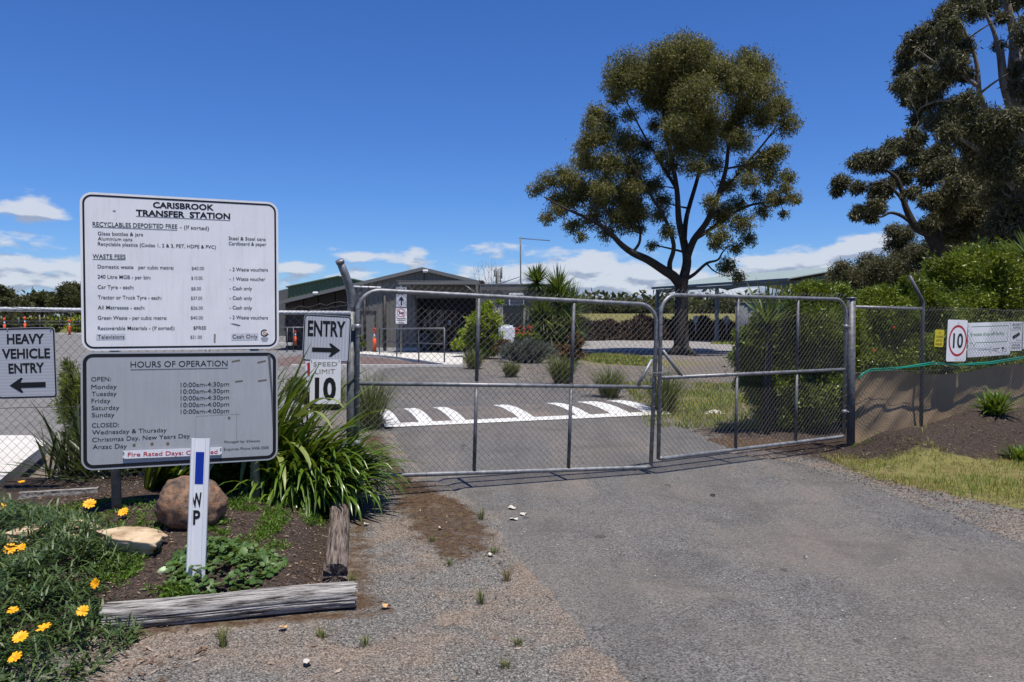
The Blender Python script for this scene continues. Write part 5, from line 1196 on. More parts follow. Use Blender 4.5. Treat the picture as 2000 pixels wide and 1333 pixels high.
p0 = G(228, 1222); p1 = G(690, 1182)
log('sleeper_log', (-2.30, 4.40, 0.062), (-0.96, 4.74, 0.070), 0.19, 0.135, M['timber'], 'pale grey weathered sleeper lying across the front of the garden bed', 3, 0.12)
log('sleeper_log', (-1.135, 5.02, 0.085), (-1.555, 7.05, 0.10), 0.165, 0.17, M['timberb'], 'brown weathered sleeper running back along the right side of garden bed', 8, 0.35, 1.0)


def rockmesh(name, c, r, mat, label, seed, flat=None, amp=0.12, sub=5, rz=0.0, freq=2.0, pw=1.0):
    bm = bmesh.new(); bmesh.ops.create_icosphere(bm, subdivisions=sub, radius=1)
    from mathutils import noise
    for v in bm.verts:
        d = v.co.normalized(); q = 1 + amp * (noise.fractal(d * freq + Vector((seed, seed * 2, 0)), 1.0, 2.0, 5)) + amp * 0.5 * noise.noise(d * 1.2 + Vector((seed, 0, 3)))
        p = Vector((math.copysign(abs(d.x) ** pw, d.x), math.copysign(abs(d.y) ** pw, d.y), math.copysign(abs(d.z) ** pw, d.z))) * q
        if flat: 
            for fn_, dist in flat:
                k = p.dot(Vector(fn_)) - dist
                if k > 0: p -= Vector(fn_) * k * 0.9
        v.co = Vector((p.x * r[0], p.y * r[1], p.z * r[2]))
    me = bpy.data.meshes.new(name); bm.to_mesh(me); bm.free(); me.materials.append(mat)
    me.polygons.foreach_set('use_smooth', np.ones(len(me.polygons), bool))
    o = bpy.data.objects.new(name, me); C.objects.link(o); o.location = c; o.rotation_euler = (0, 0, rz); return tag(o, label, 'rock')


rockmesh('boulder', (P(367, 985, 5.72).x, 5.78, H(-2.36, 5.7) + 0.14), (0.24, 0.23, 0.205), M['rock'], 'round orange brown boulder behind the white marker post', 2.3, amp=0.10, pw=0.93)
rockmesh('sandstone_rock', (P(250, 1040, 5.25).x, 5.28, H(-2.55, 5.25) + 0.06), (0.25, 0.17, 0.11), M['sand'], 'flat pale sandstone slab beside the yellow gazanias', 5.1, flat=[((0.25, -0.2, 0.947), 0.55), ((0.3, -0.93, -0.2), 0.7), ((-0.1, 0.2, 0.97), 0.6)], amp=0.34, rz=-0.35, freq=1.3)
rockmesh('sandstone_rock', (P(70, 1045, 5.3).x, 5.5, H(-3.3, 5.5) + 0.03), (0.30, 0.2, 0.09), M['sand'], 'low pale rock half buried among gazanias at the far left', 9.1, flat=[((0, -0.2, 0.98), 0.5)], amp=0.25, rz=0.2, freq=1.3)
rockmesh('white_rock', P(1395, 807, 14.3) + Vector((0, 0, -.02)), (0.17, 0.12, 0.06), M['conc'], 'small white lump of concrete on the verge behind the right gate leaf', 4.4, amp=0.4, freq=3)
rockmesh('stone', P(318, 1115, 4.95), (0.03, 0.03, 0.022), plain('pale_green_stone', (0.4, 0.5, 0.3)), 'small pale green lump on the soil left of the marker post', 6.4, amp=0.3, sub=3, freq=3)

# ------------------------------------------------------------------ vegetation tools


def leaf_cards(pos, length, width, dirs=None, droop=0.0, rng=RNG, spread=1.0):
    """diamond leaves folded down the middle; returns v,f (quads share 4 verts)"""
    n = len(pos); d = rng.normal(size=(n, 3)) * spread
    if dirs is not None: d += dirs
    d[:, 2] -= droop; d /= np.linalg.norm(d, axis=1, keepdims=True) + 1e-9
    r = rng.normal(size=(n, 3)); s = np.cross(d, r); s /= np.linalg.norm(s, axis=1, keepdims=True) + 1e-9
    L = length * (0.6 + 0.8 * rng.random(n))[:, None]; Wd = width * (0.7 + 0.6 * rng.random(n))[:, None]
    nn = np.cross(s, d) * Wd * 0.3
    v = np.stack([pos, pos + d * L * 0.45 + s * Wd / 2 + nn, pos + d * L, pos + d * L * 0.45 - s * Wd / 2 + nn], 1).reshape(-1, 3)
    return v, np.arange(4 * n).reshape(-1, 4)


def clumped(blobs, n, sub=12, subr=0.42, shell=0.55, rng=RNG, loose=0.0):
    """points in sub-clumps spread through ellipsoid blobs (x,y,z,rx,ry,rz)"""
    B = np.array(blobs, float); vol = (B[:, 3] * B[:, 4] * B[:, 5]) ** 0.72; w = vol / vol.sum(); out = []
    for b, wi in zip(B, w):
        m = max(8, int(n * wi)); k = max(3, int(sub)); d = rng.normal(size=(k, 3)); d /= np.linalg.norm(d, axis=1, keepdims=True)
        rr = (shell + (1 - shell) * rng.random(k))[:, None] * 0.95; cen = d * rr; idx = rng.integers(0, k, m)
        sz = subr * (0.6 + 0.8 * rng.random(k))
        p = cen[idx] + rng.normal(size=(m, 3)) * (sz[idx] * 0.5)[:, None]
        lo_ = rng.random(m) < loose; q_ = rng.normal(size=(int(lo_.sum()), 3)) * 0.52; p[lo_] = q_ / np.maximum(1, np.linalg.norm(q_, axis=1, keepdims=True) / 0.98)
        out.append(b[:3] + p * b[3:6])
    return np.concatenate(out)


def bez(a, b, bend, n=6):
    a = Vector(a); b = Vector(b); c = (a + b) / 2 + bend
    return [a * (1 - t) ** 2 + c * 2 * t * (1 - t) + b * t * t for t in [i / n for i in range(n + 1)]]


def tree(name, label, limbs, blobs, base_r, leafn, leafl, leafw, mats, droop=0.9, sub=14, group=None, twigs=5, cat='tree', loc=None, penal=1.5, subr=0.42, sides=7, shell=.55):
    """limbs: list of (points, r0, r1) in world space; blobs joined onto the nearest limb"""
    loc = loc or limbs[0][0][0]; root = empty(name, loc, label, cat, group)
    trunk = MB(); br = MB(); nodes = []
    for i, (pts, r0, r1) in enumerate(limbs):
        pts = [Vector(p) for p in pts]; sm = []
        for j in range(len(pts) - 1):   # catmull-rom
            q0, q1, q2, q3 = pts[max(j - 1, 0)], pts[j], pts[j + 1], pts[min(j + 2, len(pts) - 1)]
            for k in range(5):
                t = k / 5; sm.append(0.5 * ((2 * q1) + (q2 - q0) * t + (2 * q0 - 5 * q1 + 4 * q2 - q3) * t * t + (3 * q1 - q0 - 3 * q2 + q3) * t ** 3))
        sm.append(pts[-1]); rs = [r0 + (r1 - r0) * k / (len(sm) - 1) for k in range(len(sm))]
        (trunk if i == 0 else br).tube(sm, rs, 14 if i == 0 else 9)
        for p, r in zip(sm, rs): nodes.append((p, r))
    order = sorted(blobs, key=lambda b: min((Vector(b[:3]) - p).length for p, _ in nodes[::4]))
    for b in order:
        c = Vector(b[:3]); best = None; bd = 1e9
        for p, r in nodes:
            d = (c - p); q = d.length + penal * max(0, -d.z + 0.2 * d.length) * 0.6
            if q < bd: bd = q; best = (p, r)
        p, r = best; L = (c - p).length; r0 = min(r * 0.75, 0.012 + 0.022 * L); 
        path = bez(p, c, Vector((random.uniform(-1, 1), random.uniform(-1, 1), random.uniform(-0.3, 0.9))) * L * 0.16, 7)
        rs = [r0 + (max(0.007, r0 * 0.3) - r0) * k / 7 for k in range(8)]; br.tube(path, rs, sides, cap=False)
        for q, rr_ in list(zip(path, rs))[2:]: nodes.append((q, rr_))
        for _ in range(twigs):
            d = Vector((random.gauss(0, 1), random.gauss(0, 1), random.gauss(0.2, 0.8))).normalized(); e = c + Vector((d.x * b[3], d.y * b[4], d.z * b[5])) * 0.8; s_ = path[random.randint(4, 7)]
            br.tube(bez(s_, e, Vector((random.uniform(-1, 1), random.uniform(-1, 1), 0.3)) * 0.15 * (e - s_).length, 4), [rs[-1] * 0.8, rs[-1] * .6, rs[-1] * .5, rs[-1] * .4, rs[-1] * .3], 4, cap=False)
    trunk.build('trunk', mats[0], root)
    o = br.build('branches', mats[1], root)
    pos = clumped(blobs, leafn, sub, subr, shell, loose=0.25); v, f = leaf_cards(pos, leafl, leafw, droop=droop)
    npmesh('crown', v, f, mats[2], root)
    return root


# the big eucalypt


def big_tree():
    Y = 38.0

    def q(px, py, dy=0.0): return P(px, py, Y + dy)
    L = [([q(1331, 694), q(1331, 680), q(1330, 640), q(1331, 600), q(1331, 566), q(1334, 545)], 0.40, 0.27)]
    L += [([q(1331, 560), q(1316, 541, -.2), q(1296, 528, -.5), q(1265, 508, -0.8), q(1235, 494, -1), q(1213, 478, -1.2), q(1186, 450, -1.5), q(1150, 428, -1.6), q(1105, 408, -1.8), q(1062, 385, -2)], 0.27, 0.03),
          ([q(1334, 548), q(1342, 510, .2), q(1335, 470, .3), q(1326, 430, .3), q(1322, 370, .2), q(1310, 300, 0), q(1296, 235, 0), q(1300, 150, .3)], 0.25, 0.03),
          ([q(1340, 510), q(1355, 470, -.2), q(1380, 435, -.5), q(1402, 385, -.8), q(1418, 330, -1), q(1425, 280, -1), q(1450, 220, -.8), q(1470, 150, -.6)], 0.19, 0.03),
          ([q(1352, 470), q(1385, 450, .8), q(1430, 418, 1.4), q(1470, 400, 1.8), q(1520, 392, 2), q(1545, 380, 2)], 0.12, 0.02),
          ([q(1336, 548), q(1356, 536, .4), q(1380, 515, .8), q(1402, 508, 1), q(1412, 492, 1), q(1428, 478, 1.2)], 0.10, 0.02),
          ([q(1380, 515, .8), q(1395, 530, .6), q(1420, 540, .5)], 0.05, 0.015),
          ([q(1310, 535), q(1308, 515, -.4), q(1316, 480, -.8), q(1300, 430, -1.2), q(1270, 380, -1.6), q(1240, 330, -1.8), q(1210, 290, -1.8)], 0.14, 0.025),
          ([q(1336, 470), q(1342, 420, 1), q(1362, 350, 1.6), q(1378, 280, 2), q(1380, 200, 2), q(1370, 130, 1.6)], 0.14, 0.025),
          ([q(1235, 494, -1), q(1250, 470, -.4), q(1245, 430, 0), q(1215, 390, .4), q(1180, 350, .6)], 0.08, 0.02),
          ([q(1322, 370), q(1285, 310, 1), q(1250, 250, 1.4), q(1215, 180, 1.5)], 0.09, 0.02),
          ([q(1402, 385), q(1450, 330, .5), q(1500, 270, 1), q(1530, 225, 1)], 0.09, 0.02)]
    cl = [(640, 110, 70), (560, 115, 50), (720, 110, 50), (430, 190, 80), (375, 235, 45), (500, 200, 70), (600, 190, 85), (700, 190, 80), (795, 180, 62), (900, 135, 45), (935, 190, 60), (850, 240, 62), (955, 260, 58), (1010, 330, 52), (1060, 395, 42), (960, 375, 46), (885, 320, 52),
          (690, 290, 80), (600, 300, 72), (520, 290, 52), (375, 290, 34), (300, 350, 40), (345, 395, 42), (270, 385, 26), (430, 355, 30), (620, 390, 76), (740, 400, 76), (845, 395, 52), (640, 470, 62), (730, 480, 58), (865, 460, 50), (1030, 500, 32), (985, 535, 46), (905, 560, 40), (1062, 605, 30), (1080, 690, 28), (1045, 755, 18), (985, 600, 40),
          (410, 470, 56), (300, 450, 52), (245, 480, 34), (255, 545, 48), (350, 555, 58), (450, 560, 50), (180, 605, 46), (105, 620, 36), (55, 655, 28), (150, 695, 42), (240, 650, 50), (330, 655, 60), (430, 650, 58), (520, 645, 40), (100, 765, 28), (205, 800, 34), (280, 770, 42), (370, 750, 50), (450, 750, 50), (545, 755, 32), (335, 825, 32), (235, 845, 20), (580, 825, 30), (470, 815, 22),
          (795, 755, 46), (880, 790, 40), (905, 855, 28), (790, 845, 40), (850, 890, 26), (755, 700, 30), (860, 715, 34), (935, 680, 22), (820, 965, 34), (865, 1005, 24), (525, 400, 26), (560, 515, 30), (1100, 700, 14), (1020, 700, 26), (520, 880, 20), (770, 880, 22), (420, 700, 46), (300, 700, 44), (200, 700, 40), (560, 700, 34), (600, 560, 40), (690, 560, 40), (760, 560, 36), (500, 480, 34), (820, 640, 34), (900, 620, 34), (1000, 690, 30), (960, 740, 30), (1050, 650, 26), (420, 800, 34), (150, 740, 30)]
    rg = random.Random(4); blobs = []
    for cx, cy, r in cl:
        px, py = 1020 + cx / 2.05, 50 + cy / 2.05; rad = r / 2.05 / F * Y
        ex = math.sqrt(max(0.05, 1 - ((px - 1300) / 290) ** 2 - ((py - 300) / 290) ** 2)); dy = rg.uniform(-1, 1) * 3.6 * ex
        p = P(px, py, Y + dy); s = (Y + dy) / Y; blobs.append((p.x, p.y, p.z, rad * s * 1.36, rad * 1.4, rad * s * 1.18))
        if r > 44: dy2 = -dy * rg.uniform(.4, 1.0); p = P(px + rg.uniform(-8, 8), py + rg.uniform(-8, 8), Y + dy2); blobs.append((p.x, p.y, p.z, rad * .85, rad, rad * .7))
    t = tree('eucalyptus_tree', 'big lone eucalyptus with rounded crown and dark forked trunk behind the gates', L, blobs, 0.4, 205000, 0.18, 0.040, (M['bark'], M['bark'], M['euc']), 0.8, 52, twigs=9, subr=0.34, shell=.15)
    # root flare
    b = q(1331, 692); m = MB()
    for a in range(7):
        an = a * 0.9 + .3; m.tube([b + Vector((0, 0, 0.45)), b + Vector((math.cos(an) * 0.42, math.sin(an) * 0.42, 0.12)), b + Vector((math.cos(an) * 0.85, math.sin(an) * 0.85, -0.08))], [0.28, 0.17, 0.06], 8)
    m.build('root_flare', M['bark'], t)


big_tree()


def right_trees():
    k = 2.38

    def mk(name, label, Y, limbs, cl, leafn, ll, lw, seed, mt, depth, bark='bark', base_r=0.3, sub=46):
        rg = random.Random(seed)
        def q(cx, cy, dy=0): return P(1580 + cx / k, cy / k, Y + dy)
        L = [([q(*p) for p in pts], a, b) for pts, a, b in limbs]; blobs = []
        for cx, cy, r in cl:
            rad = r / k / F * Y; dy = rg.uniform(-1, 1) * depth; p = q(cx, cy, dy); blobs.append((p.x, p.y, p.z, rad * 1.25, rad * 1.3, rad * 1.05))
        return tree(name, label, L, blobs, base_r, leafn, ll, lw, (M['bark'], M[bark], mt), 0.85, sub, twigs=6, subr=.38, shell=.15, loc=(L[0][0][0].x, Y, 0))
    mk('eucalyptus_tree', 'spreading mid distance eucalyptus with bare forked limbs, left of the tallest trees', 34, [([(605, 1640), (600, 1400), (600, 1250), (590, 1150), (560, 1090)], 0.33, 0.24),
        ([(560, 1090), (500, 1060), (470, 1010), (445, 950), (430, 880), (400, 820), (330, 780), (260, 760)], 0.2, 0.03), ([(500, 1060), (440, 1010), (380, 990), (330, 1010), (260, 990)], 0.1, 0.02), ([(600, 1150), (610, 1050), (600, 960), (620, 880), (680, 800)], 0.2, 0.03),
        ([(445, 950), (410, 900), (340, 850), (250, 870), (160, 860)], 0.09, 0.02), ([(600, 1000), (540, 950), (520, 880), (560, 780)], 0.1, 0.02), ([(610, 1050), (680, 990), (760, 940), (820, 900)], 0.14, 0.03)],
       [(150, 850, 38), (130, 890, 24), (230, 755, 34), (265, 735, 34), (310, 760, 46), (390, 680, 42), (470, 680, 42), (350, 730, 44), (225, 870, 30), (330, 880, 48), (245, 985, 34), (310, 960, 36), (220, 1000, 24), (290, 1010, 24), (430, 820, 46), (520, 740, 50), (600, 715, 50), (560, 810, 48), (650, 775, 50), (480, 890, 30), (560, 930, 36), (680, 880, 60), (740, 800, 60), (640, 980, 54), (720, 960, 60), (800, 900, 70), (700, 1060, 66), (800, 1050, 76), (880, 1000, 76), (560, 1040, 34), (900, 850, 70), (950, 950, 60), (860, 1120, 70)], 110000, 0.19, 0.042, 2, M['euc2'], 2.2)
    mk('eucalyptus_tree', 'tallest eucalyptus with pale inner limbs, cut off by the right edge of the photo', 26, [([(1010, 1750), (1005, 1400), (1000, 1100), (990, 900), (985, 700)], 0.42, 0.28),
        ([(985, 700), (965, 520), (950, 350), (955, 180), (920, 20), (900, -120)], 0.26, 0.08), ([(985, 640), (925, 470), (900, 380), (885, 260), (860, 150), (820, 60), (790, -40)], 0.14, 0.03), ([(985, 700), (880, 580), (800, 470), (780, 300), (740, 180), (700, 100)], 0.12, 0.03), ([(985, 900), (860, 760), (760, 680), (660, 620)], 0.16, 0.03), ([(780, 400), (680, 330), (600, 300), (500, 230)], 0.07, 0.02), ([(800, 480), (700, 470), (600, 470), (520, 500)], 0.07, 0.02), ([(955, 300), (1040, 160), (1100, 20)], .15, .04), ([(920, 380), (905, 300), (900, 230)], 0.09, 0.05)],
       [(640, 60, 44), (560, 150, 56), (500, 180, 50), (465, 250, 52), (560, 240, 64), (440, 320, 36), (430, 395, 36), (520, 370, 62), (455, 450, 38), (540, 470, 60), (600, 390, 52), (650, 140, 52), (690, 220, 52), (660, 300, 60), (720, 340, 40), (500, 550, 30), (480, 620, 26), (520, 640, 24), (600, 560, 50), (660, 500, 54), (720, 560, 60), (735, 470, 44), (800, 545, 62), (640, 620, 44), (760, 640, 76), (860, 600, 76), (940, 560, 56), (980, 470, 40), (975, 320, 30), (760, 50, 42), (835, 25, 50), (690, 20, 44), (900, 80, 26), (965, 200, 30), (880, 210, 22), (950, 650, 80), (900, 740, 86), (990, 760, 80), (820, 720, 80), (980, 880, 80), (900, 900, 80), (960, 1000, 80), (880, 1100, 70), (990, 1100, 66), (1060, 400, 80), (1080, 120, 80), (1100, 250, 70), (1090, 600, 90), (1120, 820, 90), (900, -60, 60), (760, -50, 60), (1020, -60, 70), (960, 20, 26)], 150000, 0.16, 0.038, 5, M['euc2'], 2.6, 'barkp')
    mk('low_dark_tree', 'low dark bushy tree rising behind the open shed roof, right side', 44, [([(270, 1560), (270, 1400), (275, 1300)], 0.25, 0.15)], [(150, 1255, 42), (110, 1290, 30), (200, 1290, 50), (270, 1225, 52), (330, 1250, 56), (400, 1230, 56), (450, 1180, 54), (520, 1180, 60), (400, 1130, 44), (390, 1070, 30), (450, 1090, 46), (330, 1320, 60), (250, 1310, 50), (440, 1300, 70), (560, 1270, 70), (650, 1180, 60), (600, 1120, 50), (120, 1330, 40), (700, 1130, 50)], 55000, 0.18, 0.042, 8, M['euc2'], 1.8)


right_trees()


def shrub(name, label, blobs, n, ll, lw, mat, stems=None, group=None, cat='shrub', sub=26, droop=-0.2, shell=0.6, subr=0.34):
    B = np.array(blobs); bx, by = B[:, 0].mean(), B[:, 1].mean(); zb = H(bx, by) if by < 120 else 0; root = empty(name, (bx, by, zb), label, cat, group)
    pos = clumped(blobs, n, sub, subr, shell); zz = hfun(pos[:, 0], pos[:, 1]) if by < 60 else np.zeros(len(pos)); pos = pos[pos[:, 2] > zz + 0.02]
    out = pos - np.array([bx, by, B[:, 2].mean()]); out /= np.linalg.norm(out, axis=1, keepdims=True) + 1e-6
    v, f = leaf_cards(pos, ll, lw, dirs=out * 0.9, droop=droop); npmesh('foliage', v, f, mat, root)
    m = MB()
    for b in blobs[:60]:
        s0 = Vector((bx + (b[0] - bx) * 0.4, by + (b[1] - by) * 0.4, zb - 0.05)); m.tube(bez(s0, b[:3], Vector((0, 0, 0.2)) * (Vector(b[:3]) - s0).length, 5), [0.022, 0.018, 0.015, 0.012, 0.009, 0.006] if by < 30 else [0.06, .05, .04, .03, .02, .015], 5, cap=False)
        for _ in range(3): m.tube([b[:3], (b[0] + random.uniform(-1, 1) * b[3], b[1] + random.uniform(-1, 1) * b[4], b[2] + random.uniform(-.2, 1) * b[5])], [0.007, 0.003], 4, cap=False)
    m.build('stems', M['bark'], root); return root


def pb(px, py, Y, r, ry=None, sq=0.9): p = P(px, py, Y); rad = r / F * Y; return (p.x, p.y, p.z, rad, ry or rad, rad * sq)


def shrubs():
    rg = random.Random(3)
    A = [pb(x, y, 11.9 + rg.uniform(-.3, .9) + (0.5 if y < 620 else 0) + max(0, (x - 1560) * .004), r) for x, y, r in [(1475, 660, 34), (1500, 640, 36), (1470, 700, 36), (1510, 690, 44), (1540, 640, 44), (1580, 610, 44), (1560, 590, 34), (1620, 600, 44), (1600, 650, 50), (1640, 640, 48), (1540, 700, 50), (1600, 710, 54), (1650, 700, 48), (1500, 740, 44), (1550, 760, 56), (1620, 770, 56), (1660, 760, 44), (1500, 790, 36), (1560, 810, 44), (1620, 820, 40), (1530, 820, 26), (1455, 660, 20), (1450, 700, 22), (1465, 745, 26), (1640, 580, 30), (1600, 575, 26), (1570, 566, 16), (1650, 610, 30), (1590, 800, 50), (1650, 810, 34)]]
    shrub('bottlebrush_shrub', 'large dense green shrub directly behind the right gate leaf', A, 120000, 0.066, 0.021, M['shrub'], subr=.36, sub=34)
    A = [pb(x, y, 13.0 + rg.uniform(-.5, .7), r) for x, y, r in [(1690, 640, 40), (1700, 590, 30), (1740, 620, 46), (1790, 610, 40), (1720, 670, 44), (1780, 670, 50), (1830, 640, 46), (1830, 690, 44), (1700, 720, 44), (1760, 730, 50), (1740, 580, 26), (1780, 560, 24), (1820, 590, 34), (1680, 680, 30), (1700, 760, 44), (1780, 770, 50), (1840, 740, 40)]]
    r = shrub('bottlebrush_shrub', 'green shrub with a few red flowers between right gate post and yellow sign', A, 90000, 0.07, 0.022, M['shrub'], subr=.36, sub=34)
    m = MB()
    for px, py in ((1746, 640), (1709, 684)):
        c = P(px, py, 12.4); v = []
        for i in range(26):
            d = Vector((random.gauss(0, 1), random.gauss(0, 1), random.gauss(0, 1))).normalized() * 0.024; m.tube([c, c + d], [0.004, 0.002], 3, cap=False)
    m.build('red_flowers', M['redfl'], r)['kind'] = 'stuff'
    A = [pb(x, y, 15.5 + rg.uniform(-.7, 1.0), r) for x, y, r in [(1880, 560, 60), (1850, 520, 36), (1900, 520, 44), (1940, 510, 40), (1980, 530, 50), (1960, 580, 60), (1830, 560, 40), (1810, 590, 36), (1860, 610, 60), (1920, 620, 60), (1980, 630, 60), (2040, 580, 80), (1900, 680, 70), (1980, 690, 70), (2060, 660, 70), (1840, 660, 50), (1880, 740, 60), (1960, 750, 60), (2050, 750, 80), (1890, 496, 18), (1970, 498, 22), (1790, 560, 20)]]
    shrub('tall_shrub', 'tallest green shrub filling the right edge behind the fence signs', A, 130000, 0.085, 0.026, M['shrub'], subr=.36, sub=34)
    A = [pb(x, y, 33.6 + rg.uniform(-.4, .4), r) for x, y, r in [(950, 600, 12), (945, 615, 18), (935, 635, 22), (960, 635, 22), (925, 655, 22), (950, 660, 26), (970, 655, 16), (915, 665, 16), (900, 670, 12), (935, 680, 20), (965, 680, 16), (975, 590, 6), (905, 650, 8), (890, 675, 8)]]
    shrub('lime_shrub', 'bright lime green upright shrub in front of the porch, behind left gate leaf', A, 16000, 0.14, 0.06, M['lime'], sub=16)
    A = [pb(x, y, 30.8 + rg.uniform(-.4, .4), r) for x, y, r in [(990, 690, 15), (1005, 680, 14), (1020, 690, 18), (1025, 675, 14), (1045, 682, 18), (1065, 688, 16), (1080, 695, 12), (1010, 698, 12), (1045, 698, 14)]]
    shrub('lavender_bush', 'low grey green lavender bush between white tank and yucca', A, 12000, 0.16, 0.014, M['lav'], droop=-1.0)
    A = [pb(x, y, 32.0, r) for x, y, r in [(985, 672, 10), (975, 682, 8), (1085, 680, 8)]]
    shrub('brown_shrub', 'small brown leafed shrub at the foot of the lime green shrub', A, 1800, 0.12, 0.05, M['dead'])
    A = [pb(x, y, 30.0, r) for x, y, r in [(1118, 685, 12), (1128, 672, 10), (1122, 660, 9), (1105, 695, 10), (1130, 692, 9)]]
    shrub('brown_shrub', 'rusty brown shrub under the right side of the yucca', A, 2600, 0.12, 0.05, M['dead'])
    r = shrub('geranium_bush', 'small geranium bush with red flowers in front of the site office', [pb(x, 660, 32.3, 9) for x in (1015, 1030, 1045)], 1500, 0.1, 0.05, M['shrub'])
    m = MB(); 
    for _ in range(40):
        c = P(random.uniform(1004, 1042), random.uniform(637, 654), 32); m.tube([c, c + Vector((0, 0, .02)), c + Vector((0, 0, 0.035))], [0.01, 0.032, 0.01], 6)
    m.build('red_flowers', M['redfl'], r)['kind'] = 'stuff'
    # left bush behind fence
    A = [pb(x, y, 8.4 + rg.uniform(-.25, .3), r) for x, y, r in [(135, 720, 14), (140, 745, 22), (150, 770, 28), (135, 795, 22), (160, 810, 36), (185, 760, 40), (180, 840, 40), (150, 850, 28), (230, 800, 50), (260, 860, 44), (320, 820, 60), (400, 830, 60), (300, 900, 34), (220, 890, 34)]]
    shrub('feathery_shrub', 'feathery green shrub behind the fence, left of the two sign boards', A, 36000, 0.075, 0.008, M['shrub'], sub=34)
    for px, lab in ((108, 'green and brown planting bed shrub beyond the far road, left one'), (150, 'yellow green shrub beyond the far road beside the sign board')):
        shrub('planting_shrub', lab, [pb(px + dx, 632 + dy, 70, r) for dx, dy, r in ((0, 0, 9), (8, -4, 8), (-8, 3, 7), (3, 6, 8))], 1500, 0.45, 0.12, M['lime'] if px > 120 else M['shrub'], sub=10)
    shrub('far_hedge', 'dark low hedge beyond the far road at the left edge', [pb(px, 635 + rg.uniform(-3, 3), 74, 9) for px in range(-60, 100, 12)], 5000, 0.5, 0.14, M['eucf'], sub=10)
    shrub('road_side_bush', 'small green bush beside the orange bollard left of the shed door', [pb(706, 672, 38.5, 6), pb(705, 660, 38.5, 4)], 500, 0.12, 0.05, M['shrub'], sub=8)
    A = [pb(x, y, 12.5, r) for x, y, r in [(600, 775, 16), (580, 760, 22), (620, 790, 14)]]
    shrub('low_bush', 'low olive bush behind the strap plant, left of the guide post', A, 3500, 0.06, 0.02, M['lom'])


shrubs()


def far_trees():
    rg = random.Random(12)
    right = [(1150, 596, 8, 140), (1175, 600, 9, 150), (1205, 599, 14, 190), (1232, 597, 16, 190), (1262, 598, 13, 190), (1290, 602, 16, 200), (1322, 602, 15, 210), (1395, 601, 18, 160), (1370, 604, 13, 200), (1415, 598, 20, 150), (1440, 603, 13, 190)]
    for i, (px, py, r, Y) in enumerate(right):
        blobs = [pb(px + rg.uniform(-r, r), py + rg.uniform(-r * .35, r * .6), Y + rg.uniform(-4, 4), r * rg.uniform(.45, .75), sq=.8) for _ in range(7)]; b = P(px, 622, Y)
        q = ['behind the yucca', 'just right of the yucca', 'left of the gate meeting', 'above the mulch pile left part', 'above the mulch pile centre', 'just left of the gate stiles', 'left of the big trunk', 'right of the big trunk, taller', 'just right of the big trunk', 'beside the water tank', 'behind the water tank'][i]
        tree('distant_tree', 'distant dark tree on the skyline ' + q, [([(b.x, Y, 1.5), (b.x, Y, P(px, py + 2, Y).z)], 0.35, 0.2)], blobs, .3, 6000, 0.6, 0.2, (M['bark'], M['bark'], M['eucf']), 0.4, 12, group='distant trees on the right skyline', twigs=1, sides=4)
    left = [(-60, 590, 30), (-15, 582, 26), (20, 590, 22), (45, 598, 16), (72, 588, 14), (98, 592, 20), (128, 582, 26), (155, 580, 26), (190, 588, 26), (545, 596, 18), (520, 600, 16)]
    for i, (px, py, r) in enumerate(left):
        Y = 110 + (i % 3) * 8; blobs = [pb(px + rg.uniform(-r, r) * .9, py - 4 + rg.uniform(-r * .6, r * .9), Y + rg.uniform(-4, 4), r * rg.uniform(.4, .6), sq=.7) for _ in range(11)]; b = P(px, 630, Y)
        q = ['outside the left edge', 'at the left edge', 'second from the left edge', 'lowest, above the sign corner', 'with sky gaps under its crown', 'middle of the left group', 'tall, near the fee board', 'touching the fee board edge', 'hidden mostly by the fee board', 'right of the fee board', 'behind the fee board right edge'][i]
        tree('distant_tree', 'distant brown green gum on the left skyline, ' + q, [([(b.x, Y, 0), (b.x, Y, P(px, py + 4, Y).z)], 0.35, 0.2)], blobs, .3, 9000, 0.42, 0.16, (M['bark'], M['bark'], M['eucf']), 0.4, 14, group='distant trees on the left skyline', twigs=1, sides=4)
    # woodland belt closing the horizon
    pos = []
    rng = np.random.default_rng(5)
    for _ in range(260):
        az = rng.uniform(-0.75, 0.85); Y = rng.uniform(330, 420); c = np.array([math.tan(az) * Y, Y, rng.uniform(2.5, 6.5) + 2]); rr = rng.uniform(3, 7); pos.append(c + rng.normal(size=(130, 3)) * np.array([rr, rr, rr * .42]))
    pos = np.concatenate(pos); v, f = leaf_cards(pos, 3.0, 1.6, droop=0.1, rng=rng); o = npmesh('far_woodland', v, f, M['eucf']); o['kind'] = 'stuff'; o['label'] = 'far belt of woodland along the whole horizon'


far_trees()


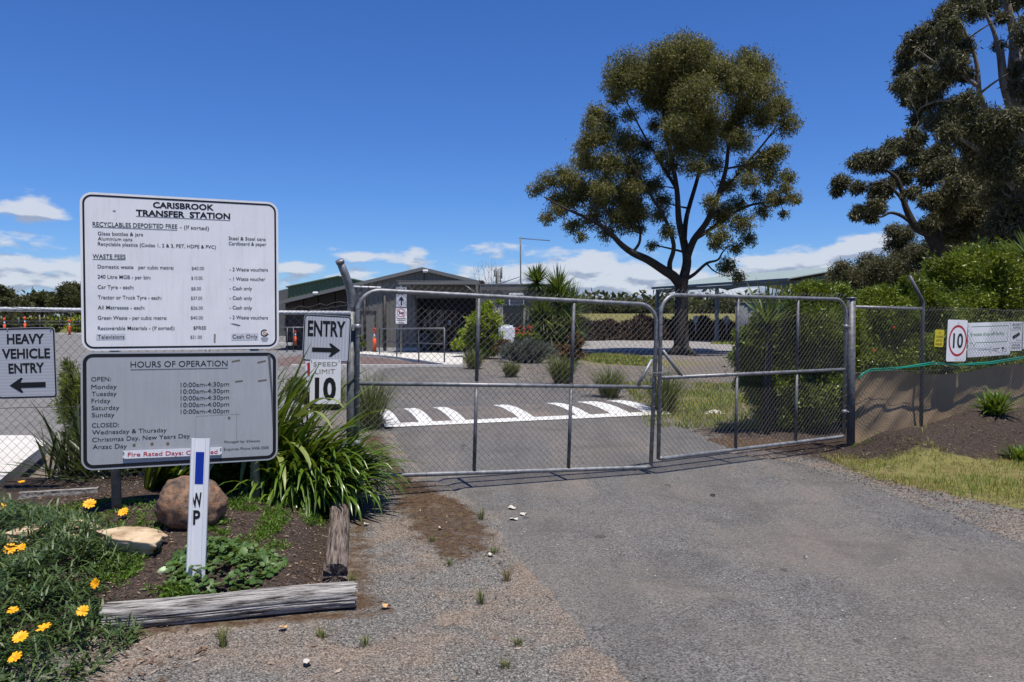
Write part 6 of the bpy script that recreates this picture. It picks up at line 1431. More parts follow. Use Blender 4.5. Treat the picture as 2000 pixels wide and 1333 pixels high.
def piles():
    rng = np.random.default_rng(3)
    for i, (pts, lab) in enumerate((([(1165, 645, 40), (1190, 640, 30), (1140, 640, 24), (1120, 648, 26)], 'low dark mulch pile behind the yucca, left end of the waste heaps'), ([(1255, 632, 44), (1230, 640, 44), (1290, 634, 40), (1325, 636, 44), (1370, 636, 50), (1410, 640, 44)], 'long brown green waste pile stretching behind the big tree trunk'))):
        Yb = 62; root = None; P_ = []
        for px, py, r in pts:
            c = P(px, 662, Yb); rad = r / F * Yb; hgt = (662 - py + 12) / F * Yb + 0.0
            n = 9000; a = rng.uniform(0, 2 * math.pi, n); rr = np.sqrt(rng.random(n)); z = hgt * (1 - rr ** 1.6) * (0.75 + 0.5 * fbm(np.cos(a) * rr * 3 + px, np.sin(a) * rr * 3, 4)); P_.append(np.stack([c.x + rad * rr * np.cos(a) * 1.2, Yb + rad * rr * np.sin(a), z + rng.random(n) * 0.12], 1))
        pos = np.concatenate(P_); v, f = leaf_cards(pos, 0.34, 0.10, droop=0, rng=rng)
        xs = pos[:, 0].mean(); root = empty('green_waste_pile', (xs, Yb, 0), lab, 'waste pile')
        npmesh('branches_and_mulch', v, f, M['pile'], root)['kind'] = 'stuff'
        for px, py, r in pts:
            c = P(px, 662, Yb); rad = r / F * Yb; hgt = (662 - py + 12) / F * Yb
            bm = bmesh.new(); bmesh.ops.create_icosphere(bm, subdivisions=4, radius=1); from mathutils import noise
            for vv in bm.verts: q = 1 + .25 * noise.fractal(vv.co * 2.5 + Vector((px, 0, 0)), 1, 2, 4); vv.co = Vector((vv.co.x * rad * 1.05 * q + c.x - xs, vv.co.y * rad * .85 * q, vv.co.z * hgt * .86 * q))
            me = bpy.data.meshes.new('mound'); bm.to_mesh(me); bm.free(); me.materials.append(M['pile']); o = bpy.data.objects.new('mound', me); C.objects.link(o); o.parent = root
    # earth bank with dark shaded foot in front of the tree, like a shallow drain
    a = G(1140, 690); m = MB()


piles()

# ------------------------------------------------------------------ blade plants


def blades(cen, n, L, w, lean=(0.15, 1.0), seg=5, bend=1.0, rng=RNG, r0=0.05, az=None, jitz=0.0, stiff=1.0, fold=0.0):
    """arching tapered ribbons radiating from cen (3,) or (n,3); returns v,f"""
    cen = np.broadcast_to(np.asarray(cen, float), (n, 3)); a = rng.uniform(0, 2 * math.pi, n) if az is None else rng.uniform(az[0], az[1], n)
    L = L * (0.55 + 0.6 * rng.random(n)); le = rng.uniform(lean[0], lean[1], n); ww = w * (0.7 + 0.5 * rng.random(n))
    hx, hy = np.cos(a), np.sin(a); st = cen + np.stack([hx, hy, 0 * hx], 1) * (r0 * rng.random(n))[:, None]
    t = np.linspace(0, 1, seg + 1); side = np.stack([-hy, hx, 0 * hx], 1)
    tw = rng.normal(0, 0.35, n); side = side + np.stack([hx, hy, 0 * hx], 1) * tw[:, None]; side /= np.linalg.norm(side, axis=1, keepdims=True)
    V = []
    ang = le[:, None] + bend * (t[None] ** 1.6) * (0.5 + rng.random(n))[:, None] * stiff      # angle from vertical
    dx = np.sin(ang); dz = np.cos(ang); ds = (L / seg)[:, None]
    X = np.concatenate([np.zeros((n, 1)), np.cumsum(dx[:, :-1] * ds, 1)], 1); Z = np.concatenate([np.zeros((n, 1)), np.cumsum(dz[:, :-1] * ds, 1)], 1)
    pr = np.interp(t, [0, 0.15, 0.5, 0.8, 1], [0.55, 0.85, 1, 0.7, 0.04])
    c = st[:, None] + np.stack([hx[:, None] * X, hy[:, None] * X, Z], 2)
    off = side[:, None] * (ww[:, None] * pr[None] / 2)[..., None]
    if fold:
        nrm = np.stack([-hx[:, None] * dz, -hy[:, None] * dz, dx], 2); mid = c - nrm * (ww[:, None] * pr[None] * fold)[..., None]
        V = np.stack([c - off, mid, c + off], 2).reshape(n, -1, 3); k = np.arange(seg) * 3
        f = np.concatenate([np.stack([k, k + 1, k + 4, k + 3], 1), np.stack([k + 1, k + 2, k + 5, k + 4], 1)], 0); m = (seg + 1) * 3
    else:
        V = np.stack([c - off, c + off], 2).reshape(n, -1, 3); k = np.arange(seg) * 2; f = np.stack([k, k + 1, k + 3, k + 2], 1); m = (seg + 1) * 2
    F_ = (f[None] + (np.arange(n) * m)[:, None, None]).reshape(-1, 4)
    return V.reshape(-1, 3), F_


def join(vf):
    V = []; Fx = []; b = 0
    for v, f in vf: V.append(v); Fx.append(f + b); b += len(v)
    return np.concatenate(V), np.concatenate(Fx)


def lomandras():
    L = [(925, 721, 32, 34, 'green tussock at the end of the footpath, below the lime shrub'), (998, 737, 26, 30, 'smallest green tussock on the gravel, between two larger ones'), (1097, 752, 50, 44, 'green tussock behind the right upright of the left gate leaf'),
         (1190, 777, 54, 50, 'green tussock on gravel just left of the gate brace'), (1296, 808, 78, 54, 'large tussock behind the meeting gate stiles'), (722, 838, 92, 62, 'tall green tussock just inside the left gate hinge'), (650, 800, 60, 40, 'tussock behind the SPEED LIMIT sign and gate post')]
    for px, py, hpx, wpx, lab in L:
        g = G(px, py); g.z = H(g.x, g.y); hgt = hpx / F * g.y; r = empty('tussock_plant', g, lab, 'tussock', 'strappy tussocks beside the inner driveway')
        v, f = blades(g, 520, hgt * 1.25, 0.009 if g.y < 20 else 0.016, (0.02, 0.62), 5, 0.75, r0=wpx / F * g.y * 0.35); npmesh('blades', v, f, M['lom'], r)
        v, f = blades(g, 60, hgt * 0.6, 0.008 if g.y < 20 else .014, (0.6, 1.2), 4, 0.8, r0=wpx / F * g.y * 0.3); npmesh('dead_blades', v, f, plain('dry_blade', (0.32, 0.26, 0.15), .8), r)


lomandras()


def yucca():
    r = empty('yucca_plant', G(1095, 700), 'tall many headed yucca with spiky green rosettes in front of the office', 'yucca')
    heads = [(1048, 552, 22), (1090, 570, 30), (1060, 622, 34), (1092, 600, 34), (1115, 612, 34), (1110, 640, 32), (1075, 650, 28), (1120, 655, 24), (1050, 640, 26)]
    m = MB(); vf = []; b = G(1092, 698)
    for i, (px, py, rp) in enumerate(heads):
        Y = b.y + [-0.3, 0.2, -.6, 0, .2, -.3, -.6, 0, -.4][i] + 0.4; c = P(px, py, Y); m.tube(bez(b + Vector((0, .3, 0)), c, Vector((0.1, 0, -.3)), 6), [0.13, .12, .11, .1, .09, .08, .07], 8)
        v, f = blades(c, 300, rp * 1.8 / F * Y, 0.06, (0.0, 2.2), 3, 0.22, r0=0.08); vf.append((v, f))
    m.build('trunk', M['bark'], r); npmesh('leaves', *join(vf), M['yucca'], r)
    c = P(1090, 655, b.y + .2); v, f = blades(c, 120, 0.9, 0.04, (1.8, 2.9), 3, 0.2); npmesh('hanging_dead_leaves', v, f, M['dead'], r)
    # spiky plant behind shrub and one at the right edge
    for px, py, Y, rp, lab in ((1500, 632, 11.75, 70, 'spiky yucca rosette poking above the large shrub beside the water tank'), (2012, 505, 13.5, 62, 'spiky yucca rosette at the right edge above the tall shrub')):
        c = P(px, py, Y); r = empty('yucca_plant', (c.x, Y, 0), lab, 'yucca'); m = MB(); m.tube([(c.x, Y, 0), c], [.06, .05], 8); m.build('trunk', M['bark'], r)
        v, f = blades(c, 90, rp * 1.2 / F * Y, 0.032, (0.0, 1.5), 4, 0.12); npmesh('leaves', v, f, M['yucca'], r)
    # bare twiggy shrub behind office
    r = empty('bare_shrub', G(940, 700), 'leafless twiggy shrub standing in front of the site office roof', 'shrub'); m = MB(); rg = random.Random(2)
    for i in range(9):
        x0 = 955 + rg.uniform(-8, 8); tx = [925, 933, 940, 955, 960, 968, 972, 985, 990][i]; ty = [520, 512, 508, 514, 508, 512, 525, 540, 560][i]; Y = 35.4 + rg.uniform(-.3, .3)
        pth = bez(P(x0, 690, 35.4), P(tx, ty, Y), Vector((rg.uniform(-.3, .3), 0, .2)), 8); m.tube(pth, [0.022 - 0.0022 * k for k in range(9)], 5, cap=False)
        for k in (3, 4, 5, 6, 7):
            for s in (-1, 1): e = pth[k] + Vector((s * rg.uniform(.1, .3), rg.uniform(-.1, .1), rg.uniform(.25, .6))); m.tube([pth[k], e], [0.008, 0.004], 4, cap=False)
    m.build('twigs', M['twig'], r)


yucca()


def strap_plants():
    """big strap leaved clump: the largest leaves are single parts, the rest one mass"""
    rng = np.random.default_rng(17)
    variants = {}

    def variant(kind, i):
        if (kind, i) in variants: return variants[(kind, i)]
        L, w, ln, bd, seg, mt = {'s': (1.05, 0.044, 0.30, 1.95, 11, 'strapl'), 'f': (1.05, 0.055, 0.25, 0.75, 8, 'strapl'), 'y': (0.6, 0.055, 0.75, 1.2, 7, 'strapy'), 'd': (0.75, 0.026, 0.25, 0.35, 5, 'strapd'), 'c': (0.42, 0.028, 0.4, 1.1, 6, 'strapl')}[kind]
        rg = np.random.default_rng(i + 10 * ord(kind)); v, f = blades((0, 0, 0), 1, L, w, (ln * 0.9, ln * 1.1), seg, bd, rng=rg, r0=0, az=(0, 0.001), fold=0.18)
        s = L / (np.linalg.norm(v[-1] - v[0]) + 1e-6) * 0 + 1
        me = bpy.data.meshes.new('leaf'); me.from_pydata([tuple(p) for p in v], [], [tuple(q) for q in f]); me.materials.append(M[mt]); me.polygons.foreach_set('use_smooth', np.ones(len(f), bool))
        variants[(kind, i)] = me; return me

    def leaf(root, kind, pos, az, tilt, sc):
        o = bpy.data.objects.new('leaf', variant(kind, int(rng.integers(0, 8)))); C.objects.link(o); o.parent = root
        o.matrix_basis = wmat(root).inverted() @ (Matrix.Translation(pos) @ Matrix.Rotation(az, 4, 'Z') @ Matrix.Rotation(tilt, 4, 'Y') @ Matrix.Rotation(rng.normal(0, .12), 4, 'X') @ Matrix.Scale(sc, 4))
    # drooping clump spilling over the log
    c0 = Vector((-1.72, 7.15, H(-1.72, 7.15))); root = empty('strap_leaf_clump', c0, 'big glossy clump of arching strap leaves spilling over the brown sleeper', 'plant')
    for i in range(290):
        px = rng.uniform(-0.50, 0.10); py = rng.uniform(-0.18, 0.2); p = c0 + Vector((px, py, -0.02 + 0.10 * rng.random())); az = rng.uniform(-1.9, 0.7) if rng.random() < .9 else rng.uniform(-3.14, 3.14)
        leaf(root, 's', p, az, rng.uniform(-0.2, 0.55), rng.uniform(0.5, 1.0))
    vf = [blades(c0 + Vector((rng.uniform(-.6, .12), rng.uniform(-.2, .25), 0)), 26, 0.85, 0.040, (0.1, 0.9), 7, 1.9, rng=rng, r0=.12, fold=.15, az=(-2.0, 1.0)) for _ in range(30)]
    o = npmesh('leaf_mass', *join(vf), M['strapl'], root, True); o['kind'] = 'stuff'
    # tall flax beside the sign
    c1 = Vector((-2.50, 7.16, H(-2.5, 7.16))); root = empty('flax_plant', c1, 'tall flax with long upright leaves crossing the ENTRY sign', 'plant')
    for i in range(190):
        p = c1 + Vector((rng.uniform(-.25, .48), rng.uniform(-.12, .2), 0.0)); az = rng.uniform(-0.55, 0.5); leaf(root, 'f', p, az, rng.uniform(-0.25, 0.6) if i % 2 else rng.uniform(-.35, .15), rng.uniform(0.7, 1.2) if i % 7 else 1.25)
    for px, py, az_, tl, s in ((420, 905, -1.7, .9, 1), (446, 905, -1.4, 1.0, .9), (478, 915, -1.5, 1.2, .7), (515, 910, -1.4, 1.1, .9), (530, 925, -1.2, 1.0, .9), (540, 905, -1.0, .9, 1), (555, 870, -.9, .6, 1.1), (575, 850, -.8, .5, 1), (470, 945, -1.5, 1.3, .6), (505, 950, -1.3, 1.2, .7), (540, 950, -1.1, 1.1, .7)):
        q = P(px, py - 15, 6.9); leaf(root, 'y', q + Vector((0, 0.12, 0.10)), az_, tl - .2, s * 1.3)
    vf = [blades(c1 + Vector((rng.uniform(-.9, .6), rng.uniform(-.1, .2), 0)), 24, 0.72, 0.042, (0.3, 1.0), 6, 0.9, rng=rng, r0=.12, fold=.15, az=(-0.9, 0.9)) for _ in range(26)]
    o = npmesh('leaf_mass', *join(vf), M['strapl'], root, True); o['kind'] = 'stuff'
    # dark spiky flax behind left fence
    c2 = P(135, 950, 7.75); c2.z = H(c2.x, c2.y); root = empty('flax_plant', c2, 'dark spiky flax behind the fence, below the HEAVY VEHICLE sign corner', 'plant')
    for i in range(110): leaf(root, 'd', c2 + Vector((rng.uniform(-.2, .45), rng.uniform(-.15, .3), 0)), rng.uniform(-3.14, 3.14), rng.uniform(-0.2, 1.1), rng.uniform(.8, 1.35))
    vf = [blades(c2 + Vector((rng.uniform(-.1, 1.5), rng.uniform(0, .4), 0)), 30, 0.6, 0.024, (0.0, 0.8), 5, 0.5, rng=rng, r0=.15) for _ in range(14)]
    npmesh('leaf_mass', *join(vf), M['strapd'], root, True)['kind'] = 'stuff'
    # agapanthus on right mound
    for px, py, n, s, lab in ((1942, 828, 90, .95, 'bright green strap leaved plant on the mulch mound at the right'), (1992, 868, 30, .6, 'small strap leaved plant at the right edge below the larger one')):
        c3 = P(px, py, 10.9 if n > 50 else 9.6); c3.z = H(c3.x, c3.y); root = empty('agapanthus_plant', c3, lab, 'plant')
        for i in range(n): leaf(root, 'c', c3 + Vector((rng.uniform(-.1, .1), rng.uniform(-.1, .1), 0)), rng.uniform(-3.14, 3.14), rng.uniform(-0.3, .75), s * rng.uniform(.8, 1.3))
        vf = [blades(c3, 60, 0.4 * s, 0.026, (0.0, 0.8), 5, 1.0, rng=rng, r0=.12)]; npmesh('leaf_mass', *join(vf), M['strapl'], root, True)['kind'] = 'stuff'


strap_plants()


def scatter(poly, n, rng, nz=None, thr=0.0, soft=0.0):
    p = np.array(poly); lo, hi = p.min(0), p.max(0); x = rng.uniform(lo[0], hi[0], n); y = rng.uniform(lo[1], hi[1], n); s = sdf(x, y, poly); k = s > -soft * rng.random(n)
    if nz: k &= fbm(x * nz, y * nz, 31) > thr + 0.25 * (rng.random(n) - .5)
    return x[k], y[k]


def gh(l): return [tuple(GH(a, b)[:2]) for a, b in l]


def groundcover():
    rng = np.random.default_rng(23)
    # gazania mass
    poly = gh([(-200, 985), (0, 985), (60, 1000), (170, 1015), (245, 1060), (262, 1100), (190, 1130), (180, 1170), (245, 1215), (270, 1250), (215, 1300), (150, 1330), (60, 1345), (-200, 1380)])
    x, y = scatter(poly, 5200, rng, 1.6, 0.22, 0.05); s = sdf(x, y, poly); z = hfun(x, y) + 0.21 * ss(s / 0.3) * np.clip(2.6 * fbm(x * 3.2, y * 3.2, 2) - 0.75, 0.05, 1.2) * rng.random(len(x)) ** .5
    vf = []
    c = np.stack([x, y, z], 1); k = 9; cc = np.repeat(c, k, 0) + rng.normal(size=(len(c) * k, 3)) * np.array([.03, .03, .022])
    v, f = blades(cc, len(cc), 0.095, 0.012, (0.5, 2.0), 3, 0.7, rng=rng, r0=.01); o = npmesh('gazania_leaves', v, f, M['gaz']); tag(o, 'mat of narrow grey green gazania leaves in the front left corner', 'ground cover', kind='stuff')
    # weeds and moss
    W_ = [([(90, 990), (200, 975), (310, 990), (350, 1030), (300, 1060), (250, 1040), (180, 1010), (110, 1010)], 1500, 0.03, 'weed', 'small_weeds', 'low bright green weeds around the left sign post'),
          ([(200, 1060), (270, 1085), (255, 1130), (215, 1150), (180, 1120)], 700, 0.03, 'weed', 'small_weeds', 'low bright weeds at the edge of the gazania mat'),
          ([(415, 985), (470, 965), (530, 970), (560, 1010), (540, 1040), (490, 1060), (430, 1050), (400, 1020)], 1900, 0.035, 'weed', 'small_weeds', 'low green weeds beside the boulder and right sign post'),
          ([(590, 1000), (630, 995), (640, 1020), (600, 1025)], 260, 0.03, 'weed', 'small_weeds', 'small patch of green weeds beside the brown sleeper'),
          ([(285, 1155), (350, 1150), (370, 1185), (330, 1200), (295, 1190)], 500, 0.03, 'weed', 'small_weeds', 'small green patch just behind the pale sleeper'),
          ([(470, 1065), (540, 1060), (580, 1085), (540, 1110), (480, 1100)], 260, 0.03, 'weed', 'small_weeds', 'thin weeds in the middle of the garden bed'),
          ([(1660, 860), (1700, 850), (1720, 870), (1680, 880)], 300, 0.04, 'weed', 'small_weeds', 'low weeds on the mulch mound beside the right gate post'), ([(1700, 840), (1730, 835), (1740, 850), (1710, 855)], 200, 0.04, 'weed', 'small_weeds', 'tiny weeds higher on the mulch mound')]
    for pl, n, ln, mt, nm, lab in W_:
        pw = gh(pl); x, y = scatter(pw, int(n * .5), rng, 6.5, 0.52, 0.12)
        if len(x) < 5: continue
        z = hfun(x, y); c = np.stack([x, y, z + 0.008], 1); k = 10; cc = np.repeat(c, k, 0) + rng.normal(size=(len(c) * k, 3)) * np.array([.018, .018, .008]); cc[:, 2] = np.maximum(cc[:, 2], hfun(cc[:, 0], cc[:, 1]) + .004)
        v, f = leaf_cards(cc, ln, 0.011, dirs=np.array([0, 0, .4]), rng=rng); o = npmesh(nm, v, f, M[mt]); tag(o, lab, 'weeds', kind='stuff')
    # mallow with round lobed leaves
    pm = gh([(345, 1085), (410, 1060), (470, 1065), (540, 1095), (535, 1125), (480, 1150), (450, 1190), (410, 1180), (370, 1165), (345, 1140)]); x, y = scatter(pm, 1000, rng, 6, 0.42, 0.08); n = len(x)
    z = hfun(x, y) + 0.015 + 0.075 * rng.random(n) * ss(sdf(x, y, pm) / .1); lobes = 9; ang = np.linspace(0, 2 * math.pi, lobes * 2, endpoint=False); rad = np.where(np.arange(lobes * 2) % 2 == 0, 1.0, 0.78); R_ = (0.013 + 0.016 * rng.random(n))[:, None]
    nx_ = rng.normal(0, .35, n); ny_ = rng.normal(-.1, .35, n); ex = np.stack([np.ones(n), 0 * n + np.zeros(n), -nx_], 1); ey = np.stack([np.zeros(n), np.ones(n), -ny_], 1); cen = np.stack([x, y, z], 1)
    rim = cen[:, None] + (np.cos(ang) * rad)[None, :, None] * ex[:, None] * R_[..., None] + (np.sin(ang) * rad)[None, :, None] * ey[:, None] * R_[..., None]; rim[:, :, 2] += 0.007
    V = np.concatenate([cen[:, None], rim], 1).reshape(-1, 3); m_ = 2 * lobes + 1; tri = np.array([[0, 1 + i, 1 + (i + 1) % (2 * lobes)] for i in range(2 * lobes)]); Fm = (tri[None] + (np.arange(n) * m_)[:, None, None]).reshape(-1, 3)
    o = npmesh('mallow_leaves', V, Fm, M['mallow']); tag(o, 'round leaved mallow weed growing around the foot of the marker post', 'weeds', kind='stuff')
    # litter: chips and leaves
    def litter(name, poly, n, ln, wd, mat, nz, thr, lab=None, lift=0.006):
        x, y = scatter(poly, n, rng, nz, thr, 0.1); c = np.stack([x, y, hfun(x, y) + lift + 0.006 * rng.random(len(x))], 1)
        d = rng.normal(size=c.shape); d[:, 2] *= 0.16; d /= np.linalg.norm(d, axis=1, keepdims=True); up = np.array([0, 0, 1.]) + rng.normal(size=c.shape) * .3; s = np.cross(d, up); s /= np.linalg.norm(s, axis=1, keepdims=True)
        sc = (0.3 + rng.random(len(x)) ** 2.2)[:, None]; L = ln * sc; W = wd * sc; nn = np.cross(s, d) * W * rng.uniform(-.6, .6, len(x))[:, None]
        v = np.stack([c - d * L / 2, c + s * W / 2 + nn, c + d * L / 2, c - s * W / 2 + nn], 1).reshape(-1, 3); o = npmesh(name, v, np.arange(len(v)).reshape(-1, 4), mat); o['kind'] = 'stuff'
        if lab: o['label'] = lab
    bed = [(-3.1, 3.9), (-2.2, 4.5), (-1.1, 4.85), (-1.3, 5.5), (-1.65, 7.2), (-2, 8.2), (-4.5, 8.2), (-4.5, 4)]
    litter('bark_litter', bed, 15000, 0.034, 0.010, M['litter'], 2.0, 0.2, 'bark chips and dry leaves over the garden bed soil')
    litter('bark_litter', gh([(180, 1250), (330, 1215), (420, 1260), (330, 1333), (150, 1340)]) , 330, 0.05, 0.014, M['litter'], 3, 0.3, 'dry leaves below the gazania mat')
    litter('path_litter', [(-2.4, 3.2), (0.6, 3.2), (0.3, 4.5), (-0.1, 6), (-0.6, 7.6), (-1.4, 7.4), (-0.9, 4.9)], 420, 0.045, 0.014, M['litter'], 3, 0.3, 'scattered dry leaves on the gravel shoulder')
    litter('strip_litter', STRIP, 9000, 0.030, 0.007, leafmat('red_litter', [(0.1, (0.03, 0.014, 0.008)), (0.5, (0.10, 0.05, 0.02)), (0.85, (0.18, 0.12, 0.045)), (0.99, (0.4, .3, .2))], 0, .9, .1, 3), 2.5, 0.3, 'brown moss and dry needles beside the driveway edge')
    litter('verge_litter', [(3.9, 10.4), (3.7, 9.4), (3.75, 8.5), (4.1, 7.6), (4.5, 6.9), (5.2, 6.9), (4.6, 8), (4.4, 9.4)], 2600, 0.045, 0.016, M['litter'], 1.6, 0.34, 'dry gum leaves along the verge edge')
    litter('mound_litter', [(4.2, 9.2), (5.5, 9.6), (8, 11), (9.5, 12.5), (8, 12.5), (5.2, 10.9), (4.2, 10.2)], 3600, 0.045, 0.013, M['litter'], 2, 0.3, 'bark chips over the mulch mound')
    litter('gate_litter', [(2.2, 9.3), (4.4, 10.2), (4.4, 12.2), (2.6, 13.2), (1.7, 11.5)], 4200, 0.04, 0.011, M['litter'], 2, 0.3, 'leaf litter under the right gate leaf')
    # loose stones
    def stones(poly, n, r, nz, thr, lab):
        x, y = scatter(poly, n, rng, nz, thr, .05); m = len(x); base = np.array([[1, 0, 0], [-1, 0, 0], [0, 1, 0], [0, -1, 0], [0, 0, .8], [0, 0, -.8]], float)
        rr = r * (0.35 + 0.9 * rng.random(m) ** 2.5); V = base[None] * (rr[:, None, None]) * (0.7 + 0.6 * rng.random((m, 6, 1))); a = rng.uniform(0, 6.28, m); ca, sa = np.cos(a)[:, None], np.sin(a)[:, None]
        Vx = V[:, :, 0] * ca - V[:, :, 1] * sa; Vy = V[:, :, 0] * sa + V[:, :, 1] * ca; V = np.stack([Vx + x[:, None], Vy + y[:, None], V[:, :, 2] * 0.7 + (np.maximum(hfun(x, y), np.where(sdf(x, y, DRIVE) > 0.03, 0.014, -1)) + rr * 0.25)[:, None]], 2)
        F8 = np.array([[0, 2, 4], [2, 1, 4], [1, 3, 4], [3, 0, 4], [2, 0, 5], [1, 2, 5], [3, 1, 5], [0, 3, 5]]); o = npmesh('loose_gravel', V.reshape(-1, 3), (F8[None] + (np.arange(m) * 6)[:, None, None]).reshape(-1, 3), M['stone']); o['kind'] = 'stuff'; o['label'] = lab
    stones([(-2.6, 2.9), (1.0, 2.9), (0.5, 4.2), (0.1, 5.2), (-0.15, 6.2), (-0.5, 7.2), (-1.3, 6.8), (-1.0, 5.1), (-0.7, 4.5), (-2.4, 4.1)], 70000, 0.0046, 1.5, 0.33, 'loose grey gravel on the shoulder left of the driveway')
    stones(g2([(1440, 890), (1700, 955), (2000, 1065), (2100, 1040), (1800, 965), (1600, 885)]), 14000, 0.008, 1.3, 0.3, 'loose grey gravel on the right shoulder')
    stones(g2([(890, 725), (1000, 745), (1200, 790), (1300, 830), (1290, 760), (1130, 710), (960, 705)]), 9000, 0.02, 1.0, 0.3, 'coarse gravel around the tussocks')
    stones(g2([(905, 960), (985, 1012), (1002, 1062), (1095, 1160), (1180, 1255), (1260, 1340), (1340, 1340), (1230, 1220), (1120, 1120), (1050, 1060), (1060, 1000), (960, 955)]), 9000, 0.005, 2.2, 0.5, 'grit scattered over the left edge of the asphalt')
    stones(g2([(1440, 895), (1700, 958), (1990, 1068), (1900, 1090), (1600, 1000), (1380, 915)]), 7000, 0.006, 2.0, 0.5, 'grit scattered over the right edge of the asphalt')
    # verge grass
    def grass(poly, n, L, w, mat, nz, thr, lab, lean=(0, .9)):
        x, y = scatter(poly, n, rng, nz, thr, .12); c = np.stack([x, y, hfun(x, y) - .005], 1); v, f = blades(c, len(c), L, w, lean, 3, .7, rng=rng, r0=.02); o = npmesh('grass', v, f, mat); tag(o, lab, 'grass', kind='stuff')
    grass(VERGE, 110000, 0.085, 0.0055, M['grass'], 1.6, 0.44, 'green and yellow verge grass right of the driveway')
    grass(VERGE, 70000, 0.06, 0.005, M['grassr'], 1.9, 0.40, 'dry reddish grass mixed in the right verge', (0.3, 1.3))
    grass([(2.2, 12.5), (4.2, 12.2), (6.5, 16), (7, 21), (3, 21), (2.6, 16)], 26000, 0.13, 0.010, M['grass'], .9, 0.42, 'patchy grass behind the right gate leaf')
    grass(g2([(1120, 697), (1180, 693), (1290, 702), (1270, 716), (1190, 712), (1120, 702)]), 9000, 0.16, 0.03, M['grass'], .5, 0.3, 'short yellow grass strip in front of the tree')
    grass(g2([(1295, 664), (1440, 664), (1445, 657), (1300, 657)]), 8000, 0.3, 0.06, M['grass'], .3, .3, 'grass strip in front of the green waste')
    grass(g2([(1400, 668), (1500, 668), (1500, 676), (1390, 674)]), 4000, 0.2, 0.05, M['grass'], .3, .3, 'grass patch right of the tree')
    grass(STRIP, 3000, 0.035, 0.004, M['grass'], 4, 0.56, 'tiny yellow green tufts in the brown moss strip', (.4, 1.4))
    grass(STRIP, 3200, 0.035, 0.004, M['grassr'], 3, 0.45, 'sparse dry grass on the brown moss strip', (.5, 1.4))
    grass([(4.0, 9.6), (5.5, 10.2), (8, 11.2), (9.5, 12.3), (9.5, 11.2), (6, 9.8), (4.5, 9.1)], 900, 0.09, 0.006, M['grass'], 3, .5, 'sparse grass on the mound')
    # single small tufts
    tf = [(842, 1052, 'small green grass tuft in the middle of the brown moss strip'), (877, 1098, 'grass tuft at the lower end of the brown strip'), (940, 1010, 'upright dark weed at the driveway edge'), (989, 1130, 'dead brown upright weed on the gravel beside the driveway'), (715, 1255, 'green weed tuft on gravel right of the pale sleeper'), (435, 1260, 'thin weed growing against the front of the pale sleeper'), (628, 1240, 'tiny weed below the right end of the pale sleeper'),
          (940, 1175, 'tiny grass tuft left of the cracked driveway edge'), (965, 1075, 'grass tuft beside white paper scraps'), (985, 1300, 'small weed patch at the bottom centre'), (1010, 1255, 'tiny green weed left of driveway at bottom'), (797, 938, 'green tuft under the left gate leaf'), (685, 1130, 'small weed beside the end of the brown sleeper')]
    for px, py, lab in tf:
        g = GH(px, py + 6); r = empty('weed_tuft', g, lab, 'weed', 'small weed tufts on the shoulder'); dead = px == 989; v, f = blades(g, 46, 0.055 if px not in (940, 435, 989) else 0.12, 0.0035, (0.0, 0.9 if px not in (940, 989, 435) else .3), 4, .8, rng=rng, r0=.03); npmesh('blades', v, f, M['grassr'] if dead else M['lom'], r)
    # paper like leaves on the driveway
    for i, (px, py, lab) in enumerate([(1000, 1000, 'pale dry leaf farthest from camera beside driveway edge'), (1022, 1012, 'pale curled leaf right of the leaf group'), (1002, 1022, 'largest pale leaf of the group on the driveway edge'), (958, 1088, 'white paper scrap at the foot of the brown strip'), (860, 1035, 'white crumpled scrap on the brown strip'), (716, 1028, 'white scrap beside the brown sleeper'), (553, 1232, 'white leaf lying in front of the pale sleeper'), (755, 1190, 'tan leaf on the gravel right of the sleepers'), (1573, 1098, 'small white fleck alone on the driveway'), (600, 1300, 'white scrap at the bottom edge left of centre'), (1392, 975, 'dark curled leaf on the driveway')]):
        g = GH(px, py); a = rng.uniform(0, 3); n = 9; sz = (0.04 if i < 3 else 0.026) if i not in (8,) else 0.012; V = [(0, 0, 0.02)]
        for k in range(n): t = 2 * math.pi * k / n; q = sz * (0.6 + 0.7 * rng.random()); V.append((q * math.cos(t) * 1.2, q * math.sin(t) * .8, 0.012 + 0.022 * rng.random()))
        me = bpy.data.meshes.new('scrap'); me.from_pydata(V, [], [(0, 1 + k, 1 + (k + 1) % n) for k in range(n)]); me.materials.append(M['rubber'] if i == 10 else M['logo_tan'] if i in (6, 7) else plain('pale_dry_leaf', (0.5, 0.46, 0.40), .8)); o = bpy.data.objects.new('dry_leaf', me); C.objects.link(o); o.location = g + Vector((0, 0, .02 if px > 980 else 0)); o.rotation_euler = (0, 0, a); tag(o, lab, 'leaf', 'pale scraps and leaves on the ground')


groundcover()


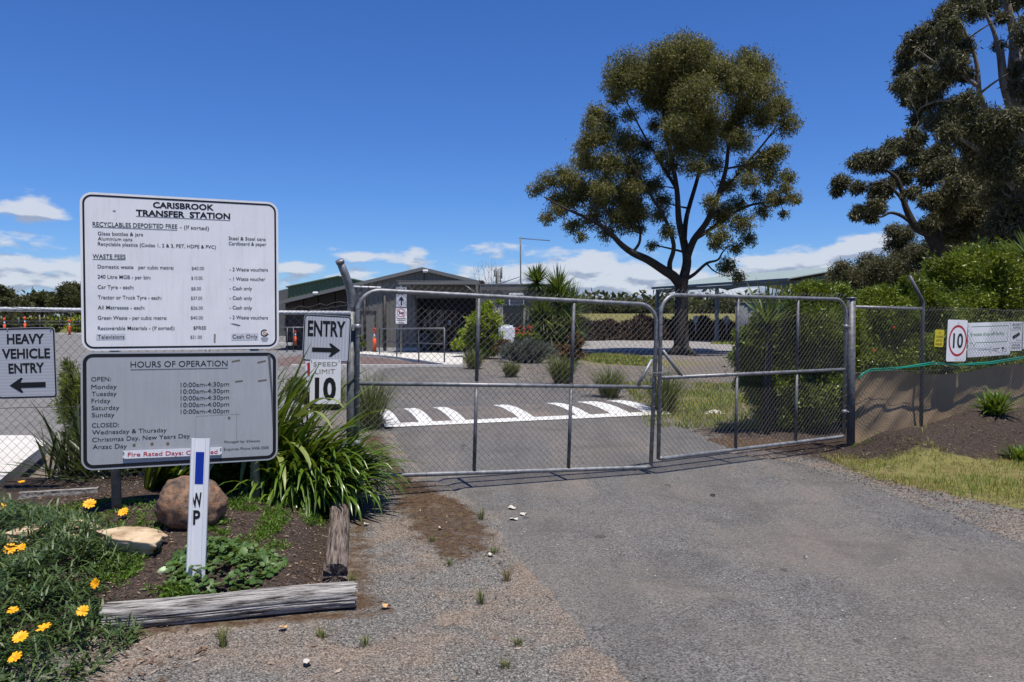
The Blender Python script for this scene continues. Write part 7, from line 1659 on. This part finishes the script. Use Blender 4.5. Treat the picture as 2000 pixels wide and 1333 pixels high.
def flowers():
    rg = random.Random(6)
    pet = bpy.data.meshes.new('petal'); V = []
    for t, w, z in ((0.10, 0.25, 0), (0.45, 0.95, 0.05), (0.8, 0.9, 0.03), (1.0, 0.3, -0.03)): V += [(t, -w * 0.2, z), (t, 0, z - 0.03), (t, w * 0.2, z)]
    pet.from_pydata(V, [], [(3 * i + j, 3 * i + j + 1, 3 * i + j + 4, 3 * i + j + 3) for i in range(3) for j in range(2)]); pet.materials.append(M['petal'])
    cen = bpy.data.meshes.new('flower_centre'); bm = bmesh.new(); bmesh.ops.create_uvsphere(bm, u_segments=10, v_segments=6, radius=0.24); 
    for v in bm.verts: v.co.z *= 0.5
    bm.to_mesh(cen); bm.free(); cen.materials.append(M['petalc'])
    L = [(175, 985, 30, 'yellow gazania flower nearest the left sign post'), (241, 1001, 26, 'yellow gazania flower behind the sandstone slab'), (221, 1044, 14, 'tiny budding gazania in front of the sandstone slab'), (20, 1073, 30, 'gazania flower at the left edge, upper of the edge ones'), (42, 1070, 22, 'gazania partly behind its neighbour near the left edge'), (187, 1140, 26, 'gazania flower at the right edge of the mat, seen from the side'),
         (162, 1194, 30, 'gazania flower lowest on the right side of the mat'), (25, 1193, 26, 'gazania near left edge halfway down the mat'), (86, 1228, 36, 'gazania flower with narrow star like petals in the lower mat'), (40, 1246, 36, 'largest gazania low at the left of the mat'), (30, 1285, 34, 'gazania flower lowest in the left corner'), (2, 992, 24, 'orange gazania cut by the left edge of the photo'), (42, 942, 16, 'orange flower in front of the fence and concrete slab')]
    for px, py, d, lab in L:
        drop = 40 + d * .8; Y = 2683 / (py + drop - 622) * .96 if py > 970 else 6.9; c = P(px, py, Y); hg = H(c.x, c.y); s = d / 2 / F * Y
        base = Vector((c.x, c.y + .02, min(hg, c.z - .05))); r = empty('gazania_flower', base, lab, 'flower', 'gazania flowers'); m = MB(); m.tube(bez(base, c, Vector((.01, .01, 0)), 4), 0.0025, 5, cap=False); m.build('stem', M['stem'], r)
        tiltx = rg.uniform(.25, .8) if py != 1140 else 1.25; Mt = Matrix.Translation(c) @ Matrix.Rotation(rg.uniform(-.4, .4), 4, 'Z') @ Matrix.Rotation(tiltx * (1 if d > 18 else .4), 4, 'X') @ Matrix.Scale(s * 0.84, 4); inv = wmat(r).inverted(); n = 12 if px != 86 else 8
        for k in range(n):
            o = bpy.data.objects.new('petal', pet); C.objects.link(o); o.parent = r; o.matrix_basis = inv @ Mt @ Matrix.Rotation(2 * math.pi * k / n + rg.uniform(-.08, .08), 4, 'Z') @ Matrix.Rotation(-0.22 + rg.uniform(-.15, .15), 4, 'Y')
        o = bpy.data.objects.new('flower_centre', cen); C.objects.link(o); o.parent = r; o.matrix_basis = inv @ Mt


flowers()
